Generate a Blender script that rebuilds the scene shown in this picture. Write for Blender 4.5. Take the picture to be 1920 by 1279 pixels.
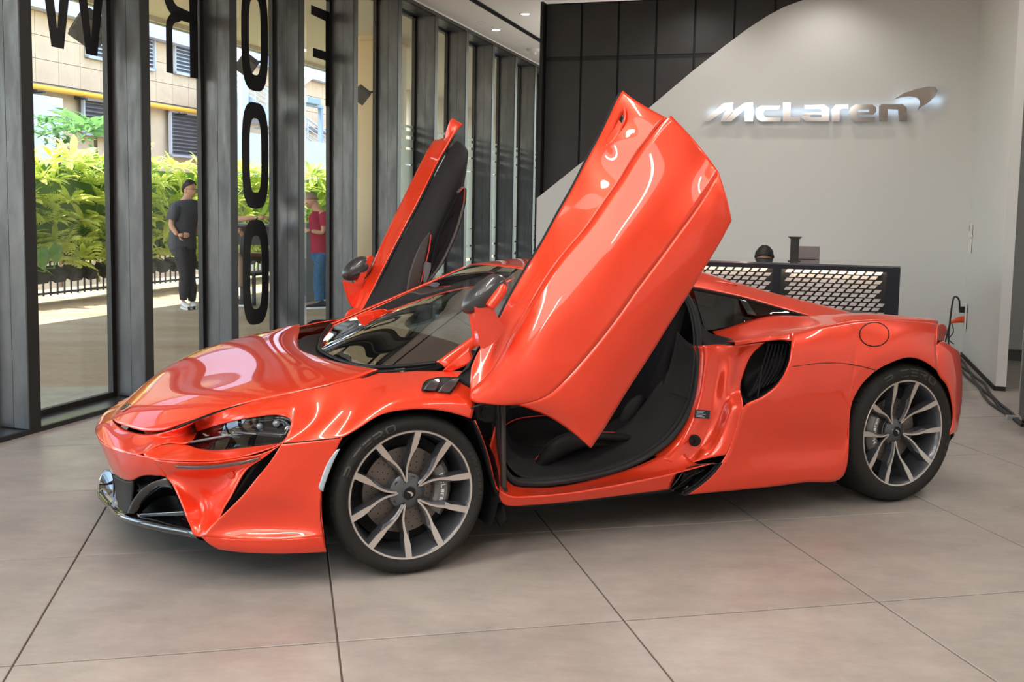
import bpy, bmesh, math, random
import numpy as np
from mathutils import Vector, Matrix
random.seed(7)
RNG = np.random.default_rng(7)
PI = math.pi
C = bpy.context.scene.collection
for o in list(bpy.data.objects): bpy.data.objects.remove(o)

# ------------------------------------------------------------------ camera
FPX, PPX, PPY, CAMH = 1901.7, 953.4, 559.7, 1.4697
PITCH, ROLL = .0909, .0175
_cp, _sp, _cr, _sr = math.cos(PITCH), math.sin(PITCH), math.cos(ROLL), math.sin(ROLL)
FW = np.array([0, _cp, -_sp]); _up = np.array([0, _sp, _cp]); _ri = np.array([1., 0, 0])
RI = _cr * _ri + _sr * _up; UP = -_sr * _ri + _cr * _up
CAMO = np.array([0, 0, CAMH])
cd = bpy.data.cameras.new('camera'); cam = bpy.data.objects.new('camera', cd); C.objects.link(cam)
cd.sensor_fit = 'HORIZONTAL'; cd.sensor_width = 36.0; cd.lens = 36.0 * FPX / 1920
cd.shift_x = (960 - PPX) / 1920; cd.shift_y = -(639.5 - PPY) / 1920
cd.clip_start = .05; cd.clip_end = 400
cam.matrix_world = Matrix(((RI[0], UP[0], -FW[0], 0), (RI[1], UP[1], -FW[1], 0), (RI[2], UP[2], -FW[2], CAMH), (0, 0, 0, 1)))
bpy.context.scene.camera = cam

# ------------------------------------------------------------------ world, sun, lights, exposure
sc = bpy.context.scene
sc.view_settings.view_transform = 'Standard'; sc.view_settings.look = 'None'
sc.view_settings.gamma = 1.0; sc.view_settings.use_curve_mapping = False
sc.view_settings.exposure = 0.0
w = bpy.data.worlds.new('world'); sc.world = w; w.use_nodes = True
nt = w.node_tree; bg = nt.nodes['Background']
sky = nt.nodes.new('ShaderNodeTexSky'); sky.sky_type = 'NISHITA'; sky.sun_disc = False
sky.sun_elevation = math.radians(58); sky.sun_rotation = math.radians(200); sky.air_density = 1.2; sky.dust_density = 1.5
nt.links.new(sky.outputs[0], bg.inputs[0]); bg.inputs[1].default_value = 1.35
sd = bpy.data.lights.new('sun', 'SUN'); sd.energy = 15.0; sd.angle = .009; sd.color = (1, .95, .86)
sun = bpy.data.objects.new('sun', sd); C.objects.link(sun)
SUN_DIR = Vector((1.15 * .956 + .5 * .293, -1.15 * .293 + .5 * .956, -4.2)).normalized()   # steep, from beyond the canopy edge into the terrace
sun.rotation_euler = SUN_DIR.to_track_quat('-Z', 'Y').to_euler()

# window wall frame: M + t*WD along the wall (away from camera), WN points into the room
WM = np.array([-2.8915, 6.4785]); WD = np.array([.29330538, .95601881]); WN = np.array([.95601881, -.29330538])
CEIL = 3.86
def area_light(name, loc, sx, sy, power, rz=0., col=(1, .955, .90), rx=0.):
    d = bpy.data.lights.new(name, 'AREA'); d.shape = 'RECTANGLE'; d.size = sx; d.size_y = sy; d.energy = power; d.color = col
    o = bpy.data.objects.new(name, d); C.objects.link(o); o.location = loc; o.rotation_euler = (rx, 0, rz); return o
WROT = math.atan2(WD[1], WD[0]) - PI / 2
def wl(t, off, z=0.): 
    p = WM + t * WD + off * WN; return (float(p[0]), float(p[1]), z)
LED_POS = [(-5.6, 1.4), (-5.6, 4.6), (-2.6, 3.0), (-1.6, 6.9), (1.6, 6.9), (2.4, 3.6), (-8.0, 3.0)]
for i, (t, f) in enumerate(LED_POS):
    area_light('ceiling_strip_light', wl(t, f, CEIL - .05), .16, 2.4, 36 if f > 6 else (40 if t < -5 else 70), WROT)
area_light('soft_fill_light', wl(-6.2, 3.2, CEIL - .03), 4.2, 4.2, 190, WROT)  # added soft fill without a fitting, for broad reflections on the car

# ------------------------------------------------------------------ helpers
def mat(name, col, rough=.5, metal=0., coat=0., spec=.5, noise=None, bump=None, emit=None, trans=0., alpha=1., ior=1.45, coatr=.03):
    m = bpy.data.materials.new(name); m.use_nodes = True; n = m.node_tree; b = n.nodes['Principled BSDF']
    b.inputs['Base Color'].default_value = (*col, 1); b.inputs['Roughness'].default_value = rough; b.inputs['Metallic'].default_value = metal
    b.inputs['Coat Weight'].default_value = coat; b.inputs['Coat Roughness'].default_value = coatr; b.inputs['Specular IOR Level'].default_value = spec
    b.inputs['Transmission Weight'].default_value = trans; b.inputs['Alpha'].default_value = alpha; b.inputs['IOR'].default_value = ior
    if emit: b.inputs['Emission Color'].default_value = (*emit[0], 1); b.inputs['Emission Strength'].default_value = emit[1]
    tc = n.nodes.new('ShaderNodeTexCoord')
    if noise:   # (scale, amount, (sx,sy,sz))
        mp = n.nodes.new('ShaderNodeMapping'); mp.inputs['Scale'].default_value = noise[2] if len(noise) > 2 else (1, 1, 1)
        nz = n.nodes.new('ShaderNodeTexNoise'); nz.inputs['Scale'].default_value = noise[0]; nz.inputs['Detail'].default_value = 6
        nz.inputs['Roughness'].default_value = .6
        mr = n.nodes.new('ShaderNodeMapRange'); mr.inputs['From Min'].default_value = .3; mr.inputs['From Max'].default_value = .7
        mr.inputs['To Min'].default_value = 1 - noise[1]; mr.inputs['To Max'].default_value = 1 + noise[1]
        mx = n.nodes.new('ShaderNodeVectorMath'); mx.operation = 'SCALE'; mx.inputs[0].default_value = col
        n.links.new(tc.outputs['Object'], mp.inputs[0]); n.links.new(mp.outputs[0], nz.inputs['Vector']); n.links.new(nz.outputs[0], mr.inputs[0])
        n.links.new(mr.outputs[0], mx.inputs['Scale']); n.links.new(mx.outputs[0], b.inputs['Base Color'])
    if bump:    # (scale, strength)
        nz2 = n.nodes.new('ShaderNodeTexNoise'); nz2.inputs['Scale'].default_value = bump[0]; nz2.inputs['Detail'].default_value = 3
        bp = n.nodes.new('ShaderNodeBump'); bp.inputs['Strength'].default_value = bump[1]; bp.inputs['Distance'].default_value = .01
        n.links.new(tc.outputs['Object'], nz2.inputs['Vector']); n.links.new(nz2.outputs[0], bp.inputs['Height']); n.links.new(bp.outputs[0], b.inputs['Normal'])
    return m
def glass_mat(name, tint=(.9, .95, .93), refl=.08, alpha_dark=0., rough=0.):
    """thin architectural glass: transparent + fresnel mirror"""
    m = bpy.data.materials.new(name); m.use_nodes = True; n = m.node_tree; n.nodes.clear()
    out = n.nodes.new('ShaderNodeOutputMaterial'); tr = n.nodes.new('ShaderNodeBsdfTransparent'); gl = n.nodes.new('ShaderNodeBsdfGlossy')
    tr.inputs[0].default_value = (*tint, 1); gl.inputs['Roughness'].default_value = rough; gl.inputs[0].default_value = (1, 1, 1, 1)
    fr = n.nodes.new('ShaderNodeLayerWeight'); fr.inputs[0].default_value = .5
    pw = n.nodes.new('ShaderNodeMath'); pw.operation = 'POWER'; pw.inputs[1].default_value = 5.; n.links.new(fr.outputs['Facing'], pw.inputs[0])
    mth = n.nodes.new('ShaderNodeMath'); mth.operation = 'MULTIPLY_ADD'; mth.inputs[1].default_value = refl[1] if isinstance(refl, tuple) else .96
    mth.inputs[2].default_value = .04 + (refl[0] if isinstance(refl, tuple) else 0.); mth.use_clamp = True
    mx = n.nodes.new('ShaderNodeMixShader')
    n.links.new(pw.outputs[0], mth.inputs[0]); n.links.new(mth.outputs[0], mx.inputs[0]); n.links.new(tr.outputs[0], mx.inputs[1]); n.links.new(gl.outputs[0], mx.inputs[2]); n.links.new(mx.outputs[0], out.inputs[0])
    return m

CAR = False       # when True vertices are car coordinates: x rearwards, y to the car's left, z up
def link(name, me, m=None, parent=None, smooth=False):
    o = bpy.data.objects.new(name, me); C.objects.link(o)
    if m: me.materials.append(m)
    if parent: o.parent = parent
    if smooth:
        for p in me.polygons: p.use_smooth = True
    return o
def mesh(name, vs, fs, m=None, parent=None, smooth=False, car=None, sharp=None, mats=None, fmat=None):
    car = CAR if car is None else car
    me = bpy.data.meshes.new(name)
    if car: vs = [(v[0], -v[1], v[2]) for v in vs]
    me.from_pydata([tuple(map(float, v)) for v in vs], [], [tuple(int(i) for i in f) for f in fs]); me.update()
    o = link(name, me, m, parent, smooth)
    if mats:
        for mm in mats: me.materials.append(mm)
        for p, k in zip(me.polygons, fmat): p.material_index = k
    if sharp is not None and smooth:
        me.set_sharp_from_angle(angle=math.radians(sharp))
    return o
class MB:
    """collects shapes into one mesh"""
    def __init__(s): s.v = []; s.f = []; s.k = []; s.cur = 0
    def add(s, vs, fs):
        b = len(s.v); s.v += [tuple(v) for v in vs]; s.f += [tuple(i + b for i in f) for f in fs]; s.k += [s.cur] * len(fs)
    def box(s, x0, x1, y0, y1, z0, z1, M=None):
        vs = [(x, y, z) for z in (z0, z1) for y in (y0, y1) for x in (x0, x1)]
        if M: vs = [M(v) for v in vs]
        s.add(vs, [(0, 2, 3, 1), (4, 5, 7, 6), (0, 1, 5, 4), (2, 6, 7, 3), (0, 4, 6, 2), (1, 3, 7, 5)])
    def tube(s, pts, r, n=10, cap=True):
        pts = [np.array(p, float) for p in pts]; rr = r if isinstance(r, (list, tuple, np.ndarray)) else [r] * len(pts)
        vs = []; prev = None
        for i, p in enumerate(pts):
            t = pts[min(i + 1, len(pts) - 1)] - pts[max(i - 1, 0)]; t = t / (np.linalg.norm(t) + 1e-9)
            if prev is None:
                a = np.array([0, 0, 1.]) if abs(t[2]) < .9 else np.array([1., 0, 0]); u = np.cross(t, a)
            else: u = prev - t * (prev @ t)
            u /= np.linalg.norm(u) + 1e-9; prev = u; v = np.cross(t, u)
            for k in range(n):
                an = 2 * PI * k / n; vs.append(p + rr[i] * (math.cos(an) * u + math.sin(an) * v))
        fs = [(i * n + k, i * n + (k + 1) % n, (i + 1) * n + (k + 1) % n, (i + 1) * n + k) for i in range(len(pts) - 1) for k in range(n)]
        if cap: fs += [tuple(range(n))[::-1], tuple((len(pts) - 1) * n + k for k in range(n))]
        s.add(vs, fs)
    def prism(s, poly, d0, d1, M):
        """poly 2D, M(u,v,w) -> 3D, w from d0 to d1"""
        n = len(poly); vs = [M(u, v, d0) for u, v in poly] + [M(u, v, d1) for u, v in poly]
        s.add(vs, [tuple(range(n))[::-1], tuple(range(n, 2 * n))] + [(k, (k + 1) % n, n + (k + 1) % n, n + k) for k in range(n)])
    def lathe(s, prof, n=64, M=lambda v: v, a0=0., a1=2 * PI):
        full = abs(a1 - a0 - 2 * PI) < 1e-6; cnt = n if full else n + 1; vs = []
        for k in range(cnt):
            a = a0 + (a1 - a0) * k / n
            for r, h in prof: vs.append(M((r * math.cos(a), r * math.sin(a), h)))
        m_ = len(prof)
        fs = [(k * m_ + i, k * m_ + i + 1, ((k + 1) % cnt) * m_ + i + 1, ((k + 1) % cnt) * m_ + i) for k in range(n) for i in range(m_ - 1)]
        s.add(vs, fs)
    def grid(s, G):
        h, w_ = len(G), len(G[0]); s.add([p for r in G for p in r], [(i * w_ + j, i * w_ + j + 1, (i + 1) * w_ + j + 1, (i + 1) * w_ + j) for i in range(h - 1) for j in range(w_ - 1)])
    def ball(s, c, r, nu=12, nv=8, M=None):
        vs = []; rx, ry, rz = (r, r, r) if not isinstance(r, tuple) else r
        for j in range(nv + 1):
            for i in range(nu):
                a = 2 * PI * i / nu; b = PI * j / nv
                v = (rx * math.sin(b) * math.cos(a), ry * math.sin(b) * math.sin(a), rz * math.cos(b))
                if M: v = M(v)
                vs.append((c[0] + v[0], c[1] + v[1], c[2] + v[2]))
        s.add(vs, [(j * nu + i, (j + 1) * nu + i, (j + 1) * nu + (i + 1) % nu, j * nu + (i + 1) % nu) for j in range(nv) for i in range(nu)])
    def build(s, name, m=None, parent=None, smooth=False, sharp=35, car=None, mats=None):
        return mesh(name, s.v, s.f, m, parent, smooth, car, sharp, mats, s.k)
def rot_world(loc, rz):
    c, s_ = math.cos(rz), math.sin(rz)
    return lambda v: (loc[0] + c * v[0] - s_ * v[1], loc[1] + s_ * v[0] + c * v[1], loc[2] + v[2])
def empty(name, loc=(0, 0, 0), rz=0., label=None, cat=None, group=None, kind=None, parent=None):
    o = bpy.data.objects.new(name, None); C.objects.link(o); o.location = loc; o.rotation_euler = (0, 0, rz); o.empty_display_size = .1
    if parent: o.parent = parent
    return tag(o, label, cat, group, kind)
def tag(o, label=None, cat=None, group=None, kind=None):
    if label: o['label'] = label
    if cat: o['category'] = cat
    if group: o['group'] = group
    if kind: o['kind'] = kind
    return o
def ray(px, py): return FW + (px - PPX) / FPX * RI - (py - PPY) / FPX * UP
def at_y(px, py, Y):
    d = ray(px, py); return CAMO + d * (Y / d[1])
def at_z(px, py, z=0.):
    d = ray(px, py); return CAMO + d * ((z - CAMH) / d[2])
def at_wall(px, py, off=0.):
    """point on the vertical plane parallel to the window wall -> (t, z)"""
    d = ray(px, py); n = WN; k = ((WM + off * WN) @ n) / (d[:2] @ n); P = CAMO + k * d
    return float((P[:2] - WM) @ WD), float(P[2])
# Catmull-Rom resampling of 3-D polylines
def cr(pts, n, lin=False):
    P = np.array(pts, float)
    if len(P) == 1: return np.repeat(P, n, 0)
    d = np.linalg.norm(np.diff(P, axis=0), axis=1) ** (1. if lin else .75) + 1e-6
    t = np.concatenate([[0], np.cumsum(d)]); T = np.linspace(0, t[-1], n); out = []
    if lin or len(P) == 2:
        return np.stack([np.interp(T, t, P[:, k]) for k in range(P.shape[1])], 1)
    # tangents (finite differences)
    m = np.zeros_like(P); h = np.diff(t)
    for i in range(1, len(P) - 1):
        a = (P[i] - P[i - 1]) / h[i - 1]; b = (P[i + 1] - P[i]) / h[i]; m[i] = (a * h[i] + b * h[i - 1]) / (h[i] + h[i - 1])
    a = (P[1] - P[0]) / h[0]; m[0] = 1.5 * a - .5 * m[1]; b = (P[-1] - P[-2]) / h[-1]; m[-1] = 1.5 * b - .5 * m[-2]
    for x in T:
        i = min(max(int(np.searchsorted(t, x, 'right')) - 1, 0), len(h) - 1); s = (x - t[i]) / h[i]
        out.append((2 * s**3 - 3 * s**2 + 1) * P[i] + (s**3 - 2 * s**2 + s) * h[i] * m[i] + (-2 * s**3 + 3 * s**2) * P[i + 1] + (s**3 - s**2) * h[i] * m[i + 1])
    return np.array(out)
def surf(rows, nu=30, nv=16, lin=False):
    R = [cr(r, nu) for r in rows]
    cols = [cr([r[j] for r in R], nv, lin) for j in range(nu)]
    return [[cols[j][i] for j in range(nu)] for i in range(nv)]
def relax(G, iu=0, iv=0):
    A = np.array(G, float)
    for it in range(max(iu, iv)):
        for lam in (.5, -.51):
            D_ = np.zeros_like(A); 
            if it < iu: D_[:, 1:-1] += (A[:, 2:] + A[:, :-2]) / 2 - A[:, 1:-1]
            if it < iv: D_[1:-1] += (A[2:] + A[:-2]) / 2 - A[1:-1]
            D_[0] = 0; D_[-1] = 0; D_[:, 0] = 0; D_[:, -1] = 0
            A = A + lam * D_ * .8
    return [list(r) for r in A]
SURF = {}; LIFTED = ('front_wing', 'wing_vent', 'louvre')
def panel(name, patches, m, parent, nu=30, nv=16, thick=.004, mir=False, smooth=True, lin=False, sm=(0, 0)):
    b = MB()
    for rows in patches:
        G = surf(rows, nu, nv, lin)
        if sm != (0, 0): G = relax(G, *sm)
        b.grid(G)
    if not mir: SURF[name] = np.array(b.v, float)
    if mir: b.v = [(x, -y, z + ((.024 + .034 * min(1, max(0, (x + .25) / .45))) * min(1, max(0, (z - .55) / .2)) if name in LIFTED else 0)) for x, y, z in b.v]
    o = b.build(name, m, parent, smooth, sharp=None, car=True)
    if thick:
        s = o.modifiers.new('solid', 'SOLIDIFY'); s.thickness = thick; s.offset = 0
    return o
def letter_strokes(ch):
    S = {'P': [[(0, 0), (0, 1), (.6, 1), (.75, .85), (.75, .6), (.6, .48), (0, .48)]], 'Z': [[(0, 1), (.8, 1), (0, 0), (.8, 0)]], 'E': [[(.7, 1), (0, 1), (0, 0), (.7, 0)], [(0, .5), (.6, .5)]],
         'R': [[(0, 0), (0, 1), (.6, 1), (.75, .85), (.75, .62), (.6, .5), (0, .5)], [(.4, .5), (.78, 0)]], 'O': [[(.15, 0), (0, .15), (0, .85), (.15, 1), (.65, 1), (.8, .85), (.8, .15), (.65, 0), (.15, 0)]],
         '2': [[(0, 1), (.7, 1), (.7, .5), (0, .5), (0, 0), (.7, 0)]], '3': [[(0, 1), (.7, 1), (.7, 0), (0, 0)], [(.1, .5), (.7, .5)]], '5': [[(.7, 1), (0, 1), (0, .5), (.7, .5), (.7, 0), (0, 0)]], '/': [[(0, 0), (.5, 1)]],
         '1': [[(.3, 0), (.3, 1)]], '9': [[(.7, 0), (.7, 1), (0, 1), (0, .5), (.7, .5)]], '0': [[(0, 0), (0, 1), (.7, 1), (.7, 0), (0, 0)]],
         'M': [[(0, 0), (0, 1), (.45, .3), (.9, 1), (.9, 0)]], 'c': [[(.6, .62), (.1, .62), (0, .5), (0, .12), (.1, 0), (.6, 0)]], 'L': [[(0, 1), (0, 0), (.6, 0)]], 'a': [[(.05, .62), (.55, .62), (.55, 0), (.05, 0), (.05, .32), (.55, .32)]], 'r': [[(0, 0), (0, .62), (.45, .62)]], 'e': [[(.55, 0), (0, 0), (0, .62), (.55, .62), (.55, .32), (0, .32)]], 'n': [[(0, 0), (0, .62), (.55, .62), (.55, 0)]],
         'N': [[(0, 0), (0, 1), (.7, 0), (.7, 1)], ], 'C': [[(.7, 1), (0, 1), (0, 0), (.7, 0)]], 'T': [[(0, 1), (.7, 1)], [(.35, 1), (.35, 0)]], 'S': [[(.7, 1), (0, 1), (0, .5), (.7, .5), (.7, 0), (0, 0)]], 'G': [[(.7, 1), (0, 1), (0, 0), (.7, 0), (.7, .5), (.4, .5)]], 'D': [[(0, 0), (0, 1), (.5, 1), (.7, .8), (.7, .2), (.5, 0), (0, 0)]]}
    return S[ch]
def stroke_poly(a, b_, w_):
    dx, dy = b_[0] - a[0], b_[1] - a[1]; l = math.hypot(dx, dy) + 1e-9; ux, uy = dx / l * w_ / 2, dy / l * w_ / 2; nx, ny = -uy, ux
    return [(a[0] - ux + nx, a[1] - uy + ny), (a[0] - ux - nx, a[1] - uy - ny), (b_[0] + ux - nx, b_[1] + uy - ny), (b_[0] + ux + nx, b_[1] + uy + ny)]
# ================================================================== the showroom
def ramp_noise(n, tc_out, scale, c0, c1, stretch=(1, 1, 1), detail=8, rough=.6, lo=.35, hi=.65):
    mp = n.nodes.new('ShaderNodeMapping'); mp.inputs['Scale'].default_value = stretch; nz = n.nodes.new('ShaderNodeTexNoise'); nz.inputs['Scale'].default_value = scale; nz.inputs['Detail'].default_value = detail; nz.inputs['Roughness'].default_value = rough
    r = n.nodes.new('ShaderNodeValToRGB'); r.color_ramp.elements[0].position = lo; r.color_ramp.elements[1].position = hi; r.color_ramp.elements[0].color = (*c0, 1); r.color_ramp.elements[1].color = (*c1, 1)
    n.links.new(tc_out, mp.inputs[0]); n.links.new(mp.outputs[0], nz.inputs['Vector']); n.links.new(nz.outputs[0], r.inputs[0]); return r
def tile_mat():
    m = mat('stone_tile', (.4, .35, .3), .38); n = m.node_tree; b = n.nodes['Principled BSDF']
    g = n.nodes.new('ShaderNodeNewGeometry')
    a = ramp_noise(n, g.outputs['Position'], 1.3, (.285, .255, .230), (.400, .362, .328), (1, 1, 1), 12, .68, .30, .70)
    c = ramp_noise(n, g.outputs['Position'], 4.5, (.80, .80, .82), (1.14, 1.12, 1.10), (1, 2.2, 1), 14, .82, .28, .72)
    oi = n.nodes.new('ShaderNodeObjectInfo'); mr = n.nodes.new('ShaderNodeMapRange'); mr.inputs['To Min'].default_value = .93; mr.inputs['To Max'].default_value = 1.06
    mx = n.nodes.new('ShaderNodeVectorMath'); mx.operation = 'MULTIPLY'; m2 = n.nodes.new('ShaderNodeVectorMath'); m2.operation = 'SCALE'
    n.links.new(a.outputs[0], mx.inputs[0]); n.links.new(c.outputs[0], mx.inputs[1]); n.links.new(mx.outputs[0], m2.inputs[0]); n.links.new(oi.outputs['Random'], mr.inputs[0]); n.links.new(mr.outputs[0], m2.inputs['Scale'])
    n.links.new(m2.outputs[0], b.inputs['Base Color'])
    rr = ramp_noise(n, g.outputs['Position'], 3., (.30, .30, .30), (.48, .48, .48)); n.links.new(rr.outputs[0], b.inputs['Roughness']); return m
M_tile = tile_mat()
M_joint = mat('tile_joint', (.10, .075, .06), .8)
M_wall = mat('white_wall', (.655, .65, .64), .55)
M_ceil = mat('ceiling_paint', (.78, .73, .67), .8)
def steel():
    m = mat('dark_steel', (.11, .108, .11), .42, .55); n = m.node_tree; b = n.nodes['Principled BSDF']; g = n.nodes.new('ShaderNodeNewGeometry')
    a = ramp_noise(n, g.outputs['Position'], 2.2, (.075, .076, .082), (.110, .110, .118), (3, 3, 1.), 10, .7); n.links.new(a.outputs[0], b.inputs['Base Color'])
    r2 = ramp_noise(n, g.outputs['Position'], 5., (.34, .34, .34), (.52, .52, .52), (3, 3, .6)); n.links.new(r2.outputs[0], b.inputs['Roughness']); return m
M_steel = steel()
M_blk = mat('black_metal', (.012, .011, .010), .5)
M_glass = glass_mat('window_glass', (.95, .965, .955), (.0, .8))
floor = empty('floor', (-1.542, 3.075, 0), .2166, kind='structure')
b = MB(); b.box(-14, 16, -12, 16, -.03, -.006); b.build('floor_bed', M_joint, floor)
S_ = 1.0115
b = MB(); g_ = .0035; x0, x1 = g_, S_ - g_
bev = .0025; vs = [(x0, x0, -.006), (x1, x0, -.006), (x1, x1, -.006), (x0, x1, -.006), (x0, x0, -.0015), (x1, x0, -.0015), (x1, x1, -.0015), (x0, x1, -.0015), (x0 + bev, x0 + bev, 0), (x1 - bev, x0 + bev, 0), (x1 - bev, x1 - bev, 0), (x0 + bev, x1 - bev, 0)]
b.add(vs, [(0, 1, 5, 4), (1, 2, 6, 5), (2, 3, 7, 6), (3, 0, 4, 7), (4, 5, 9, 8), (5, 6, 10, 9), (6, 7, 11, 10), (7, 4, 8, 11), (8, 9, 10, 11)])
t0_ = b.build('tile', M_tile, floor); first = True
cg, sg_ = math.cos(.2166), math.sin(.2166)
cnt = 0
for i in range(-6, 12):
    for j in range(-9, 12):
        cx_, cy_ = -1.542 + S_ * ((i + .5) * cg - (j + .5) * sg_), 3.075 + S_ * ((i + .5) * sg_ + (j + .5) * cg)
        rel = np.array([cx_, cy_]) - WM; tt, ff = rel @ WD, rel @ WN
        if ff < -.4 or ff > 8.2 or tt < -9.2 or tt > 12: continue
        if tt > 6.9 and ff > 2.5: continue
        if first: o = t0_; first = False
        else: o = t0_.copy(); C.objects.link(o); o.parent = floor
        o.location = (i * S_, j * S_, 0); cnt += 1
# soffits, ceiling
W0 = wl(0, 0)
def room_empty(name, kind='structure'): return empty(name, W0, WROT, kind=kind)
ceil = room_empty('ceiling')
b = MB(); b.box(-.05, .62, -9.5, 14, CEIL, CEIL + .1); b.box(.70, 8.3, -9.5, 14, CEIL, CEIL + .1); b.build('ceiling_board', M_ceil, ceil)
b = MB(); b.box(.60, .72, -9.5, 14, CEIL + .05, CEIL + .11); b.box(.615, .63, -9.5, 14, CEIL - .006, CEIL + .05); b.box(.69, .705, -9.5, 14, CEIL - .006, CEIL + .05); b.build('light_slot', M_blk, ceil)
M_lampon = mat('lamp_glow', (1, 1, 1), .5, emit=((1, .95, .88), 14.))
M_white = mat('white_plastic', (.75, .73, .70), .5)
def downlight(px, py, on=True, r=.055):
    p = at_z(px, py, CEIL); e = empty('downlight', (p[0], p[1], CEIL), 0, ('lit round downlight in the ceiling, ' if on else 'unlit round fitting in the ceiling, ') + DL[(px, py)], 'downlight', None)
    b = MB(); b.lathe([(r + .02, .0), (r + .018, -.006), (r, -.006), (r - .004, .0)], 28); b.build('downlight_ring', M_white, e, True)
    b = MB(); b.lathe([(.0001, -.003), (r - .002, -.003)], 28); b.build('downlight_lens', M_lampon if on else M_ceil, e)
DL = {(985, 26): 'right of the dark ceiling slot', (930, 56): 'left of the dark ceiling slot', (904, 42): 'just left of the nearer lit downlight', (975, 80): 'farther along towards the smoke detector'}
for k_, on in (((985, 26), True), ((930, 56), True), ((904, 42), False), ((975, 80), False)): downlight(*k_, on=on)
p = at_z(1000, 92, CEIL); e = empty('smoke_detector', (p[0], p[1], CEIL), 0, 'white dome smoke detector on the ceiling beside the dark panelled wall', 'detector')
b = MB(); b.lathe([(.11, 0), (.10, -.03), (.07, -.05), (.0001, -.055)], 24); b.build('detector_body', M_white, e, True); b = MB(); b.lathe([(.05, -.05), (.045, -.085), (.0001, -.09)], 20); b.build('detector_head', M_trimgrey if 'M_trimgrey' in globals() else M_white, e, True)
# downlights' own light and unseen fill panels added to brighten the passage
for (px, py) in ((985, 26), (930, 56)):
    p = at_z(px, py, CEIL); d = bpy.data.lights.new('downlight_lamp', 'SPOT'); d.energy = 60; d.spot_size = 2.2; d.spot_blend = .6; d.shadow_soft_size = .05; d.color = (1, .93, .84); o = bpy.data.objects.new('downlight_lamp', d); C.objects.link(o); o.location = (p[0], p[1], CEIL - .02)
for t in (8.5, 11.5): area_light('passage_fill', wl(t, 3.4, CEIL - .06), 1.9, 1.0, 90, WROT)
# ceiling strip fixtures
for i, (t, f) in enumerate(LED_POS):
    p = wl(t, f, CEIL); e = empty('ceiling_strip', p, WROT, kind='structure'); b = MB(); b.box(-.11, -.085, -1.25, 1.25, -.06, 0); b.box(.085, .11, -1.25, 1.25, -.06, 0); b.box(-.11, .11, -1.25, -1.225, -.06, 0); b.box(-.11, .11, 1.225, 1.25, -.06, 0); b.build('strip_frame', M_white, e)
# upward fill added in the passage to brighten its ceiling
for t, f in ((8.0, 1.2), (11.0, 1.2), (9.0, 4.0)):
    o = area_light('passage_up_fill', wl(t, f + 1.0, 2.9), .2, 1.6, 26, WROT); o.rotation_euler = (PI, 0, WROT)
# ---------------- window wall
wl_e = room_empty('wall_left')
T_ = lambda k: -.269 + 1.1407 * k
FD = .29; TH = .085; HZ = 3.79
for k in range(-8, 12):
    t = T_(k)
    b = MB(); b.cur = 0; b.box(-FD, -.004, t, t + TH, .03, HZ); fo = b.build('steel_fin', M_steel, wl_e)
    b = MB(); b.box(-.004, .006, t - .006, t + TH + .006, .0, HZ + .01); b.build('fin_edge', M_blk, fo)
    b = MB(); b.box(-FD * .42 - .001, -FD * .42 + .001, t - .0012, t, .03, HZ); b.build('fin_seam', M_blk, fo)
b = MB(); b.box(-.012, .012, -9.4, 13, 0, .03); b.box(-.02, .02, -9.4, 13, HZ, HZ + .04); b.build('edge_rail', M_blk, wl_e)
b = MB(); b.box(-FD, -.012, -9.4, 13, 0, .022); b.build('sill_plate', mat('sill_steel', (.10, .105, .10), .3, .6), wl_e)
b = MB(); b.box(-FD - .1, -.02, -9.4, 13, HZ, HZ + .3); b.build('header_soffit', M_steel, wl_e)
b = MB(); b.box(-.04, .0, -9.4, 13, HZ + .04, CEIL + .1); b.build('header_face', M_ceil, wl_e)
M_frost = bpy.data.materials.new('frosted_film'); M_frost.use_nodes = True
n = M_frost.node_tree; bs = n.nodes['Principled BSDF']; bs.inputs['Base Color'].default_value = (.52, .58, .50, 1); bs.inputs['Roughness'].default_value = .6; bs.inputs['Transmission Weight'].default_value = .35
M_vinyl = mat('black_vinyl', (.010, .009, .010), .35)
wins = {}
for k in range(-8, 11):
    t0, t1 = T_(k) + TH, T_(k + 1); e = empty('window_%d' % (k + 9), wl(t0, -FD + .03, 0), WROT, kind='structure'); L = t1 - t0; wins[k] = (e, t0)
    b = MB(); b.box(-.018, -.006, .0, L, .03, HZ); b.build('pane', M_glass, e)
    b = MB(); b.box(-.03, .012, 0, .035, .02, HZ); b.box(-.03, .012, L - .045, L, .02, HZ); b.box(-.03, .012, 0, L, .02, .06); b.box(-.03, .012, 0, L, HZ - .03, HZ); b.build('window_frame', M_blk, e)
def on_pane(k, name, polys, m=None, th=.0015):
    e, t0 = wins[k]; b = MB()
    for poly in polys: b.prism([(t - t0, z) for t, z in poly], -.0055, -.0055 + th, lambda u, v, w: (w, u, v))
    return b.build(name, m or M_vinyl, e)
def ring_quads(outer, inner):
    return [[outer[i], outer[(i + 1) % len(outer)], inner[(i + 1) % len(inner)], inner[i]] for i in range(len(outer))]
def letter_O(tc, z0, z1, hw=.225, st=.125, stv=.23):
    zc = (z0 + z1) / 2; hh = (z1 - z0) / 2; N = 48; o_, i_ = [], []
    for k in range(N):
        a = 2 * PI * k / N; c, s = math.cos(a), math.sin(a); 
        e1 = .28; o_.append((tc + hw * math.copysign(abs(c)**.62, c), zc + hh * math.copysign(abs(s)**.62 if abs(s) < 1 else 1, s)))
        i_.append((tc + (hw - st) * math.copysign(abs(c)**.62, c), zc + (hh - stv * .62) * math.copysign(abs(s)**.62 if abs(s) < 1 else 1, s)))
    return ring_quads(o_, i_)
for z0, z1 in ((.345, 1.305), (1.405, 2.36), (2.46, 3.42)): on_pane(2, 'letter', letter_O(2.832, z0, z1))
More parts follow.
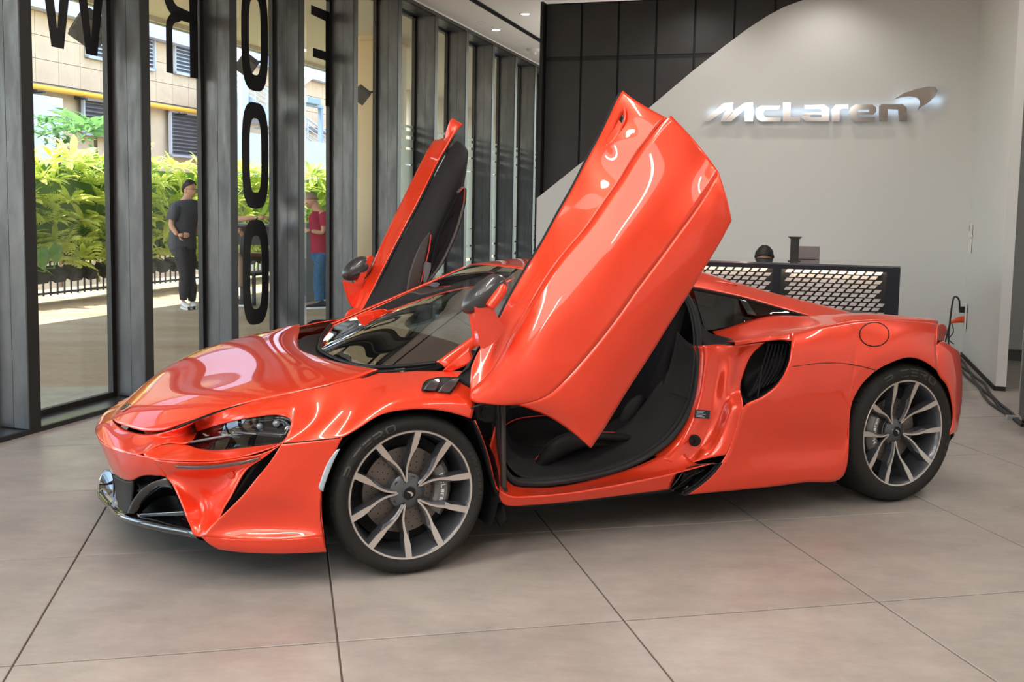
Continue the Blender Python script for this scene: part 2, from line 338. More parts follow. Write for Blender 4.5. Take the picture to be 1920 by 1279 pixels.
# W (two Vs)
def V(tb, w_, z0, z1, sp):   # narrow V, flat bottom
    return [[(tb - w_ / 2, z0), (tb + .0, z0), (tb + .0, z0 + .12), (tb - .5 * sp + .108, z1), (tb - .5 * sp - .0, z1)], [(tb + .0, z0), (tb + w_ / 2, z0), (tb + .5 * sp, z1), (tb + .5 * sp - .108, z1), (tb + .0, z0 + .12)]]
on_pane(0, 'letter', V(.355, .115, 2.47, 3.42, .44) + V(.685, .115, 2.47, 3.42, .44))
# mirrored R
ra = []
ts = 1.955; 
ra.append([(ts - .11, 2.46), (ts, 2.46), (ts, 3.42), (ts - .11, 3.42)])
def arcp(cx, cz, rx, rz, a0, a1, n=14): return [(cx + rx * math.cos(math.radians(a0 + (a1 - a0) * k / n)), cz + rz * math.sin(math.radians(a0 + (a1 - a0) * k / n))) for k in range(n + 1)]
oo = [(ts, 3.42)] + arcp(ts - .24, 3.20, .20, .22, 90, 180) + arcp(ts - .24, 3.05, .20, .16, 180, 270) + [(ts, 2.89)]
ii = [(ts, 3.31)] + arcp(ts - .24, 3.18, .095, .13, 90, 180) + arcp(ts - .24, 3.07, .095, .08, 180, 270) + [(ts, 2.97)]
ra += [[oo[k], oo[k + 1], ii[k + 1], ii[k]] for k in range(len(oo) - 1)]
lo_ = [(ts - .22, 2.97)] + arcp(ts - .28, 2.80, .14, .14, 90, 180) + [(ts - .42, 2.46)]
li_ = [(ts - .22, 2.89)] + arcp(ts - .26, 2.79, .08, .08, 90, 180) + [(ts - .335, 2.46)]
ra += [[lo_[k], lo_[k + 1], li_[k + 1], li_[k]] for k in range(len(lo_) - 1)]
on_pane(1, 'letter', ra)
ts = 4.30
on_pane(3, 'letter', [[(ts - .11, 2.46), (ts, 2.46), (ts, 3.42), (ts - .11, 3.42)], [(ts - .42, 3.33), (ts, 3.31), (ts, 3.42), (ts - .42, 3.42)], [(ts - .38, 2.92), (ts, 2.92), (ts, 3.01), (ts - .38, 3.01)]])
on_pane(3, 'letter', [[(ts - .11, 3.52), (ts, 3.52), (ts, 3.76), (ts - .11, 3.76)]])
# frosted film with clear lines on the far windows
for k in range(5, 11):
    t0 = wins[k][1]; L = 1.1407 - TH; bands = [(.42, .50), (.54, .66), (.70, .86), (.89, 1.12), (1.135, 1.95), (1.965, 2.14), (2.17, 2.27), (2.31, 2.37), (2.41, 2.44)]
    on_pane(k, 'frosted_band', [[(t0 + .035, a), (t0 + L - .045, a), (t0 + L - .045, c), (t0 + .035, c)] for a, c in bands], M_frost)
# small dark film lettering, reversed as seen from inside
for k in (5, 6, 7):
    e, t0 = wins[k]; b = MB(); u0 = .12
    for ch in 'CDN'[::1]:
        for st_ in letter_strokes(ch):
            for p0, p1 in zip(st_, st_[1:]): b.prism([(u0 + (.8 - u) * .09, 1.52 + v * .10) for u, v in stroke_poly(p0, p1, .16)], -.003, -.001, lambda u, v, w: (w, u, v))
        u0 += .11
    b.build('film_lettering', mat('film_ink_green', (.02, .05, .03), .5) if k == 5 else bpy.data.materials['film_ink_green'], e)
# box speakers hanging outside the glass, on the fins
M_spk = mat('speaker_grey', (.085, .08, .075), .6)
def cube_speaker(px, py, off, s, txt):
    d = ray(px, py); kk = ((WM + off * WN) @ WN) / (d[:2] @ WN); p = CAMO + kk * d
    e = empty('speaker', tuple(p), WROT, txt, 'speaker'); b = MB(); b.box(-s * .5, s * .5, -s * .42, s * .42, -s * .5, s * .5)
    o = b.build('speaker_housing', M_spk, e); o.rotation_euler = (.5, .62, .6); m_ = o.modifiers.new('b', 'BEVEL'); m_.width = s * .04; m_.segments = 2
    b = MB(); b.box(-s * .54, -s * .50, -s * .32, s * .32, -s * .4, s * .4); o2 = b.build('speaker_front', mat('speaker_face', (.06, .058, .055), .7) if 'speaker_face' not in bpy.data.materials else bpy.data.materials['speaker_face'], e); o2.rotation_euler = (.5, .62, .6)
    b = MB(); b.tube([(0, s * .3, .02), (0, s * .75, .05), (.1, s * .85, .05)], s * .07, 8); b.build('speaker_bracket', M_blk, e, True)
cube_speaker(678, 178, -.9, .17, 'dark box-shaped spotlight outside the glass, in front of the cream column')
cube_speaker(463, 122, -.9, .17, 'dark box-shaped spotlight outside, seen inside the topmost letter O')
cube_speaker(170, 55, -.9, .22, 'dark box-shaped spotlight outside, behind the letter W')
# ---------------- far end: dark panelled wall and white logo wall
TW = 6.05
wf = room_empty('wall_front')
M_dpan = mat('dark_panel', (.030, .028, .029), .5, noise=(6, .12)); M_dj = mat('panel_joint', (.008, .008, .009), .6)
b = MB(); b.box(1.49, 6.3, TW + .16, TW + .30, 0, 3.80); b.box(1.485, 1.52, TW + .02, TW + .30, 0, 3.80); b.build('backing_wall', M_dj, wf)
b = MB(); b.box(.012, .415, 0, .03, .01, 3.14); pa = b.build('wall_panel', M_dpan, wf)
b = MB(); b.box(.012, .415, 0, .03, 3.19, 3.78); pb = b.build('wall_panel', M_dpan, wf)
b = MB(); b.box(.012, .415, .012, .03, 3.14, 3.19); pc = b.build('panel_rail', M_dj, wf)
for k in range(11):
    x = 1.52 + .4275 * k
    for src in (pa, pb, pc):
        o = src if k == 0 else src.copy()
        if k: C.objects.link(o); o.parent = wf
        o.location = (x, TW + .13, 0)
wp = room_empty('wall_logo')
def on_logo(px, py, T=TW):
    d = ray(px, py); kk = (WM @ WD + T) / (d[:2] @ WD); P_ = CAMO + kk * d; return float((P_[:2] - WM) @ WN), float(P_[2])
edge = [on_logo(*p) for p in ((1007, 372), (1080, 313), (1150, 258), (1222, 198), (1300, 132), (1360, 85), (1400, 55), (1440, 29), (1470, 13), (1500, 2))]
edge[0] = (1.49, edge[0][1]); lx, lz = edge[-1]
edge += [(lx + .12, lz + .035), (lx + .30, lz + .07), (lx + .55, CEIL + .02)]
poly = [(1.49, 0)] + edge + [(6.11, CEIL + .02), (6.11, 0)]
b = MB(); b.prism(poly, TW, TW + .12, lambda u, v, w: (u, w, v)); b.build('logo_wall_slab', M_wall, wp)
b = MB(); b.prism([(p[0] - .006 if i < len(edge) + 1 else p[0], p[1]) for i, p in enumerate(poly)], TW + .12, TW + .16, lambda u, v, w: (u, w, v)); b.build('shadow_gap', M_blk, wp)
wr = room_empty('wall_right')
b = MB(); b.box(6.11, 6.19, 3.87, TW + .16, .04, CEIL); b.build('side_wall', M_wall, wr)
b = MB(); b.box(6.10, 6.19, 3.88, TW, 0, .04); b.build('skirting', M_blk, wr)
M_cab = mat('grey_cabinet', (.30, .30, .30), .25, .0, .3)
b = MB(); b.box(6.19, 8.3, 5.90, 6.1, .1, CEIL); b.build('recess_wall', M_cab, wr)
b = MB(); b.box(6.19, 8.3, 5.885, 5.90, 0, .1); b.build('recess_skirting', mat('dark_skirting', (.06, .06, .065), .4), wr)
b = MB(); b.box(8.2, 8.35, -9.4, 6.1, 0, CEIL); b.build('outer_wall', M_wall, wr)
wb = room_empty('wall_back')
b = MB(); b.box(-.4, 8.3, -9.45, -9.3, 0, CEIL)
b.build('back_wall', M_wall, wb)
# tall grey cupboard with a bar handle at the right edge
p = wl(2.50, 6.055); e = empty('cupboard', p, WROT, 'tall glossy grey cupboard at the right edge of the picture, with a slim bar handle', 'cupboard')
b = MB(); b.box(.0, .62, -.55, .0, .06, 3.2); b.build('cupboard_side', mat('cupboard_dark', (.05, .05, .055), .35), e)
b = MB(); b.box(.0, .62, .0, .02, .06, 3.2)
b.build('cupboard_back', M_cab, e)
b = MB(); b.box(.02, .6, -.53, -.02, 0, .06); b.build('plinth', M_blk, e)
p = wl(5.88, 6.42); e = empty('wardrobe', p, WROT, 'grey wardrobe door with a long vertical bar handle, beyond the white wall end', 'wardrobe')
b = MB(); b.box(-.20, .42, -.03, .0, .12, 2.86); b.build('wardrobe_door', M_cab, e); b = MB(); b.box(-.20, .42, -.03, .0, 2.88, 3.7); b.build('upper_door', M_cab, e)
b = MB(); b.box(.43, 1.1, -.03, .0, .12, 2.86); b.build('wardrobe_door', M_cab, e)
b = MB(); b.box(.30, .318, -.065, -.05, .80, 1.28); b.box(.335, .353, -.065, -.05, .80, 1.28); b.box(.30, .353, -.06, -.03, .82, .84); b.box(.30, .353, -.06, -.03, 1.24, 1.26); b.build('bar_handle', mat('handle_steel', (.10, .10, .11), .3, .7), e)
# keypad
oz = on_logo(1827, 442); 
p = wl(5.78, 6.105, 1.20); e = empty('wall_keypad', p, WROT, 'small white thermostat keypad on the right-hand white wall', 'keypad')
b = MB(); b.box(-.02, 0, -.05, .05, .04, .17); b.build('keypad_body', M_white, e); b = MB(); b.box(-.022, -.02, -.035, .035, .10, .155); b.build('keypad_screen', mat('lcd_grey', (.25, .24, .23), .3), e)
b = MB(); b.box(-.015, 0, -.045, .045, -.12, .02); b.build('switch_plate', M_white, e)
# sockets, plugs and leads behind the car
p = wl(5.84, 6.10, .40); e = empty('power_socket', p, WROT, 'white double wall socket with black and orange plugs behind the car', 'socket')
b = MB(); b.box(-.012, 0, -.08, .08, -.09, .16); b.build('socket_plate', M_white, e); b = MB(); b.box(-.06, -.012, -.03, .03, .07, .13); b.build('black_plug', M_blk, e)
b = MB(); b.tube([(-.012, 0, -.0), (-.06, -.02, -.005), (-.14, -.05, -.03)], [.035, .03, .012], 10); b.build('orange_plug', mat('plug_orange', (.75, .09, .02), .4), e, True)
M_cable = mat('cable_black', (.015, .015, .016), .5)
q0 = at_wall(1812, 600); 
def cable(name, pts, r, lab, m=None):
    b = MB(); b.tube(cr(pts, max(12, len(pts) * 6)), r, 8); return tag(b.build(name, m or M_cable, None, True), lab, 'cable')
A1 = np.array(wl(5.82, 6.04, .50)); 
cable('charging_lead', [A1, A1 + [-.02, -.02, .10], A1 + [-.10, -.10, .14], A1 + [-.22, -.3, -.05], A1 + [-.35, -.6, -.35], A1 + [-.4, -.8, -.47]], .009, 'black lead looping from the black plug down behind the car')
A2 = np.array(wl(5.80, 5.96, .37)); cable('trickle_lead', [A2, A2 + [-.06, -.08, -.10], A2 + [-.18, -.3, -.30], A2 + [-.25, -.6, -.36]], .009, 'black lead hanging from the orange plug')
cable('green_tie', [A2 + [.0, -.03, -.01], A2 + [.02, -.03, -.10], A2 + [-.02, -.03, -.17], A2 + [.03, -.03, -.22]], .006, 'short green tie dangling from the orange plug', mat('tie_green', (.03, .12, .03), .6))
for k, nm in enumerate(('pressed against the skirting', 'running in the middle of the bundle', 'looping loosely on the open floor side')):
    pts = [np.array(wl(t, 6.06 - (.03 * k + .03 * abs(math.sin(t * 2.3 + k * 1.7))) * min(1., (t - 2.3) / .8), .012 + .006 * (k == 0))) for t in np.linspace(6.0, 2.35, 18)]
    cable('floor_cable', pts, .011, 'black floor cable below the white side wall, ' + nm)
p = wl(2.60, 6.035); b = MB(); b.box(-.04, .04, -.03, .03, 0, .03); o = tag(b.build('cable_clamp', mat('tape_grey', (.3, .3, .3), .5)), 'grey tape clamp around the floor cables by the cupboard foot', 'clamp'); o.location = p; o.rotation_euler = (0, 0, WROT)

# ---------------- illuminated wall lettering
M_mirror = mat('polished_steel', (.50, .47, .46), .08, 1.)
lg = empty('wall_sign', wl(TW, 3.37, 2.42), WROT, 'mirror-polished back-lit lettering and swoosh mounted on the white wall', 'sign')
def zz(u, v): return (1300 + u / 4., 140 + v / 4.)
ST = .085
def logo_part(name, polys):
    b = MB()
    for poly in polys:
        pts = [on_logo(*zz(u, v), T=TW - ST) for u, v in poly]; b.prism([(x - 3.37, z - 2.42) for x, z in pts], -ST, -ST + .03, lambda u, v, w: (u, w, v))
    return b.build(name, M_mirror, lg)
def strk(pts, w_, wv=None):
    out = []
    for p0, p1 in zip(pts, pts[1:]):
        out.append(stroke_poly(p0, p1, w_))
    return out
LG = {}
LG['M'] = [[(65, 350), (225, 215), (298, 208), (300, 215), (250, 262), (120, 350)], [(250, 262), (300, 215), (300, 282), (232, 350), (200, 350), (232, 285)], [(300, 270), (385, 212), (448, 208), (448, 240), (385, 262), (285, 350), (232, 350)], [(385, 240), (448, 232), (448, 350), (385, 350)]]
LG['c'] = ring_quads([(655, 232), (510, 232), (478, 250), (466, 290), (480, 335), (510, 350), (655, 350), (655, 349)], [(640, 262), (545, 262), (532, 272), (524, 292), (532, 312), (545, 320), (655, 320), (656, 348)])[:6]
LG['l'] = [[(672, 208), (730, 208), (730, 318), (672, 350)], [(672, 350), (730, 318), (800, 318), (800, 350)]]
LG['a'] = [[(832, 228), (985, 228), (1016, 250), (962, 262), (945, 258), (835, 258)], [(1016, 250), (1018, 350), (962, 350), (962, 262)], [(962, 318), (962, 350), (840, 350), (815, 325), (815, 300), (870, 305), (875, 318)], [(815, 305), (835, 284), (962, 282), (962, 300), (880, 300), (870, 308)]]
LG['r'] = [[(1038, 350), (1038, 262), (1065, 228), (1098, 262), (1098, 350)], [(1065, 228), (1162, 224), (1162, 256), (1112, 256), (1098, 268)]]
LG['e'] = [[(1215, 224), (1345, 224), (1372, 246), (1318, 262), (1236, 262), (1180, 246)], [(1180, 246), (1236, 262), (1228, 310), (1236, 318), (1180, 332), (1166, 285)], [(1180, 332), (1236, 318), (1362, 318), (1362, 350), (1210, 350)], [(1318, 262), (1372, 246), (1372, 278), (1350, 300), (1228, 300), (1228, 280), (1318, 280)]]
LG['n'] = [[(1392, 350), (1392, 240), (1410, 222), (1458, 256), (1458, 350)], [(1410, 222), (1570, 222), (1600, 246), (1535, 262), (1458, 258)], [(1535, 262), (1600, 246), (1604, 350), (1542, 350)]]
for k_, v_ in LG.items(): logo_part('letter', v_)
so = [(1500, 186), (1580, 138), (1680, 106), (1760, 90), (1815, 92), (1832, 118), (1815, 160), (1770, 205), (1700, 250)]
si = [(1500, 187), (1560, 170), (1625, 163), (1675, 172), (1696, 192), (1700, 205), (1700, 222), (1692, 240), (1680, 268)]
logo_part('swoosh', [[so[i], so[i + 1], si[i + 1], si[i]] for i in range(8)])
# light strip behind the letters
for x0, x1, zc, pw in ((3.42, 5.40, 2.53, 26), (5.35, 5.78, 2.63, 7)):
    d = bpy.data.lights.new('sign_backlight', 'AREA'); d.shape = 'RECTANGLE'; d.size = (x1 - x0); d.size_y = .05; d.energy = pw * .026; d.color = (.55, .77, 1.); o = bpy.data.objects.new('sign_backlight', d); C.objects.link(o)
    o.location = wl(TW - ST + .035, (x0 + x1) / 2, zc); o.rotation_euler = Vector((WD[0], WD[1], 0)).to_track_quat('-Z', 'Y').to_euler()
# ceiling washer spots for the sign wall
for f in (3.2, 4.6):
    d = bpy.data.lights.new('wall_washer', 'SPOT'); d.energy = 24; d.spot_size = 2.1; d.spot_blend = .8; d.color = (1, .95, .9); d.shadow_soft_size = .02; o = bpy.data.objects.new('wall_washer', d); C.objects.link(o)
    o.location = wl(TW - .75, f, CEIL - .03); tgt = Vector(wl(TW, f, 1.9)) - o.location; o.rotation_euler = tgt.to_track_quat('-Z', 'Y').to_euler()

# ---------------- reception counter
ct = empty('reception_counter', wl(3.17, 3.2), WROT, 'long dark reception counter with a lattice front lit from above, behind the car', 'counter')
M_navy = mat('counter_frame_black', (.018, .02, .028), .35, .3); M_ctop = mat('counter_top_glass', (.10, .10, .105), .08, 0, 1.)
CL = 5.27 - 3.2; b = MB(); b.box(-.3, CL, 0, .78, 1.035, 1.05); b.build('counter_top', M_ctop, ct)
b = MB(); b.box(-.3, CL, -.004, .02, 1.0, 1.036); b.box(CL - .10, CL, -.002, .78, 0, 1.036); b.box(1.10, 1.165, -.002, .03, 0, 1.02); b.box(-.3, CL, 0, .03, .0, .08); b.build('counter_frame', M_navy, ct)
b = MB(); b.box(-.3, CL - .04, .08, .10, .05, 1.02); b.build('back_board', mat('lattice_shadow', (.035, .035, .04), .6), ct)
M_loz = mat('lattice_panel_white', (.50, .46, .46), .45)
pz, pxs, lw, lh, sk = .0360, .0685, .049, .0265, .019
lb = MB(); lb.prism([(-sk / 2 - lw / 2 + .001, -lh / 2), (lw / 2 - sk / 2, -lh / 2), (lw / 2 + sk / 2, lh / 2), (-lw / 2 + sk / 2, lh / 2)], 0, .006, lambda u, v, w: (u, w, v))
loz = None; rest = MB(); nl = 0
for r_ in range(26):
    z = .985 - r_ * pz
    if z < .09: break
    x = -.28 + (r_ * .033) % pxs
    while x < CL - .13:
        if not (1.07 < x < 1.20):
            if nl < 300 and x > .15 + r_ * .0:
                if loz is None: loz = lb.build('lozenge', M_loz, ct); o = loz
                else: o = loz.copy(); C.objects.link(o); o.parent = ct
                o.location = (x, .045, z); nl += 1
            else: rest.prism([(x - sk / 2 - lw / 2, z - lh / 2), (x + lw / 2 - sk / 2, z - lh / 2), (x + lw / 2 + sk / 2, z + lh / 2), (x - lw / 2 + sk / 2, z + lh / 2)], .045, .051, lambda u, v, w: (u, w, v))
        x += pxs
tag(rest.build('lozenge_field', M_loz, ct), kind='stuff')
for x0, x1 in ((-.25, 1.09), (1.17, CL - .11)):
    d = bpy.data.lights.new('counter_strip', 'AREA'); d.shape = 'RECTANGLE'; d.size = x1 - x0; d.size_y = .015; d.energy = 2.6; d.color = (1, .80, .55); o = bpy.data.objects.new('counter_strip', d); C.objects.link(o)
    o.location = wl(3.17 + .022, 3.2 + (x0 + x1) / 2, 1.015); o.rotation_euler = (0.35, 0, WROT)
# things on the counter
M_stand = mat('stand_black', (.025, .022, .022), .5)
def on_counter(px, py, z=1.05): p = at_z(px, py, z); return (float(p[0]), float(p[1]), z)
p = on_counter(1489, 490); e = empty('display_stand', p, WROT, 'black display stand with a flared flat top on the counter', 'stand')
b = MB(); b.box(-.035, .035, -.035, .035, 0, .20); b.build('stand_column', M_stand, e); b = MB(); b.box(-.055, .055, -.05, .05, .20, .206); b.box(-.045, .045, -.04, .04, .19, .20); b.build('stand_top', M_stand, e); b = MB(); b.box(-.05, .05, -.045, .045, 0, .006); b.build('stand_foot', M_stand, e)
p = on_counter(1520, 489.0); p = (p[0] + .03, p[1] + .25, 1.05); e = empty('monitor', p, WROT, 'back of a pinkish-grey screen standing on the counter beside the black stand', 'monitor')
b = MB(); b.box(-.10, .115, 0, .012, .0, .115); o = b.build('monitor_back', mat('screen_rose_grey', (.21, .17, .175), .4), e); m_ = o.modifiers.new('b', 'BEVEL'); m_.width = .004; m_.segments = 2
b = MB(); b.box(-.08, .08, -.03, .09, 0, .004); b.build('monitor_foot', M_stand, e)
# ================================================================== the sports car
CAR = True
CX, CY, YAW = -.775, 4.765, .4513
car = empty('sports_car', (CX, CY, 0), YAW, 'orange-red two-seat sports car with both doors swung up, parked on the stone floor', 'car')
_R = np.array([math.cos(YAW), math.sin(YAW), 0]); _L = np.array([math.sin(YAW), -math.cos(YAW), 0]); _C0 = np.array([CX, CY, 0])
def to_c(P): d = np.array(P) - _C0; return np.array([d @ _R, d @ _L, d[2]])
OC = to_c(CAMO)
def rc(px, py): d = ray(px, py); return np.array([d @ _R, d @ _L, d[2]])
def P(px, py, y):           # picture point on the vertical plane y (car coordinates)
    d = rc(px, py); return OC + d * ((y - OC[1]) / d[1])
# plan outline of the body, near half: (x, y)
PLAN = cr([(-1.105, -.25), (-1.10, 0), (-1.08, .2), (-1.03, .4), (-.95, .57), (-.82, .74), (-.62, .875), (-.4, .94), (0, .965), (.4, .955), (1., .945), (1.6, .955), (2.2, .975), (2.64, .985), (3.0, .955), (3.2, .87), (3.3, .72), (3.34, .4), (3.35, 0)], 160)[:, :2]
def offs(d):
    T = np.gradient(PLAN, axis=0); N = np.stack([-T[:, 1], T[:, 0]], 1); N /= np.linalg.norm(N, axis=1)[:, None]
    # inward = towards (1.2, 0)
    s = np.sign(((np.array([1.2, 0]) - PLAN) * N).sum(1)); N *= np.where(s == 0, 1, s)[:, None]
    return PLAN + d * N
_oc = {}
def q(px, py, d=0.):        # picture point on the body's plan outline pushed inwards by d
    k = round(d, 3)
    if k not in _oc: _oc[k] = offs(k)
    L = _oc[k]; D = rc(px, py); best = None
    A = L[:-1]; E_ = L[1:] - A; det = D[0] * -E_[:, 1] + D[1] * E_[:, 0]
    bx = A[:, 0] - OC[0]; by = A[:, 1] - OC[1]
    with np.errstate(all='ignore'):
        t = (bx * -E_[:, 1] + by * E_[:, 0]) / det; s = (D[0] * by - D[1] * bx) / det
    ok = (t > .5) & (s >= -1e-6) & (s <= 1 + 1e-6)
    if not ok.any():
        # nearest approach
        tt = ((A[:, 0] - OC[0]) * D[0] + (A[:, 1] - OC[1]) * D[1]) / (D[0]**2 + D[1]**2); dist = np.hypot(OC[0] + tt * D[0] - A[:, 0], OC[1] + tt * D[1] - A[:, 1]); return OC + tt[dist.argmin()] * D
    return OC + t[ok].min() * D
def Q(*pts): return [q(*p) for p in pts]
def PP(*pts): return [P(*p) for p in pts]
def Rw(y, *pts): return [P(a, b, y) for a, b in pts]
def mir(p): return (p[0], -p[1], p[2])

def prj(v):
    v = np.asarray(v, float); Pw = _C0 + v[..., 0:1] * _R + v[..., 1:2] * _L + v[..., 2:3] * np.array([0, 0, 1.]) - CAMO; z = Pw @ FW
    return np.stack([PPX + FPX * (Pw @ RI) / z, PPY - FPX * (Pw @ UP) / z], -1)
def on_surf(name, px, py, lift=.003):
    V = SURF[name]; d = np.hypot(*(prj(V) - np.array([px, py])).T); i = np.argsort(d)[:5]; w_ = 1 / (d[i] + .3)**2; c = (V[i] * w_[:, None]).sum(0) / w_.sum()
    dr = rc(px, py); dr = dr / np.linalg.norm(dr); c = OC + dr * ((c - OC) @ dr); return c - dr * lift
# ---- materials
def paint():
    m = mat('orange_paint', (.86, .049, .012), rough=.34, metal=.35, coat=1., spec=.5)
    return m
M_paint = paint()
M_black = mat('black_plastic', (.012, .012, .013), rough=.45, spec=.22)
M_gloss = mat('gloss_black', (.006, .006, .007), rough=.06, coat=1.)
M_trim = mat('charcoal_trim', (.020, .019, .021), rough=.6, spec=.22, bump=(600, .15))
M_leather = mat('black_leather', (.011, .010, .012), rough=.5, spec=.22, bump=(250, .2))
M_alcant = mat('dark_suede', (.012, .011, .013), rough=.95, spec=.22)
M_rubber = mat('tyre_rubber', (.022, .021, .020), rough=.6, spec=.22)
M_seal = mat('rubber_seal', (.03, .031, .033), rough=.42, spec=.22)
M_alu = mat('machined_aluminium', (.62, .57, .53), rough=.34, metal=.75)
M_rim = mat('grey_wheel_paint', (.10, .105, .12), rough=.3, metal=.6, coat=.5)
M_disc = mat('brake_disc_metal', (.20, .17, .15), rough=.42, metal=.7)
M_cal = mat('grey_caliper', (.20, .195, .19), rough=.45, metal=.4)
M_chrome = mat('chrome', (.75, .75, .75), rough=.12, metal=1.)
M_red = mat('red_stitching', (.55, .03, .02), rough=.6)
M_cglass = glass_mat('car_glass', (.16, .20, .19), (.0, .9))
M_cglass2 = glass_mat('windscreen_glass', (.50, .56, .53), (.14, 2.6))
M_lens = glass_mat('lamp_lens', (.75, .78, .8), (.03, 1.2))
def carbon():
    m = mat('carbon_fibre', (.03, .03, .032), rough=.35, coat=.6); n = m.node_tree; b = n.nodes['Principled BSDF']
    tc = n.nodes.new('ShaderNodeTexCoord'); ck = n.nodes.new('ShaderNodeTexChecker'); ck.inputs['Scale'].default_value = 330
    ck.inputs[1].default_value = (.045, .045, .05, 1); ck.inputs[2].default_value = (.016, .015, .017, 1)
    n.links.new(tc.outputs['Object'], ck.inputs[0]); n.links.new(ck.outputs[0], b.inputs['Base Color']); return m
M_carbon = carbon()

# ---- bonnet -------------------------------------------------------
HE = PP((330, 801, .50), (355, 790, .54), (416, 767, .61), (490, 750, .67), (560, 735, .71), (621, 721, .72), (672, 709, .70), (709, 691, .65))
HC = [P(213, 786, 0), P(238, 768, 0), (-.80, 0, .638), (-.64, 0, .69), (-.47, 0, .733), (-.33, 0, .762), (-.25, 0, .777), P(566, 656, 0)]
hood_rows = []
for e, c in zip(HE, HC):
    e = np.array(e); c = np.array(c); w_ = e[1]
    def at(f, dz=0.): return (c[0] + (e[0] - c[0]) * f**2.0, w_ * f, c[2] + (e[2] - c[2]) * f**2.2 + dz)
    half = [at(.33, .004), at(.62, .008), at(.85, .003)]
    hood_rows.append([mir(e)] + [mir(h) for h in half[::-1]] + [tuple(c)] + half + [tuple(e)])
for k_, p_ in ((5, P(250, 805, .26)), (6, P(285, 808, .40)), (7, P(312, 806, .47))): hood_rows[0][k_] = p_; hood_rows[0][8 - k_] = mir(p_)
hood_rows[-1][5] = P(600, 671, .2); hood_rows[-1][6] = P(640, 683, .38); hood_rows[-1][7] = P(676, 689, .52)
for k in (5, 6, 7): hood_rows[-1][8 - k] = mir(hood_rows[-1][k])
FARLIFT = .018
for r_ in hood_rows:
    for k in range(4): r_[k] = (r_[k][0], r_[k][1], r_[k][2] + (.024 + .034 * min(1, max(0, (r_[k][0] + .25) / .45))) * min(1, -r_[k][1] / .6) * min(1, max(0, (r_[k][2] - .55) / .2)))
bon = panel('bonnet', [hood_rows], M_paint, car, 56, 50, .008, sm=(40, 60))
V_ = SURF['bonnet']; X_, Y_, Z_ = V_.T; bas = lambda x, y: np.stack([x**i * y**j for i in range(5) for j in (0, 1, 2, 4)], 1)
wt = np.ones(len(X_)); G_ = np.arange(len(X_)); wt[(G_ < 56) | (G_ >= 49 * 56) | (G_ % 56 == 0) | (G_ % 56 == 55)] = 4.
co = np.linalg.lstsq(bas(X_, Y_) * wt[:, None], Z_ * wt, rcond=None)[0]; Zf = bas(X_, Y_) @ co
print('bonnet fit', float(np.abs(Zf - Z_).max()), float(np.abs(Zf - Z_).mean()))
for vtx, z in zip(bon.data.vertices, Zf): vtx.co.z = float(z)
# crest badge on the bonnet's nose
b = MB(); c0 = np.array(P(238, 768, 0)) + [-.004, 0, .008]; ex = np.array([0, 1, 0]); ey = np.array([.83, 0, .56]); en = np.cross(ey, ex)
en = en if en[2] > 0 else -en
pl = [(.030 * math.cos(a) * (1 if abs(math.cos(a)) > .3 else .9), .026 * math.sin(a)) for a in np.linspace(0, 2 * PI, 20, endpoint=False)]
b.prism(pl, 0, .006, lambda u, v, w: c0 + u * ex + v * ey + w * en); bd = b.build('bonnet_badge', M_chrome, car, True, 30)
b = MB(); b.prism([(u * .8, v * .78) for u, v in pl], .005, .008, lambda u, v, w: c0 + u * ex + v * ey + w * en)
b.build('badge_inset', mat('badge_green', (.03, .05, .03), .2), bd)
b = MB()
for s_ in (((-.016, -.004), (0, .002)), ((.002, .003), (.016, -.003)), ((-.008, -.012), (.01, .012))):
    (u0, v0), (u1, v1) = s_; dx, dy = -(v1 - v0), (u1 - u0); l = math.hypot(dx, dy); dx *= .003 / l; dy *= .003 / l
    b.prism([(u0 + dx, v0 + dy), (u0 - dx, v0 - dy), (u1 - dx, v1 - dy), (u1 + dx, v1 + dy)], .007, .0095, lambda u, v, w: c0 + u * ex + v * ey + w * en)
b.build('badge_mark', M_chrome, bd)

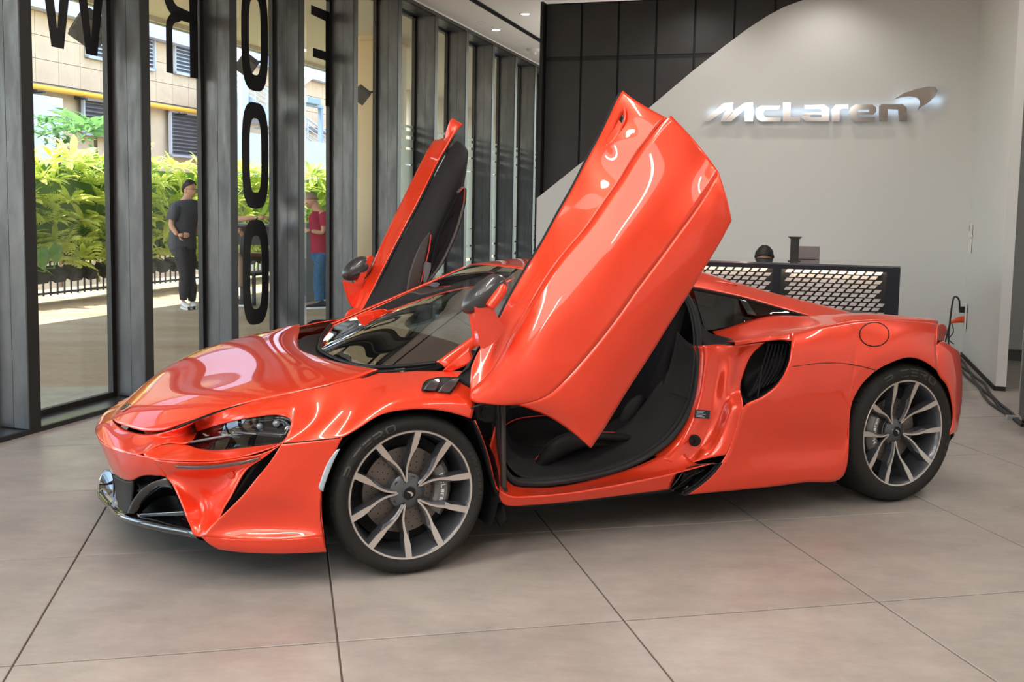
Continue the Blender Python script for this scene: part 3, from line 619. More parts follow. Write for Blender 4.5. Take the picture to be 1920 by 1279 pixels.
# ---- front wings --------------------------------------------------
def wing(mirror):
    def Q(*pts):       # keep the stations' picture points, give every one the same inset profile
        n = len(pts); dt, db = pts[0][2], pts[-1][2]
        if pts[0][0] < 709:      # meet the bonnet's edge
            yh = float(np.interp(pts[0][0], [330, 355, 416, 490, 560, 621, 672, 709], [.50, .54, .61, .67, .71, .72, .70, .65])) + .004; lo_d, hi_d = .0, .55
            for _ in range(14):
                dt = (lo_d + hi_d) / 2; yy = q(pts[0][0], pts[0][1], dt)[1]; lo_d, hi_d = (dt, hi_d) if yy > yh else (lo_d, dt)
            pts = [(pts[0][0], pts[0][1] - 1.5, dt)] + list(pts[1:])
        L = np.cumsum([0] + [math.hypot(pts[i + 1][0] - pts[i][0], pts[i + 1][1] - pts[i][1]) for i in range(n - 1)]); L = L / L[-1]
        return [q(p[0], p[1], db + (dt - db) * (1 - f)**1.75) for p, f in zip(pts, L)]
    F = [  # stations front -> rear, each top -> bottom
        Q((364, 791, .36), (366, 797, .31), (368, 803, .27), (369, 810, .24)),
        Q((416, 771, .30), (418, 779, .25), (419, 787, .215), (420, 794, .185)),
        Q((470, 757, .26), (470, 765, .21), (471, 774, .17), (472, 783, .145)),
        Q((520, 745, .245), (521, 755, .19), (523, 767, .145), (526, 779, .115)),
        Q((550, 739, .24), (551, 750, .18), (550, 768, .125), (547, 789, .075)),
        Q((580, 732, .235), (580, 748, .165), (570, 778, .09), (540, 815, .05)),
        Q((602, 727, .23), (602, 745, .155), (592, 785, .06), (528, 832, .03)),
        Q((640, 718, .235), (638, 738, .15), (625, 780, .045), (590, 826, .008)),
        Q((672, 711, .25), (668, 735, .145), (655, 775, .04), (628, 822, .0), (642, 820, 0.)),
        Q((700, 703, .265), (697, 728, .14), (688, 758, .045), (678, 785, .008), (668, 806, 0.)),
        Q((740, 700, .27), (735, 725, .135), (727, 748, .05), (720, 765, .01), (714, 778, 0.)),
        Q((780, 697, .25), (776, 716, .14), (772, 738, .05), (768, 755, .01), (766, 768, 0.)),
        Q((830, 697, .22), (826, 713, .13), (824, 735, .06), (822, 755, .012), (820, 769, 0.)),
        Q((862, 697, .20), (862, 712, .13), (862, 735, .07), (862, 762, .02), (858, 777, .005)),
        Q((886, 697, .185), (887, 714, .13), (888, 735, .075), (889, 762, .03), (883, 785, .012)),
    ]
    for st in F: pass
    # rows = transposed: sample every station to the same count
    S = [cr(s, 14) for s in F]
    rows = [[S[i][j] for i in range(len(S))] for j in range(14)]
    o = panel('front_wing', [rows], M_paint, car, 80, 30, .006, mirror, sm=(120, 20)); return o
wing(False); wing(True)
def seam(name, pts, r, par):
    b = MB(); b.tube(cr(pts, 40), r, 6); return b.build(name, M_black, par, True)
def toward(p, k): d_ = OC - np.array(p); return np.array(p) + d_ / np.linalg.norm(d_) * k
seam('bonnet_gap', [toward(P(x_, y_ + 1.5, yy_), .006) for x_, y_, yy_ in ((332, 801, .502), (355, 791, .54), (416, 768, .61), (490, 751, .67), (560, 736, .71), (621, 722, .72), (672, 710, .70), (706, 696, .66))], .0045, bon)
seam('shut_line', [toward(q(x_, y_, .004), .006) for x_, y_ in ((530, 831.5), (560, 829), (600, 825), (638, 821))], .0022, bon)
# carbon louvres behind the front wheel, and their surround
for mr in (False, True):
    o = panel('wing_vent', [[Q((790, 732, .062), (797, 716, .108), (815, 709, .128), (863, 708, .132)), Q((795, 734, .053), (805, 722, .08), (825, 719, .09), (858, 719, .09)), Q((800, 735, .05), (815, 733, .055), (828, 735, .05), (845, 738, .045))]], M_black, car, 20, 8, .004, mr)
    for a, bb in (((793, 731), (828, 710)), ((820, 735), (862, 709))):
        x0, y0 = a; x1, y1 = bb
        r0 = Q((x0, y0, .048), ((x0 + x1) / 2 - 6, (y0 + y1) / 2 - 5, .075), (x1, y1, .11))
        r1 = Q((x0 + 22, y0 + 2, .043), ((x0 + x1) / 2 + 14, (y0 + y1) / 2, .066), (x1 - 4 if x1 < 850 else x1 + 0, y1 + 1, .105))
        panel('louvre', [[r0, r1]], M_carbon, o, 12, 6, .005, mr).parent = o

# ---- front bumper (nose, scoops, side blades) --------------------
LIP0 = [P(213, 790, .0), P(228, 802, .12), P(250, 811, .26), P(285, 815, .40), P(320, 808, .49), P(345, 800, .53), P(364, 791, .555)]
CRS = Q((181, 819, .0), (200, 835, .0), (226, 845, .0), (256, 853, .0), (269, 850, .01), (290, 838, .045), (315, 831, .08), (348, 832, .10), (369, 812, .23))
MIDN = Q((193, 802, .035), (212, 818, .035), (236, 828, .045), (262, 834, .06), (290, 824, .10), (318, 818, .14), (345, 815, .18), (367, 801, .29))
RID = Q((181, 821, .0), (200, 837, 0.), (226, 847, 0.), (258, 855, 0.), (290, 861, .0), (330, 864, .0), (400, 864, .0), (450, 857, .0), (490, 847, .0), (526, 834, .0))
def mirc(row): return [mir(p) for p in row[::-1]]
def both(row, c=None):      # a full-width row from its near half
    return mirc(row) + list(row)
def skipc(row): r = [p for p in row if p[1] > .02]; return r
def wide(row, cx, cz): r = [p for p in row if p[1] > .06]; return mirc(r) + [(cx, 0, cz)] + r
nose = [wide(LIP0, *np.array(P(213, 790, 0))[[0, 2]]), wide(MIDN, *np.array(q(196, 803, .03))[[0, 2]]), wide(CRS, *np.array(q(183, 820, 0))[[0, 2]])]
bump = panel('front_bumper', [nose], M_paint, car, 80, 14, .005)
def near(rows_list, name='front_bumper_side', nu=24, nv=14, m=None, par=None, mirs=(False, True), thick=.005, lin=False):
    out = []
    for mr in mirs: out.append(panel(name, rows_list, m or M_paint, par or car, nu, nv, thick, mr, lin=lin))
    return out
bez = [Q((269, 852, .0), (290, 840, .045), (315, 834, .075), (348, 835, .10), (372, 842, .10), (400, 845, .10), (470, 839, .065), (528, 832, .03)),
       Q((272, 854, .0), (292, 851, .02), (318, 850, .05), (350, 850, .06), (375, 852, .055), (405, 853, .05), (465, 847, .035), (527, 833, .02)),
       Q((266, 856, .0), (290, 861, .0), (318, 863, .0), (345, 864, .0), (380, 864.5, .0), (410, 863, .0), (460, 855, .0), (526, 834, .0))]
near([bez], 'headlamp_bezel', 40, 12)
# chin below the crease
def sym(*pts): r = list(pts); return mirc(r[1:]) + r
chin = [sym(P(183, 818, 0), q(200, 834, .002), q(226, 843.5, .002), q(256, 851.5, .002), q(275, 856, .002), q(297, 861, .001)),
        sym(P(195, 851, 0), q(212, 867, .015), q(236, 877, .015), q(256, 877, .015), q(276, 877, .015), q(302, 878, .012)),
        sym(P(208, 881, 0), q(222, 893, .04), q(234, 899, .04), q(246, 901, .04), q(270, 891.5, .035), q(311, 893, .03))]
panel('front_bumper_chin', [chin], M_paint, car, 50, 14, .005)
fas = [Q((290, 862, .0), (330, 866, .0), (400, 866, .0), (450, 859, .0), (490, 851, .0), (524, 836, .0)),
       Q((298, 876, .01), (335, 880, .02), (400, 880, .02), (440, 876, .02), (470, 870, .01), (497, 856, .0)),
       Q((310, 893, .03), (340, 893, .05), (380, 893, .065), (410, 893, .06), (440, 889, .035), (463, 880, .005)),
       Q((322, 907, .03), (345, 910, .055), (380, 915, .08), (408, 915, .075), (432, 910, .04), (446, 907, .005)),
       Q((331, 924, .02), (350, 928, .05), (378, 935, .085), (400, 938, .08), (422, 935, .045), (434, 930, .005)),
       Q((341, 946, .01), (358, 950, .04), (378, 956, .07), (394, 957, .07), (412, 955, .035), (421, 951, .005)),
       Q((350, 970, .0), (362, 973, .02), (378, 976, .04), (390, 978, .04), (402, 977, .02), (411, 973, .004)),
       Q((358, 990, .0), (366, 993, .005), (375, 995, .01), (382, 995, .01), (388, 994, .005), (393, 991, .0)),
       Q((362, 1001, .0), (366, 1004, .0), (370, 1006, .0), (374, 1007, .0), (377, 1007, .0), (380, 1005, .0))]
near([fas], 'front_bumper_scoop', 30, 50)
bl = [Q((528, 832, .0), (560, 829, .0), (600, 825, .0), (642, 820, .0)),
      Q((508, 864, .0), (545, 861, .0), (590, 858, .0), (622, 860, .0)),
      Q((481, 897, .0), (530, 895, .002), (575, 893, .002), (607, 893, .0)),
      Q((455, 929, .0), (510, 929, .012), (560, 930, .012), (603, 935, .0)),
      Q((424, 960, .0), (490, 963, .035), (550, 967, .035), (604, 972, .004)),
      Q((396, 987, .0), (460, 990, .03), (540, 995, .035), (607, 996, .006)),
      Q((378, 1006, .0), (440, 1011, .0), (520, 1012, .004), (608, 1006, .004))]
bl2 = [bl[-1], Q((392, 1019, .006), (440, 1026, .006), (520, 1027, .008), (610, 1022, .008)), Q((410, 1029, .02), (445, 1034, .02), (520, 1037.5, .02), (612, 1034, .02))]
near([bl, bl2], 'front_bumper_blade', 30, 30)
# side slot: dark back wall and bright edge
near([[Q((524, 836, .03), (505, 850, .05), (470, 880, .06), (445, 920, .06), (420, 965, .04)), Q((530, 836, .05), (512, 866, .08), (485, 900, .09), (458, 930, .08), (426, 965, .05))]], 'slot_liner', 16, 6, M_gloss)
near([[Q((505, 842, .02), (488, 860, .02), (463, 892, .02), (438, 930, .02), (414, 970, .02)), Q((524, 842, .06), (510, 866, .07), (483, 900, .07), (455, 932, .07), (424, 968, .05))]], 'slot_vane', 16, 6, M_black)
near([[Q((327, 873, -.006), (360, 874, -.006), (400, 872.5, -.006), (450, 866, -.006), (489, 857, -.006)), Q((334, 878, -.004), (362, 879.5, -.004), (400, 878, -.004), (450, 871, -.004), (478, 865, -.004))]], 'indicator_strip', 24, 4, mat('indicator_strip_grey', (.10, .075, .08), .2, .3, 1.))
# parking sensors (flush discs)
def flush_disc(name, p3, n3, r, m, par=None, t=.003, mirs=(False, True)):
    for mr in mirs:
        c = np.array(p3, float); nn = np.array(n3, float); 
        if mr: c = np.array(mir(c)); nn = np.array(mir(nn))
        nn /= np.linalg.norm(nn); a = np.cross(nn, [0, 0, 1.]); a /= np.linalg.norm(a); bb_ = np.cross(nn, a); b = MB()
        b.lathe([(0.0001, t), (r * .82, t), (r, t * .3), (r, 0)], 20, lambda v: tuple(c + v[0] * a + v[1] * bb_ + v[2] * nn))
        b.build(name, m, par or car, True, 30)
M_paint2 = mat('orange_paint_sensor', (.70, .04, .012), rough=.4, metal=.3, coat=.6)
flush_disc('parking_sensor', q(433, 891, .03), (-.6, .8, 0), .014, M_paint2)
flush_disc('parking_sensor', P(232, 863, .25), (-1, .1, 0), .012, M_paint2)
# reflector ahead of the wheel
near([[Q((631, 843, .0), (614, 868, -.002), (600, 905, -.002), (597, 915, -.002), (605, 921, .0)), Q((637, 842, .0), (625, 866, -.002), (612, 900, -.002), (607, 915, 0.), (606, 922, .0))]], 'side_reflector', 14, 4, mat('reflector_grey', (.42, .5, .58), .25, .1, 1.), thick=.006)

# ---- headlamps ----------------------------------------------------
lampT = [(347, 833, .105), (368, 814, .225), (420, 795, .18), (472, 784, .14), (524, 779, .11), (541, 783, .085), (547, 792, .07)]
lampB = [(348, 835, .105), (372, 842, .10), (400, 845, .10), (470, 839, .065), (505, 835, .045), (528, 831, .03), (541, 815, .045)]
def lamprow(f, din): return [q(a[0] * (1 - f) + b_[0] * f, a[1] * (1 - f) + b_[1] * f, a[2] * (1 - f) + b_[2] * f + din) for a, b_ in zip(lampT, lampB)]
for mr in (False, True):
    hl = panel('headlamp', [[lamprow(0, .03), lamprow(.5, .08), lamprow(1, .03)]], M_gloss, car, 24, 10, .004, mr)
    # bright reflector bowl, projector and running-light blade inside
    o = panel('projector_bowl', [[Q((440, 800, .20), (490, 789, .165), (530, 787, .125), (543, 797, .095)), Q((438, 806, .195), (490, 798, .18), (530, 798, .15), (540, 806, .10)), Q((440, 811, .17), (480, 812, .15), (510, 815, .12), (535, 816, .085))]], mat('lamp_mirror', (.16, .17, .19), .16, .9), hl, 20, 8, .003, mr, lin=True)
    panel('light_blade', [[Q((436, 809, .12), (470, 812, .115), (500, 814, .10), (530, 818, .07)), Q((436, 813, .118), (470, 816, .11), (500, 819, .095), (528, 822, .065))]], mat('lamp_blade', (.03, .032, .04), .2, .3, 1.), hl, 20, 4, .012, mr)
    panel('running_light', [[Q((349, 829, .115), (380, 823, .14), (432, 814, .13)), Q((349, 833, .115), (382, 827, .14), (434, 817, .128))]], mat('lamp_strip', (.16, .16, .17), .25, .2, .8), hl, 14, 3, .004, mr)
    for (lx, ly, ld, lr) in ((518, 794, .135, .014), (487, 799, .17, .013)):
        c = np.array(q(lx, ly, ld)); b = MB()
        if mr: c = np.array(mir(c))
        b.ball(c, lr, 14, 8); b.build('projector_lens', mat('projector_glass', (.5, .55, .6), .05, .3, 1.) if 'projector_glass' not in bpy.data.materials else bpy.data.materials['projector_glass'], hl, True)
    panel('lamp_cover', [[lamprow(0, .0), lamprow(.5, .01), lamprow(1, .0)]], M_lens, hl, 24, 10, 0, mr)

# ---- splitter and intakes
lipn = PP((208, 959, .08), (217, 968, .22), (260, 983, .42), (300, 992, .53), (350, 1001.5, .66), (366, 1006, .72))
lipf = PP((183, 927, -.33), (190, 941, -.2), (200, 951, -.08)); lipf = [(-.90, -.60, .165), (-1.0, -.48, .13)] + lipf
l0 = lipf + lipn
def lrow(dx, dz, sy=1.): return [(p[0] + dx, p[1] * sy, p[2] + dz) for p in l0]
panel('front_splitter', [[lrow(.16, .030, .90), lrow(.05, .022, .97), lrow(.008, .012), lrow(0, 0), lrow(.012, -.012), lrow(.30, -.015, .9)]], M_gloss, car, 70, 20, 0)
far = [PP((194, 882, -.45), (185, 905, -.42), (183, 927, -.34)), PP((200, 880, -.43), (200, 905, -.38), (203, 940, -.20)), PP((208, 881, -.40), (217, 910, -.30), (219, 950, -.10))]
panel('splitter_end_plate', [far], M_gloss, car, 16, 14, .004)
for mr in (False, True):
    o = panel('front_intake', [[PP((246, 900, .22), (280, 890, .36), (312, 893, .46), (330, 925, .50)), PP((262, 920, .12), (290, 915, .24), (320, 920, .34), (338, 945, .40)), PP((250, 958, .10), (290, 965, .24), (330, 975, .36), (352, 985, .48)), PP((236, 966, .26), (275, 976, .40), (320, 988, .50), (358, 998, .60))]], M_black, car, 24, 24, .004, mr)
    panel('intake_vane', [[PP((239, 962, .34), (250, 937, .38), (275, 911, .47), (314, 896, .60)), PP((252, 963, .36), (268, 938, .40), (294, 918, .48), (322, 912, .60)), PP((262, 963, .32), (285, 942, .34), (312, 930, .42), (330, 930, .50))]], M_gloss, o, 24, 12, .004, mr)
    panel('intake_blade', [[PP((258, 963, .36), (300, 961, .46), (348, 958, .62)), PP((262, 970, .37), (300, 968, .46), (351, 967, .62))]], M_gloss, o, 20, 4, .010, mr)
    panel('splitter_pillar', [[PP((212, 890, .05), (226, 897, .18), (240, 902, .29), (252, 899, .36)), PP((219, 925, .06), (230, 930, .2), (240, 930, .3), (250, 925, .35)), PP((222, 960, .12), (230, 963, .23), (238, 964, .31), (244, 964, .34))]], M_black, car, 14, 12, .004, mr)
b = MB(); b.box(-.74, -.62, -.56, .56, .12, .42); b.build('nose_core', M_black, car)
# ---- floor pan, wheel housings, added dark inner boxes that block light ----------------------
b = MB(); b.box(-.62, 3.1, -.70, .70, .12, .17); b.box(.50, 2.15, -.70, .70, .15, .18); b.build('floor_pan', M_black, car)
def arch_liner(cx, r, w0, w1, z, name='wheel_arch_liner', a0=-25, a1=205):
    for sg in (1, -1):
        b = MB(); N = 26; rows = []
        for yy in (w1, w0):
            rows.append([(cx + r * math.cos(math.radians(a)), sg * yy, z + r * math.sin(math.radians(a))) for a in np.linspace(a0, a1, N)])
        rows.append([(cx + .05 * math.cos(math.radians(a)), sg * w0, z + .05 * math.sin(math.radians(a))) for a in np.linspace(a0, a1, N)])
        b.grid(rows); b.build(name, M_black, car, True)
arch_liner(0, .375, .60, .95, .315); arch_liner(2.64, .40, .58, .93, .35, a0=8, a1=190)
for bx_ in ((2.2, 3.15, -.56, .56, .17, .80), (-.35, .40, -.58, .58, .17, .60), (-.60, -.35, -.62, .62, .17, .50)):
    b = MB(); b.box(*bx_); b.build('inner_light_block', M_black, car)

# ---- cowl, wipers, windscreen, roof --------------------------------
WSB = [(.125, -.67, .812), P(606, 628, -.5), P(600, 645, -.28), P(603, 660, -.02), (-.07, .28, .757), (.0, .5, .765), (.20, .67, .80)]
cowl = [[(.08, -.66, .785), P(571, 626, -.45), P(556, 642, -.2), P(566, 657, 0), P(600, 672, .2), P(640, 684, .38), P(709, 692, .62)], [np.array(p) + [.0, 0, -.012] for p in WSB]]
cowl[0] = [np.array(p) + [.0, 0, -.016] for p in cowl[0]]
panel('cowl', [cowl], M_black, car, 40, 6, .004)
WST = [(.86, -.55, 1.122), (.82, -.40, 1.147), (.795, -.2, 1.162), (.785, 0, 1.168), (.79, .2, 1.169), (.81, .40, 1.163), (.84, .55, 1.152)]
def lerp_row(A, B, f, bul=0.): return [tuple(np.array(a) * (1 - f) + np.array(b_) * f + np.array([-.45, 0, .85]) * bul * (1 - (abs(a[1]) / .68)**2)) for a, b_ in zip(A, B)]
WR = [WSB] + [lerp_row(WSB, WST, f, .014 * math.sin(PI * f)) for f in (.2, .4, .6, .8)] + [WST]
ws = panel('windscreen', [WR], M_cglass2, car, 40, 30, 0, sm=(10, 10))
b = MB(); b.tube([np.array(p) + [0, 0, .004] for p in cr(WSB, 30)], .009, 8); b.build('windscreen_seal', M_black, car, True)
# A pillars
for sg, ix in ((1, -1), (-1, 0)):
    e_ = [np.array(r[ix]) for r in WR]
    r0 = [p + [0, 0, .003] for p in e_]; r1 = [p + [.004, sg * .018, .008] for p in e_]; r2 = [p + [.03, sg * .042, -.018] for p in e_]
    panel('windscreen_pillar', [[r0, r1, r2]], M_paint, car, 24, 8, .006)
panel('scuttle', [[[np.array(q(830, 695, .22)), np.array(q(855, 672, .19)), np.array(q(880, 650, .17))], [np.array(q(845, 697, .21)), np.array(q(868, 688, .17)), np.array(q(890, 680, .15))]]], M_paint, car, 12, 6, .004)
# roof
ROOF = []
for x, zc, ze, hw in ((.80, 1.169, 1.128, .56), (1.0, 1.190, 1.145, .56), (1.25, 1.198, 1.150, .56), (1.5, 1.190, 1.140, .555), (1.7, 1.172, 1.118, .55), (1.88, 1.145, 1.092, .54)):
    row = []
    for f in (-1, -.8, -.45, 0, .45, .8, 1):
        xx = x + (.07 * f * f if x < .9 else (.04 * f * f if x < 1.1 else 0)); row.append((xx, f * hw, zc + (ze - zc) * abs(f)**2.6))
    ROOF.append(row)
ROOF[0] = [(p[0] + .002, p[1], p[2] + .002) for p in (WST[0], WST[1], WST[2], WST[3], WST[4], WST[5], WST[6])]
panel('roof', [ROOF], M_paint, car, 30, 30, .006)
# flying buttresses / roof rails down to the deck
for mr in (False, True):
    top = PP((1230, 500, .50), (1319, 512, .50), (1364, 526, .50), (1411, 539, .50), (1449, 550, .51), (1505, 564, .53), (1558, 577, .56), (1600, 588, .60))
    mid = PP((1230, 515, .56), (1315, 525, .56), (1360, 538, .565), (1405, 550, .57), (1445, 563, .58), (1500, 577, .60), (1540, 587, .63), (1580, 596, .67))
    low = PP((1230, 528, .60), (1299, 539, .60), (1350, 549, .605), (1392, 558, .61), (1445, 573, .62), (1480, 583, .63), (1515, 592, .66), (1560, 600, .71))
    panel('roof_buttress', [[top, mid, low]], M_paint, car, 36, 12, .006, mr)
    inn = [np.array(p) + [0, -.06, -.012] for p in top]; inn2 = [np.array(p) + [.02, -.09, -.16] for p in top]
    panel('buttress_inner', [[top, inn, inn2]], M_paint, car, 24, 8, .004, mr)
    b = MB(); lw = [np.array(p) + [0, .0, -.006] for p in low[:7]]; lw = [mir(p) for p in lw] if mr else lw
    b.tube(cr(lw, 30), .009, 8); b.build('window_seal', M_black, car, True)
    # quarter glass
    gl = [PP((1300, 542, .60), (1350, 552, .605), (1385, 560, .61)), PP((1310, 580, .615), (1360, 585, .625), (1400, 585, .63)), PP((1322, 620, .64), (1365, 613, .655), (1410, 598, .655))]
    panel('quarter_window', [gl], M_cglass, car, 12, 8, 0, mr)
    gl2 = [PP((1396, 562, .612), (1440, 573, .62), (1478, 583, .632)), PP((1406, 578, .63), (1440, 584, .64), (1482, 588, .645)), PP((1418, 592, .65), (1445, 589, .65), (1486, 590, .65))]
    panel('rear_quarter_window', [gl2], M_cglass, car, 12, 8, 0, mr)
    panel('window_pillar', [[PP((1384, 558, .608), (1402, 590, .652)), PP((1398, 562, .612), (1420, 594, .652))]], M_gloss, car, 6, 6, .01, mr)
# engine deck and rear screen
deck = [[(1.88, -.46, 1.10), (1.88, 0, 1.14), (1.88, .46, 1.10)], [(2.2, -.46, 1.0), (2.2, 0, 1.04), (2.2, .46, 1.0)], [(2.6, -.5, .90), (2.6, 0, .94), (2.6, .5, .90)], [(3.0, -.5, .85), (3.0, 0, .88), (3.0, .5, .85)], [(3.25, -.55, .84), (3.28, 0, .86), (3.25, .55, .84)]]
panel('engine_cover', [deck], M_black, car, 16, 20, .006)

# ---- rear quarter ------------------------------------------------
HT = PP((1336, 622, .66), (1370, 613, .665), (1412, 599, .67), (1450, 592, .675), (1484, 592, .68), (1515, 593, .67), (1558, 583, .62), (1620, 586, .60), (1680, 592, .60), (1730, 597, .60), (1770, 606, .60))
HT = PP((1336, 622, .66), (1370, 613, .665), (1412, 599, .67), (1450, 592, .675), (1484, 592, .68), (1520, 593, .69), (1565, 590, .72), (1620, 588, .74), (1680, 593, .74), (1730, 597.5, .72), (1771, 606.5, .68))
SH = PP((1378, 641, .90), (1410, 637, .90), (1440, 632, .89), (1480, 625, .885), (1520, 617, .88), (1560, 609, .875), (1600, 603, .87), (1645, 601, .86), (1690, 602, .845), (1735, 606, .80), (1773, 612, .72))
MID = [(np.array(a) + np.array(b_)) / 2 + np.array([0, 0, dz]) for a, b_, dz in zip(HT, SH, (-.01, -.018, -.022, -.022, -.016, -.008, .0, .005, .006, .006, .003))]
cols = [  # (px, py, d) from shoulder to bottom
    [(1484, 626, .085), (1484, 640, .05), (1478, 682, .02), (1461, 716, .01), (1430, 743, .0), (1393, 763, .0), (1378, 810, .0), (1362, 852, .0), (1330, 893, .0), (1283, 928, .0)],
    [(1510, 620, .088), (1508, 650, .03), (1500, 700, .006), (1480, 745, .0), (1455, 780, .002), (1435, 815, .012), (1420, 845, .012), (1400, 868, .004), (1375, 895, .0), (1345, 922, .006)],
    [(1540, 613, .09), (1538, 650, .03), (1532, 700, .004), (1520, 745, .0), (1505, 785, .004), (1492, 818, .018), (1482, 845, .02), (1470, 868, .008), (1450, 890, .002), (1430, 914, .008)],
    [(1570, 608, .092), (1568, 650, .03), (1562, 700, .004), (1556, 745, .0), (1548, 785, .006), (1540, 818, .02), (1534, 845, .022), (1526, 865, .01), (1518, 884, .003), (1508, 904, .008)],
    [(1596, 604, .095), (1595, 645, .03), (1591, 690, .004), (1586, 740, .0), (1580, 790, .002), (1579, 820, .01), (1578.5, 840, .012), (1578, 858, .006), (1578, 874, .003), (1578, 895, .008)],
    [(1612, 603, .10), (1611, 640, .035), (1609, 675, .006), (1605, 700, .0), (1601, 722, .0), (1596.6, 755, .0)],
    [(1632, 602, .105), (1631, 635, .04), (1628, 660, .01), (1624, 680, .0), (1620, 698, .0), (1614, 722, .0)],
    [(1656, 601, .11), (1654, 630, .045), (1651, 650, .015), (1648, 668, .0), (1646, 680, .0), (1643, 694, .0)],
    [(1685, 602, .12), (1683, 625, .05), (1680, 642, .02), (1677, 658, .004), (1675, 668, .0), (1672.6, 678.8, .0)],
    [(1712, 604, .13), (1709, 622, .06), (1706, 638, .025), (1703, 652, .006), (1702, 661, .0), (1700.7, 670, .0)],
    [(1738, 606, .14), (1735, 624, .07), (1732, 640, .03), (1730, 654, .01), (1729.5, 665, .0), (1729, 676, .0)],
    [(1758, 609, .15), (1756, 626, .085), (1754, 644, .045), (1755, 662, .012), (1756, 680, .0), (1757, 695.7, .0)],
]
COL = [cr(Q(*c), 26) for c in cols]
rowsQ = [[COL[i][j] for i in range(len(COL))] for j in range(26)]
for i in range(len(COL)):   # make the first row follow the shoulder line
    pass
SHQ = [c[0] for c in COL]
for mr in (False, True):
    o = panel('rear_quarter_panel', [rowsQ], M_paint, car, 60, 50, .006, mr, sm=(40, 20))
    # haunch: from window line over the shoulder
    spear = Q((1378, 641, .06), (1410, 637, .062), (1440, 632, .068), (1466, 628, .078)) + SHQ
    hi = PP((1336, 622, .66), (1362, 616, .665), (1395, 605, .668), (1425, 597, .672), (1450, 593, .675), (1484, 593, .68), (1520, 593, .69), (1548, 591, .71), (1572, 590, .725), (1595, 588.5, .735), (1618, 588, .74), (1645, 589.5, .74), (1680, 593, .735), (1710, 596, .725), (1738, 599, .71), (1758, 603, .70))
    n_ = min(len(spear), len(hi)); spear_, hi_ = spear[:n_], hi[:n_]
    md = [(np.array(a) * .5 + np.array(b_) * .5) + np.array([0, 0, -.02 if i < 6 else (.0 if i < 8 else .012)]) for i, (a, b_) in enumerate(zip(spear_, hi_))]
    panel('rear_haunch', [[hi_, md, spear_]], M_paint, o, 60, 14, .005, mr)
    panel('intake_brow', [[Q((1378, 641, .06), (1410, 637, .062), (1440, 632, .068), (1466, 628, .078), (1484, 626, .085)), Q((1378, 648, .065), (1410, 643, .06), (1437, 640, .055), (1466, 637, .05), (1484, 640, .05))]], M_paint, o, 16, 6, .008, mr)
    # tail: ducktail lip and rear corner
    tl = [[P(1645, 589, .74), P(1700, 595, .73), P(1745, 601, .70), P(1771, 606, .66)], list(Q((1758, 609, .15), (1765, 609, .16), (1770, 609, .17), (1774, 613, .18)))]
    tail = [[q(1757, 609, .15), P(1766, 608, .76), P(1773, 611, .70)], [q(1756, 622, .09), P(1767, 619, .77), P(1774.5, 617, .70)], [q(1755, 636, .06), P(1764, 632, .80), P(1771, 630, .73)], [q(1754, 650, .035), P(1762, 643, .83), P(1768, 640, .77)]]
    panel('tail_corner', [tail], M_paint, o, 12, 16, .006, mr)
    cor = [Q((1754, 648, .04), (1760, 643, .05), (1768, 640, .08)), Q((1756, 672, .004), (1770, 660, .02), (1786, 652, .06)), Q((1757, 695.7, .0), (1776, 680, .008), (1799, 666, .06)),
           Q((1777, 727, .0), (1790, 712, .012), (1803, 700, .06)), Q((1785, 758, .0), (1794, 752, .015), (1803.5, 735, .05)), Q((1786.6, 783, .0), (1794, 780, .012), (1800, 776, .04)), Q((1780, 815, .0), (1787, 812, .01), (1794, 808, .03))]
    panel('rear_bumper_corner', [cor], M_paint, car, 16, 40, .006, mr)
    back = [[c[-1] for c in cor], [np.array(c[-1]) + [.02, -.25, .0] for c in cor], [np.array([c[-1][0] + .05, .0, c[-1][2]]) for c in cor]]
    panel('rear_bumper', [back], M_black, car, 30, 10, .006, mr)
    panel('diffuser', [[PP((1789, 812, .84), (1788, 818, .84)), PP((1774, 818, .80), (1776, 834, .80))]], M_gloss, car, 8, 6, .01, mr)
    # fuel flap (a raised ring groove + disc)
    if not mr:
        ring = [on_surf('rear_quarter_panel', 1639.5 + 27.5 * math.cos(t), 627 + 22.5 * math.sin(t), .006) for t in np.linspace(0, 2 * PI, 41)]
        b = MB(); b.tube(ring, .0028, 6, False); b.build('fuel_flap_gap', M_black, o, True)
        b = MB(); b.tube([on_surf('rear_quarter_panel', x_, y_) for x_, y_ in ((1472, 688), (1490, 687), (1515, 683.5), (1540, 681), (1565, 680.5), (1590, 682.5), (1615, 687), (1642, 694))], .0022, 6, False); b.build('shut_line', M_black, o, True)
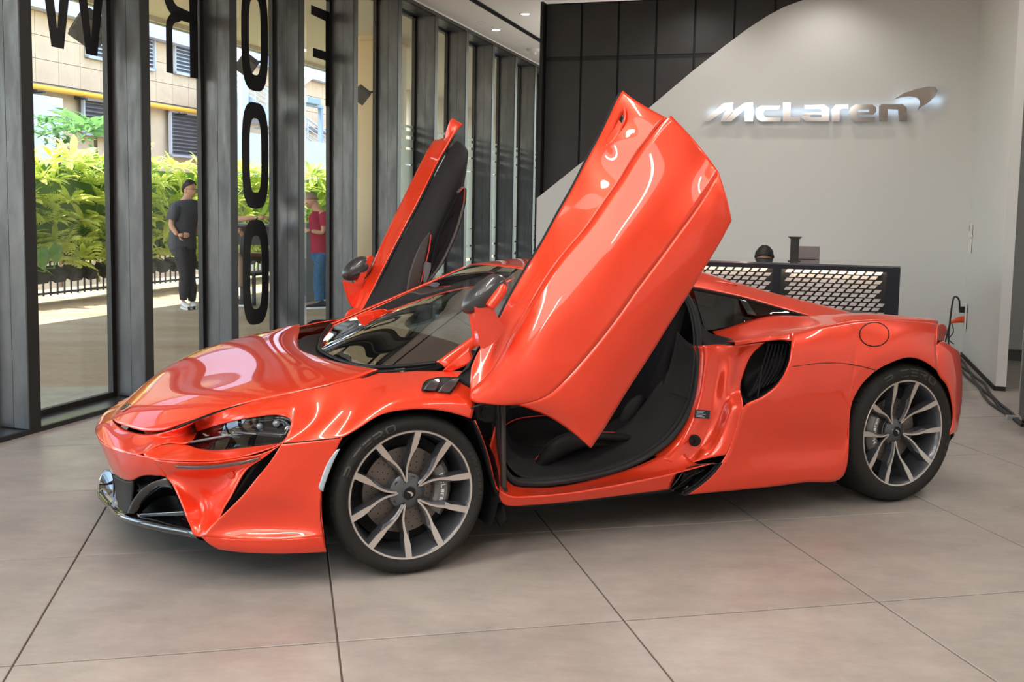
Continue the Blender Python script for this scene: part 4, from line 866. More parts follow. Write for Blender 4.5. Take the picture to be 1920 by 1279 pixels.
# intake behind the door: dark bowl with horizontal fins and mesh
for mr in (False, True):
    rim = [(1436, 641, .07), (1411, 663, .09), (1396, 695, .09), (1388, 722, .08), (1391, 745, .05), (1400, 757, .01), (1430, 742, .01), (1461, 715, .015), (1478, 681, .025), (1483, 655, .04), (1478, 643, .05), (1464, 638, .055)]
    R0 = Q(*[(a, b_, d) for a, b_, d in rim + rim[:1]]); R1 = [np.array(p) + [.10, -.12, 0.] for p in R0]; cen = np.mean(R1[:-1], 0)
    R2 = [cen + [.03, -.02, 0] for p in R0]
    o = panel('side_intake', [[R0, R1]], M_black, car, 60, 6, .003, mr)
    panel('intake_back', [[R1, R2]], M_black, o, 40, 6, .003, mr)
    b = MB()
    for k in range(7):
        f = k / 6; p0 = q(1462 - 34 * 0 + (1 - f) * 14 - 2, 648 + 6 * f, .09); 
        x0 = 1436 + f * 40
        pts = Q((x0 + 6, 645, .075), (x0 - 4 - 4 * (1 - f), 690, .085), (x0 - 24 - 4 * (1 - f), 738 - f * 22, .06))
        pts = [mir(p) for p in pts] if mr else pts
        b.tube(cr(pts, 8), .0028, 6)
    b.build('intake_fin', M_trim, o, True); 
    b = MB(); pts = Q((1429, 686, .07), (1426, 705, .075), (1420, 750, .05)); pts = [mir(p) for p in pts] if mr else pts
    b.tube(cr(pts, 6), .004, 6); b.build('intake_vane', M_chrome if False else M_seal, o, True)

# ---- door aperture -----------------------------------------------
J = [[(1300, 648, .22), (1318, 648, .16), (1345, 646, .13), (1378, 648, .075), (1405, 645, .075), (1434, 642, .07)],
     [(1302, 668, .22), (1320, 668, .15), (1345, 668, .12), (1372, 668, .09), (1392, 668, .10), (1408, 667, .09)],
     [(1300, 700, .22), (1318, 700, .14), (1345, 700, .115), (1366, 700, .08), (1384, 698, .09), (1395, 697, .09)],
     [(1296, 735, .21), (1314, 735, .13), (1340, 735, .11), (1362, 733, .07), (1376, 730, .07), (1388, 725, .08)],
     [(1288, 765, .20), (1305, 767, .125), (1333, 770, .10), (1355, 765, .07), (1372, 760, .03), (1393, 762, .0)],
     [(1275, 795, .19), (1292, 800, .12), (1325, 805, .10), (1345, 800, .07), (1362, 795, .03), (1384, 795, .0)],
     [(1255, 825, .18), (1275, 832, .11), (1310, 842, .09), (1330, 835, .065), (1350, 828, .03), (1374, 825, .0)],
     [(1222, 852, .17), (1245, 862, .10), (1285, 872, .07), (1308, 865, .05), (1335, 858, .025), (1361, 853, .0)]]
Jr = [Q(*r) for r in J]
for mr in (False, True): panel('door_jamb', [Jr], M_paint, car, 40, 44, .004, mr, sm=(10, 60))
# sill: rows from the seal down
S0 = [(928, 800, .17), (933, 850, .16), (940, 885, .14), (958, 908, .12), (1000, 915, .12), (1060, 911, .12), (1120, 898, .12), (1180, 880, .12), (1235, 856, .12), (1275, 832, .12)]
S1 = [(915, 840, .08), (924, 880, .07), (932, 905, .06), (950, 920, .055), (1000, 925, .055), (1060, 921, .055), (1120, 911, .055), (1180, 899, .055), (1250, 884, .055), (1300, 868, .055)]
S2 = [(905, 820, .03), (920, 870, .02), (930, 915, .015), (950, 930, .01), (1000, 931, .01), (1060, 926, .01), (1120, 917, .01), (1185, 905, .01), (1255, 890, .01), (1340, 868, .01)]
S3 = [(890, 788, .0), (912, 845, .01), (928, 910, .02), (943, 944, .03), (1000, 946, .03), (1060, 941, .03), (1120, 934, .03), (1185, 926, .03), (1225, 921, .03), (1254, 917, .03)]
for mr in (False, True):
    o = panel('sill', [[Q(*S0), Q(*S1), Q(*S2)], [Q(*S2)[:9] + [q(1268, 888, .012)], Q(*S3)]], M_paint, car, 50, 10, .005, mr)
    panel('sill_edge', [[Q(*S3[3:]), Q(*[(a, b_ + 3.5, .05) for a, b_, d in S3[3:]])]], M_black, car, 30, 3, .004, mr)
    # brake duct at the sill's rear end
    dk = panel('sill_duct', [[Q((1254, 918, .03), (1268, 903, .03), (1285, 880, .03), (1350, 870, .0)), Q((1260, 920, .10), (1280, 905, .11), (1300, 890, .11), (1335, 876, .06)), Q((1283, 929, .01), (1305, 915, .01), (1330, 893, .0), (1352, 869, .0))]], M_gloss, car, 20, 12, .004, mr)
    b = MB()
    for pts in (Q((1352, 868, -.003), (1334, 890, -.003), (1308, 912, -.003), (1284, 928, -.003)), Q((1344, 872, .01), (1326, 890, .012), (1302, 910, .012), (1278, 925, .012))):
        pts = [mir(p) for p in pts] if mr else pts
        b.tube(cr(pts, 14), .006, 8)
    b.build('duct_edge', M_black, dk, True)
# seal round the aperture
SEAL = [(1270, 548, .30), (1284, 552, .28), (1297, 572, .25), (1307, 605, .215), (1311, 650, .19), (1309, 700, .175), (1301, 745, .165), (1285, 785, .155), (1258, 822, .15), (1222, 850, .145), (1180, 872, .14), (1120, 891, .135), (1060, 902, .135), (1000, 907, .135), (965, 902, .14), (948, 885, .15), (938, 850, .165), (932, 800, .18), (930, 760, .20), (935, 720, .22)]
for mr in (False, True):
    sp = Q(*SEAL); sp = [mir(p) for p in sp] if mr else sp
    b = MB(); b.tube(cr(sp, 90), .014, 10); b.tube([np.array(p) + [0, (-.03 if not mr else .03), .006] for p in cr(sp, 90)], .011, 8); b.build('door_seal', M_seal, car, True)
    # rubber corner and striker cover at the top of the jamb
    panel('seal_corner', [[PP((1300, 560, .66), (1308, 585, .67), (1316, 612, .69), (1330, 625, .72), (1348, 630, .76)), PP((1305, 600, .68), (1311, 625, .72), (1320, 640, .74), (1340, 650, .78), (1376, 640, .84)), PP((1306, 625, .70), (1316, 650, .74), (1325, 657, .78), (1345, 652, .82), (1374, 646, .86))]], M_trim, car, 20, 12, .012, mr)
    # door strut and its ball mounts
# charcoal sill trim inside the seal
TR = [[(942, 830, .22), (950, 868, .20), (975, 893, .17), (1010, 898, .165), (1060, 894, .165), (1120, 883, .165), (1180, 864, .165), (1225, 841, .175), (1258, 812, .18), (1282, 780, .185), (1297, 745, .19), (1304, 700, .20), (1306, 650, .21)],
      [(945, 820, .27), (953, 850, .26), (980, 872, .26), (1010, 876, .26), (1060, 868, .26), (1110, 856, .26), (1165, 835, .25), (1205, 808, .24), (1230, 780, .24), (1252, 745, .24), (1272, 715, .24), (1283, 680, .25), (1288, 640, .25)],
      [(948, 810, .33), (955, 838, .33), (982, 858, .33), (1010, 860, .33), (1060, 850, .33), (1105, 838, .33), (1150, 812, .31), (1180, 790, .30), (1205, 760, .29), (1228, 728, .28), (1250, 700, .28), (1262, 660, .28), (1270, 620, .28)]]
for mr in (False, True):
    o = panel('sill_trim', [[Q(*r) for r in TR]], M_trim, car, 60, 10, .004, mr)
    cp = [(a, b_, d) for a, b_, d in TR[2]][:8]
    panel('sill_carpet', [[Q(*cp), Q((948, 795, .42), (957, 822, .44), (985, 835, .46), (1012, 838, .46), (1060, 828, .46), (1110, 812, .45), (1150, 790, .42), (1180, 770, .38))]], M_alcant, o, 30, 6, .004, mr)
    if not mr:
        t0 = TR[0][9]; b = MB(); b.tube(Q((1257, 736, .232), (1275, 742, .205), (1291, 748, .186)), .0018, 6); b.build('trim_joint', M_black, o)
# cabin: bulkhead, dash, tunnel, seats
b = MB(); b.grid(surf([[(1.60, -.72, .2), (1.60, 0, .2), (1.60, .72, .2)], [(1.72, -.70, .6), (1.72, 0, .6), (1.72, .70, .6)], [(1.86, -.55, 1.05), (1.86, 0, 1.08), (1.86, .55, 1.05)]], 16, 12)); o = b.build('rear_bulkhead', M_alcant, car, True)
b = MB(); b.box(1.655, 1.70, .36, .56, .46, .68); b.build('speaker_panel', M_trim, o)
b = MB(); b.grid(surf([[(.16, -.66, .76), (.0, 0, .77), (.16, .66, .76)], [(.45, -.66, .80), (.42, 0, .82), (.45, .66, .80)], [(.58, -.66, .74), (.60, 0, .76), (.58, .66, .74)], [(.52, -.66, .5), (.52, 0, .5), (.52, .66, .5)]], 20, 16)); b.build('dashboard', M_leather, car, True)
b = MB(); b.box(.5, 1.6, -.12, .12, .18, .46); b.build('centre_tunnel', M_leather, car)
b = MB(); b.lathe([(.165, -.012), (.178, 0), (.165, .012), (.155, 0), (.165, -.012)], 32, lambda v: (.70 + .35 * v[1] * 1 + .94 * v[2] * 0, .36 + v[0], .72 - .93 * v[1])); b.box(.66, .74, .24, .48, .70, .74); b.build('steering_wheel', M_leather, car, True)
def seat(y0):
    e = panel('seat', [[[(.72, y0 - .24, .30), (.72, y0 - .12, .28), (.72, y0, .275), (.72, y0 + .12, .28), (.72, y0 + .24, .30)], [(.84, y0 - .25, .385), (.84, y0 - .13, .33), (.84, y0, .325), (.84, y0 + .13, .33), (.84, y0 + .25, .385)], [(1.1, y0 - .26, .38), (1.1, y0 - .14, .29), (1.1, y0, .285), (1.1, y0 + .14, .29), (1.1, y0 + .26, .38)], [(1.28, y0 - .25, .37), (1.28, y0 - .14, .27), (1.28, y0, .26), (1.28, y0 + .14, .27), (1.28, y0 + .25, .37)]]], M_leather, car, 30, 24, .03)
    for nm, m_, rows in (('seat_back', M_alcant, [[(1.24, y0 - .25, .36), (1.32, y0 - .1, .30), (1.33, y0, .3), (1.32, y0 + .1, .30), (1.24, y0 + .25, .36)], [(1.32, y0 - .27, .62), (1.42, y0 - .12, .62), (1.43, y0, .62), (1.42, y0 + .12, .62), (1.32, y0 + .27, .62)], [(1.46, y0 - .20, .86), (1.52, y0 - .1, .86), (1.53, y0, .86), (1.52, y0 + .1, .86), (1.46, y0 + .20, .86)], [(1.56, y0 - .12, 1.02), (1.58, y0 - .06, 1.03), (1.59, y0, 1.03), (1.58, y0 + .06, 1.03), (1.56, y0 + .12, 1.02)]]),):
        panel(nm, [rows], m_, e, 24, 24, .05)
    sd_ = 1 if y0 > 0 else -1
    bo = MB(); pts = [(.70, y0 + sd_ * .25, .29), (.80, y0 + sd_ * .27, .385), (.95, y0 + sd_ * .28, .42), (1.15, y0 + sd_ * .28, .40), (1.32, y0 + sd_ * .27, .37)]
    bo.tube(cr(pts, 20), [.02 + .028 * math.sin(PI * min(1, k / 10)) for k in range(20)], 12); bo.build('seat_bolster', M_leather, e, True)
    for yy, dz in ((sd_ * .238, .045), (-sd_ * .25, .03)):
        b = MB(); b.tube(cr([(.70, y0 + yy, .285 + dz), (.82, y0 + yy, .37 + dz), (.97, y0 + yy, .385 + dz), (1.2, y0 + yy, .365 + dz)], 20), .0035, 6); b.build('seat_piping', M_red, e, True)
seat(.40); seat(-.40)
# seat recliner cover seen through the aperture
b = MB(); c = np.array(P(1188, 778, .60)); b.ball(c, (.07, .03, .095), 16, 10, lambda v: (v[0] + .35 * v[2], v[1], v[2])); b.build('seat_side_cover', M_trim, car, True)
# latch, striker, type plate
def jd(px, py, d): return np.array(q(px, py, d))
b = MB(); c = jd(1303, 826, .085); ax = np.array([-.75, .66, 0]); a = np.array([.66, .75, 0]); u3 = np.array([0, 0, 1.])
b.lathe([(.0001, .012), (.022, .012), (.027, .006), (.027, -.004)], 24, lambda v: tuple(c + v[0] * a + v[1] * u3 + v[2] * ax)); b.lathe([(.0001, .045), (.008, .043), (.009, .01)], 12, lambda v: tuple(c + (v[0] - .006) * a + v[1] * u3 + v[2] * ax)); b.build('door_striker', M_black, car, True)
b = MB(); tp = [jd(1303, 768, .112), jd(1332, 770, .085), jd(1330, 786, .085), jd(1301, 783, .112)]; b.add([tuple(p) for p in tp], [(0, 1, 2, 3)])
pl_ = b.build('type_plate', mat('plate_dark', (.02, .025, .035), .4), car)
b = MB()
for k in range(5):
    f = (k + .8) / 6.2; A_ = tp[0] * (1 - f) + tp[3] * f; B_ = tp[1] * (1 - f) + tp[2] * f; g = random.uniform(.5, .85)
    A2 = A_ + (B_ - A_) * .12 + [0, .001, 0]; B2 = A_ + (B_ - A_) * g + [0, .001, 0]; b.add([A2, B2, B2 - [0, 0, .0035], A2 - [0, 0, .0035]], [(0, 1, 2, 3)])
b.build('plate_print', mat('plate_text', (.35, .38, .42), .5), pl_)
for mr in (False, True):
    s0 = np.array(P(942, 748, .80)); s1 = np.array(P(944, 920, .90))
    if mr: s0 = np.array(mir(s0)); s1 = np.array(mir(s1))
    st = MB(); st.tube([s0, s0 * .35 + s1 * .65, s1], .0135, 14); so = st.build('door_strut', mat('strut_black', (.035, .03, .028), .4) if 'strut_black' not in bpy.data.materials else bpy.data.materials['strut_black'], car, True)
    b = MB(); b.ball(s1, .019, 12, 8); b.ball(s1 + [.0, .012, 0], .010, 10, 6); b.build('ball_joint', M_black, so, True)
# hinge bracket with round boss at the front of the aperture
b = MB(); c = jd(906, 772, .12); b.lathe([(.0001, .03), (.022, .03), (.026, .015), (.03, .0)], 20, lambda v: tuple(c + np.array([v[0], v[2], v[1]]))); b.build('hinge_boss', M_black, car, True)
near([[Q((888, 762, .10), (905, 752, .12), (930, 750, .14)), Q((893, 785, .08), (912, 792, .1), (930, 790, .14))]], 'hinge_plate', 8, 6, M_trim)
# mud flap / arch liner visible behind the front wheel
near([[Q((880, 788, .06), (905, 830, .07), (922, 880, .08), (932, 920, .07), (945, 950, .05), (948, 975, .05)), Q((868, 800, .16), (885, 840, .17), (900, 890, .18), (912, 930, .14), (925, 965, .09), (938, 987, .07))]], 'arch_extension', 30, 8, M_black)
near([[Q((889, 789, .0), (908, 835, .0), (925, 900, .01), (938, 942, .02)), Q((883, 789, .03), (900, 835, .04), (918, 900, .05), (932, 945, .05))]], 'arch_edge', 20, 4, M_black)
# ---- left (near) door, swung up and outwards -----------------------
def D(*pts): return [P(*p) for p in pts]
D0 = D((885, 690, .88), (900, 655, .885), (938, 596, .89), (954, 564, .90), (989, 502, .92), (1016, 459, .93), (1048, 400, .95), (1079, 345, .965), (1102, 299, .975), (1130, 248, .985), (1145, 216, .99), (1157, 190, 1.0), (1168, 171, 1.0))
D1 = D((883, 712, .905), (905, 685, .915), (950, 612, .93), (974, 565, .94), (1004, 515, .96), (1038, 462, .985), (1072, 408, 1.0), (1105, 350, 1.02), (1130, 308, 1.03), (1160, 258, 1.06), (1178, 230, 1.07), (1190, 208, 1.08), (1198, 193, 1.08))
D2 = D((882, 735, .925), (915, 705, .95), (960, 632, .985), (997, 568, 1.005), (1026, 520, 1.02), (1060, 475, 1.045), (1098, 431, 1.07), (1135, 380, 1.09), (1163, 340, 1.105), (1195, 290, 1.13), (1216, 262, 1.15), (1235, 236, 1.165), (1250, 222, 1.175))
D2b = [np.array(p) for p in D2]; D2b[-1] = np.array(P(1258, 217, 1.185)); D2b[-2] = np.array(P(1238, 234, 1.168))
D3 = D((882, 752, .94), (935, 722, 1.0), (985, 660, 1.05), (1035, 595, 1.085), (1075, 545, 1.11), (1112, 502, 1.135), (1150, 455, 1.16), (1190, 405, 1.18), (1220, 368, 1.195), (1255, 325, 1.215), (1274, 300, 1.225), (1290, 275, 1.235), (1300, 262, 1.24))
D4 = D((884, 766, .945), (930, 755, 1.01), (1003, 700, 1.08), (1062, 636, 1.12), (1110, 580, 1.155), (1150, 530, 1.18), (1192, 478, 1.205), (1230, 430, 1.225), (1258, 394, 1.24), (1290, 350, 1.26), (1308, 328, 1.27), (1322, 308, 1.275), (1330, 299, 1.28))
D5 = D((884, 766, .945), (985, 762, 1.06), (1060, 712, 1.125), (1115, 650, 1.165), (1160, 592, 1.195), (1200, 535, 1.22), (1238, 484, 1.245), (1270, 440, 1.265), (1296, 405, 1.285), (1322, 366, 1.305), (1334, 345, 1.315), (1343, 330, 1.32), (1347, 322, 1.325))
D5b = [p for p in D5]
D6 = D((884, 766, .945), (1045, 788, 1.09), (1095, 755, 1.14), (1140, 698, 1.17), (1183, 634, 1.20), (1222, 575, 1.23), (1258, 522, 1.26), (1291, 475, 1.285), (1316, 437, 1.305), (1340, 400, 1.33), (1350, 384, 1.34), (1357, 372, 1.345), (1361, 366, 1.35))
D7 = D((884, 766, .945), (1108, 840, 1.10), (1133, 801, 1.12), (1175, 732, 1.15), (1215, 670, 1.18), (1250, 614, 1.21), (1284, 560, 1.245), (1315, 510, 1.28), (1337, 474, 1.30), (1356, 442, 1.325), (1362, 430, 1.335), (1367, 421, 1.34), (1372, 413, 1.35))
# the wheel-arch cut at the door's front: first points run along the arc
arc = D((884, 766, .945), (905, 759, .965), (935, 755, .99), (965, 757, 1.01), (1000, 765, 1.035), (1040, 786, 1.06), (1075, 812, 1.085), (1108, 840, 1.10))
A_ = cr(arc, 50)
for row, f in ((D3, 0.), (D4, .16), (D5, .38), (D6, .66), (D7, 1.)):
    row[0] = A_[int(f * 49)]
D3[0] = np.array(P(883, 750, .935)); 
D4[1] = np.array(P(962, 737, 1.03)); D5[1] = np.array(P(1025, 742, 1.09)); D6[1] = np.array(P(1070, 772, 1.115)); D7[1] = np.array(P(1120, 821, 1.11)); D3[1] = np.array(P(932, 718, .99))
D5b = [np.array(p) for p in D5]
near_door = panel('door', [[D0, D1, D2], [D2b, D3, D4, D5], [D5b, D6, D7]], M_paint, car, 90, 16, .010, sm=(40, 6))
near_door['label'] = 'near door, outer skin towards the viewer'
# inner face of the door: offset shell
def offset_rows(rows, vec): return [[np.array(p) + np.array(vec) for p in r] for r in rows]
inn = offset_rows([D0, D2, D4, D6, D7], (-.05, -.05, .02)); inn[0] = [np.array(p) + [-.008, -.012, .0] for p in D0]; inn[-1] = [np.array(p) + [.004, -.012, .006] for p in D7]
mid_ = [[np.array(p) + [-.02, -.09, .04] for p in r] for r in (D2, D4, D6)]
panel('door_card', [[inn[0]] + mid_ + [inn[-1]]], M_trim, near_door, 50, 20, .004)
# handle recess near the door's rear tip
b = panel('handle_recess', [[D((1168, 212, 1.045), (1160, 226, 1.035), (1150, 243, 1.03), (1141, 258, 1.02)), D((1170, 222, 1.055), (1166, 236, 1.055), (1155, 253, 1.04), (1141, 262, 1.025))]], M_gloss, near_door, 16, 5, .004)
b = MB(); b.tube(cr(D((1171, 203, 1.055), (1162, 212, 1.04), (1150, 238, 1.03), (1137, 266, 1.02), (1139, 272, 1.03), (1150, 262, 1.045), (1163, 243, 1.06), (1172, 222, 1.07), (1171, 203, 1.055)), 50), .0045, 6, False); b.build('recess_rim', M_paint, near_door, True)
b = MB(); e_ = [np.array(p) + [.0, -.006, .0] for p in A_]; b.tube(e_, .0045, 6); b.build('door_edge_seal', M_black, near_door, True)
# black upper edge strip of the door
b = MB(); b.tube([np.array(p) + [.006, -.022, -.004] for p in D0[2:9]], .005, 6); b.build('belt_seal', M_black, near_door, True)

# ---- near mirror ----------------------------------------------------
def leaf(c, L, W, Hh, M3, name, m, par, flat=.0):
    """elongated shell, long axis M3[0], width M3[1], depth M3[2]"""
    b = MB(); nu, nv = 28, 20; vs = []
    for j in range(nv + 1):
        th = PI * j / nv
        for i in range(nu):
            a = 2 * PI * i / nu; s = math.sin(th)**.8 if s_pos(math.sin(th)) else 0
            u = math.cos(th) * L; v = s * math.cos(a) * W * (1 + .15 * math.cos(th)); w_ = s * math.sin(a) * Hh
            if flat and w_ < 0: w_ *= flat
            vs.append(tuple(np.array(c) + u * M3[0] + v * M3[1] + w_ * M3[2]))
    b.add(vs, [(j * nu + i, (j + 1) * nu + i, (j + 1) * nu + (i + 1) % nu, j * nu + (i + 1) % nu) for j in range(nv) for i in range(nu)])
    return b.build(name, m, par, True, None)
def s_pos(x): return x > 1e-9
def unit(v): v = np.array(v, float); return v / np.linalg.norm(v)
# axes: image right-up, image down-right, towards camera
cdir = unit(OC - np.array(P(905, 560, .99)))
def imgvec(dx, dy, at_=(905, 560, .99)):
    a = np.array(P(*at_)); d = rc(at_[0] + dx, at_[1] + dy); base = rc(at_[0], at_[1]); k = np.linalg.norm(a - OC) / np.linalg.norm(base)
    v = (d / np.linalg.norm(d) - base / np.linalg.norm(base)) * np.linalg.norm(a - OC); return v
ax1 = unit(imgvec(42, -31)); ax2 = unit(np.cross(cdir, ax1)); ax3 = unit(np.cross(ax1, ax2)); ax3 = ax3 if ax3 @ cdir > 0 else -ax3
mirror_ = leaf(P(907, 553, 1.0), .106, .052, .055, (ax1, ax2, ax3), 'door_mirror', M_carbon, near_door)
b = MB(); pts = D((918, 576, 1.06), (928, 562, 1.06), (941, 543, 1.06), (945, 533, 1.06)); b.tube(cr(pts, 10), [.020, .021, .022, .022, .022, .022, .021, .020, .016, .008], 14); b.build('mirror_arm', M_paint, mirror_, True)
def prismc(name, poly, d0, d1, m, par, bevel=.004):
    """poly of picture points at depth planes y0 (front) and y1"""
    n = len(poly); v0 = [tuple(P(a, b_, d0 if not callable(d0) else d0(a, b_))) for a, b_ in poly]; off = [tuple(np.array(v) + np.array([.0, d1, .0])) for v in v0]
    b = MB(); b.add(v0 + off, [tuple(range(n)), tuple(range(n, 2 * n))[::-1]] + [(k, (k + 1) % n, n + (k + 1) % n, n + k) for k in range(n)])
    o = b.build(name, m, par); 
    if bevel: mo = o.modifiers.new('bev', 'BEVEL'); mo.width = bevel; mo.segments = 3; mo.limit_method = 'ANGLE'; mo.angle_limit = .6
    for p in o.data.polygons: p.use_smooth = True
    o.data.set_sharp_from_angle(angle=.9)
    return o
prismc('mirror_stalk', [(892, 577), (895, 569), (914, 561), (919, 564), (925, 585), (942, 613), (941, 620), (933, 632), (921, 643), (908, 651), (903, 650), (898, 625), (894, 600)], 1.03, -.06, M_paint, mirror_, .006)
b = MB(); g = np.array(P(922, 548, .99)); b.ball(tuple(g - ax3 * .035), .04, 12, 8); b.build('mirror_glass', M_chrome, mirror_, True)

# ---- right (far) door -----------------------------------------------
fy = -1
FL = D((648, 606, -.80), (656, 595, -.82), (668, 570, -.84), (683, 535, -.88), (700, 493, -.92), (722, 445, -.97), (745, 397, -1.02), (768, 350, -1.07), (790, 306, -1.12), (806, 276, -1.15), (815, 263, -1.17))
FM = D((650, 607, -.80), (664, 592, -.81), (682, 562, -.83), (700, 520, -.86), (716, 483, -.89), (738, 435, -.94), (762, 387, -.98), (785, 340, -1.03), (806, 297, -1.08), (819, 270, -1.11), (826, 262, -1.13))
FR = D((660, 606, -.77), (678, 583, -.78), (697, 548, -.80), (716, 510, -.82), (735, 472, -.84), (757, 430, -.87), (780, 387, -.91), (802, 343, -.95), (822, 303, -.99), (840, 270, -1.02), (850, 250, -1.04))
FB = [np.array(p) + [.06, -.16, -.04] for p in FL]; FB2 = [np.array(p) + [.10, -.22, -.14] for p in FL]
fd = panel('door', [[FR, FM, FL], [FL, FB, FB2]], M_paint, car, 60, 12, .008)
fd['label'] = 'far door, black inner trim towards the viewer'
tip = [D((806, 297, -1.08), (832, 266, -1.08), (838, 244, -1.05), (844, 226, -1.03), (848, 221, -1.02)), D((822, 303, -.99), (845, 262, -1.01), (853, 250, -1.01), (862, 240, -1.01), (868, 234, -1.01))]
panel('door_tip', [tip], M_paint, fd, 20, 6, .012)
panel('shut_face', [[FR, [np.array(p) + [.012, .004, -.006] for p in FR]]], M_black, fd, 50, 3, .01)
T0 = D((676, 592, -.76), (690, 568, -.77), (706, 540, -.79), (724, 506, -.81), (743, 468, -.83), (765, 427, -.86), (788, 384, -.90), (810, 341, -.94), (830, 303, -.98), (848, 274, -1.01), (857, 265, -1.02))
T1 = D((700, 585, -.70), (722, 560, -.70), (740, 532, -.71), (756, 500, -.73), (772, 465, -.76), (790, 428, -.80), (808, 390, -.84), (826, 350, -.88), (845, 312, -.92), (862, 284, -.96), (868, 270, -.99))
T2 = D((740, 578, -.66), (765, 558, -.66), (779, 530, -.68), (791, 495, -.71), (806, 455, -.75), (820, 420, -.79), (834, 388, -.83), (850, 350, -.87), (864, 318, -.90), (875, 292, -.95), (876, 282, -.97))
T3 = D((775, 566, -.72), (790, 550, -.75), (800, 525, -.78), (815, 498, -.80), (832, 465, -.83), (846, 432, -.87), (858, 400, -.91), (866, 370, -.94), (871, 335, -.97), (876, 302, -.99), (877, 288, -1.0))
fc_ = panel('door_card', [[T0, T1, T2, T3]], M_trim, fd, 60, 30, .006)
# pocket with piping
PK = D((800, 520, -.70), (803, 500, -.70), (808, 470, -.72), (820, 432, -.76), (838, 395, -.80), (856, 362, -.84), (868, 352, -.86), (868, 378, -.86), (858, 420, -.82), (842, 462, -.78), (822, 500, -.74), (800, 528, -.70))
c_ = np.mean(PK, 0); back = [np.array(p) + [.012, .012, 0] for p in PK]
panel('door_pocket', [[back, [np.array(c_) * .6 + np.array(p) * .4 + [.008, -.0, 0] for p in PK]]], M_alcant, fc_, 50, 6, .003)
b = MB(); b.tube(cr([np.array(p) + [-.002, .014, 0] for p in PK[5:12]], 30), .008, 8); b.build('pull_handle', mat('pocket_rim', (.08, .07, .065), .35), fc_, True)
b = MB(); b.tube(cr([np.array(p) + [-.002, .02, 0] for p in D((785, 538, -.70), (795, 500, -.70), (803, 465, -.72), (806, 440, -.74))], 20), .0035, 6); b.tube(cr([np.array(p) + [-.002, .02, 0] for p in D((860, 360, -.84), (868, 352, -.86), (868, 375, -.86), (866, 390, -.86))], 12), .003, 6); b.build('red_piping', M_red, fc_, True)
SP = D((762, 548, -.655), (766, 520, -.665), (775, 488, -.69), (790, 455, -.72), (805, 435, -.74)); SP2 = D((785, 540, -.69), (792, 510, -.70), (797, 480, -.71), (802, 455, -.73), (806, 436, -.74))
panel('speaker_grille', [[[np.array(p) + [-.004, .014, 0] for p in SP], [np.array(p) + [-.004, .014, 0] for p in SP2]]], mat('grille_brown', (.055, .048, .045), .5), fc_, 20, 8, .006)
prismc('window_switch', [(795, 527), (797, 500), (800, 492), (807, 494), (807, 504), (802, 520), (798, 530)], -.665, -.02, mat('switch_grey', (.12, .125, .14), .35), fc_, .003)
FX = -.86
cd2 = unit(OC - np.array(P(668, 505, FX))); b1 = unit(imgvec(40, -22, (668, 505, FX))); b2 = unit(np.cross(cd2, b1)); b3 = unit(np.cross(b1, b2)); b3 = b3 if b3 @ cd2 > 0 else -b3
fm = leaf(P(668, 505, FX - .05), .090, .058, .05, (b1, b2, b3), 'door_mirror', M_carbon, fd)
prismc('mirror_stalk', [(646, 528), (662, 533), (678, 530), (690, 520), (676, 553), (668, 575), (662, 574), (656, 562)], FX - .03, -.03, M_paint, fm, .005)
prismc('mirror_rim', [(668, 533), (678, 530), (700, 483), (697, 480), (690, 486)], FX + .0, -.04, M_paint, fm, .004)
# hinge arm of the far door
panel('hinge_cover', [[D((638, 607, -.82), (646, 596, -.82), (655, 582, -.82), (668, 578, -.80)), D((660, 607, -.76), (664, 598, -.76), (672, 590, -.76), (680, 584, -.76))]], M_paint, car, 16, 8, .01)
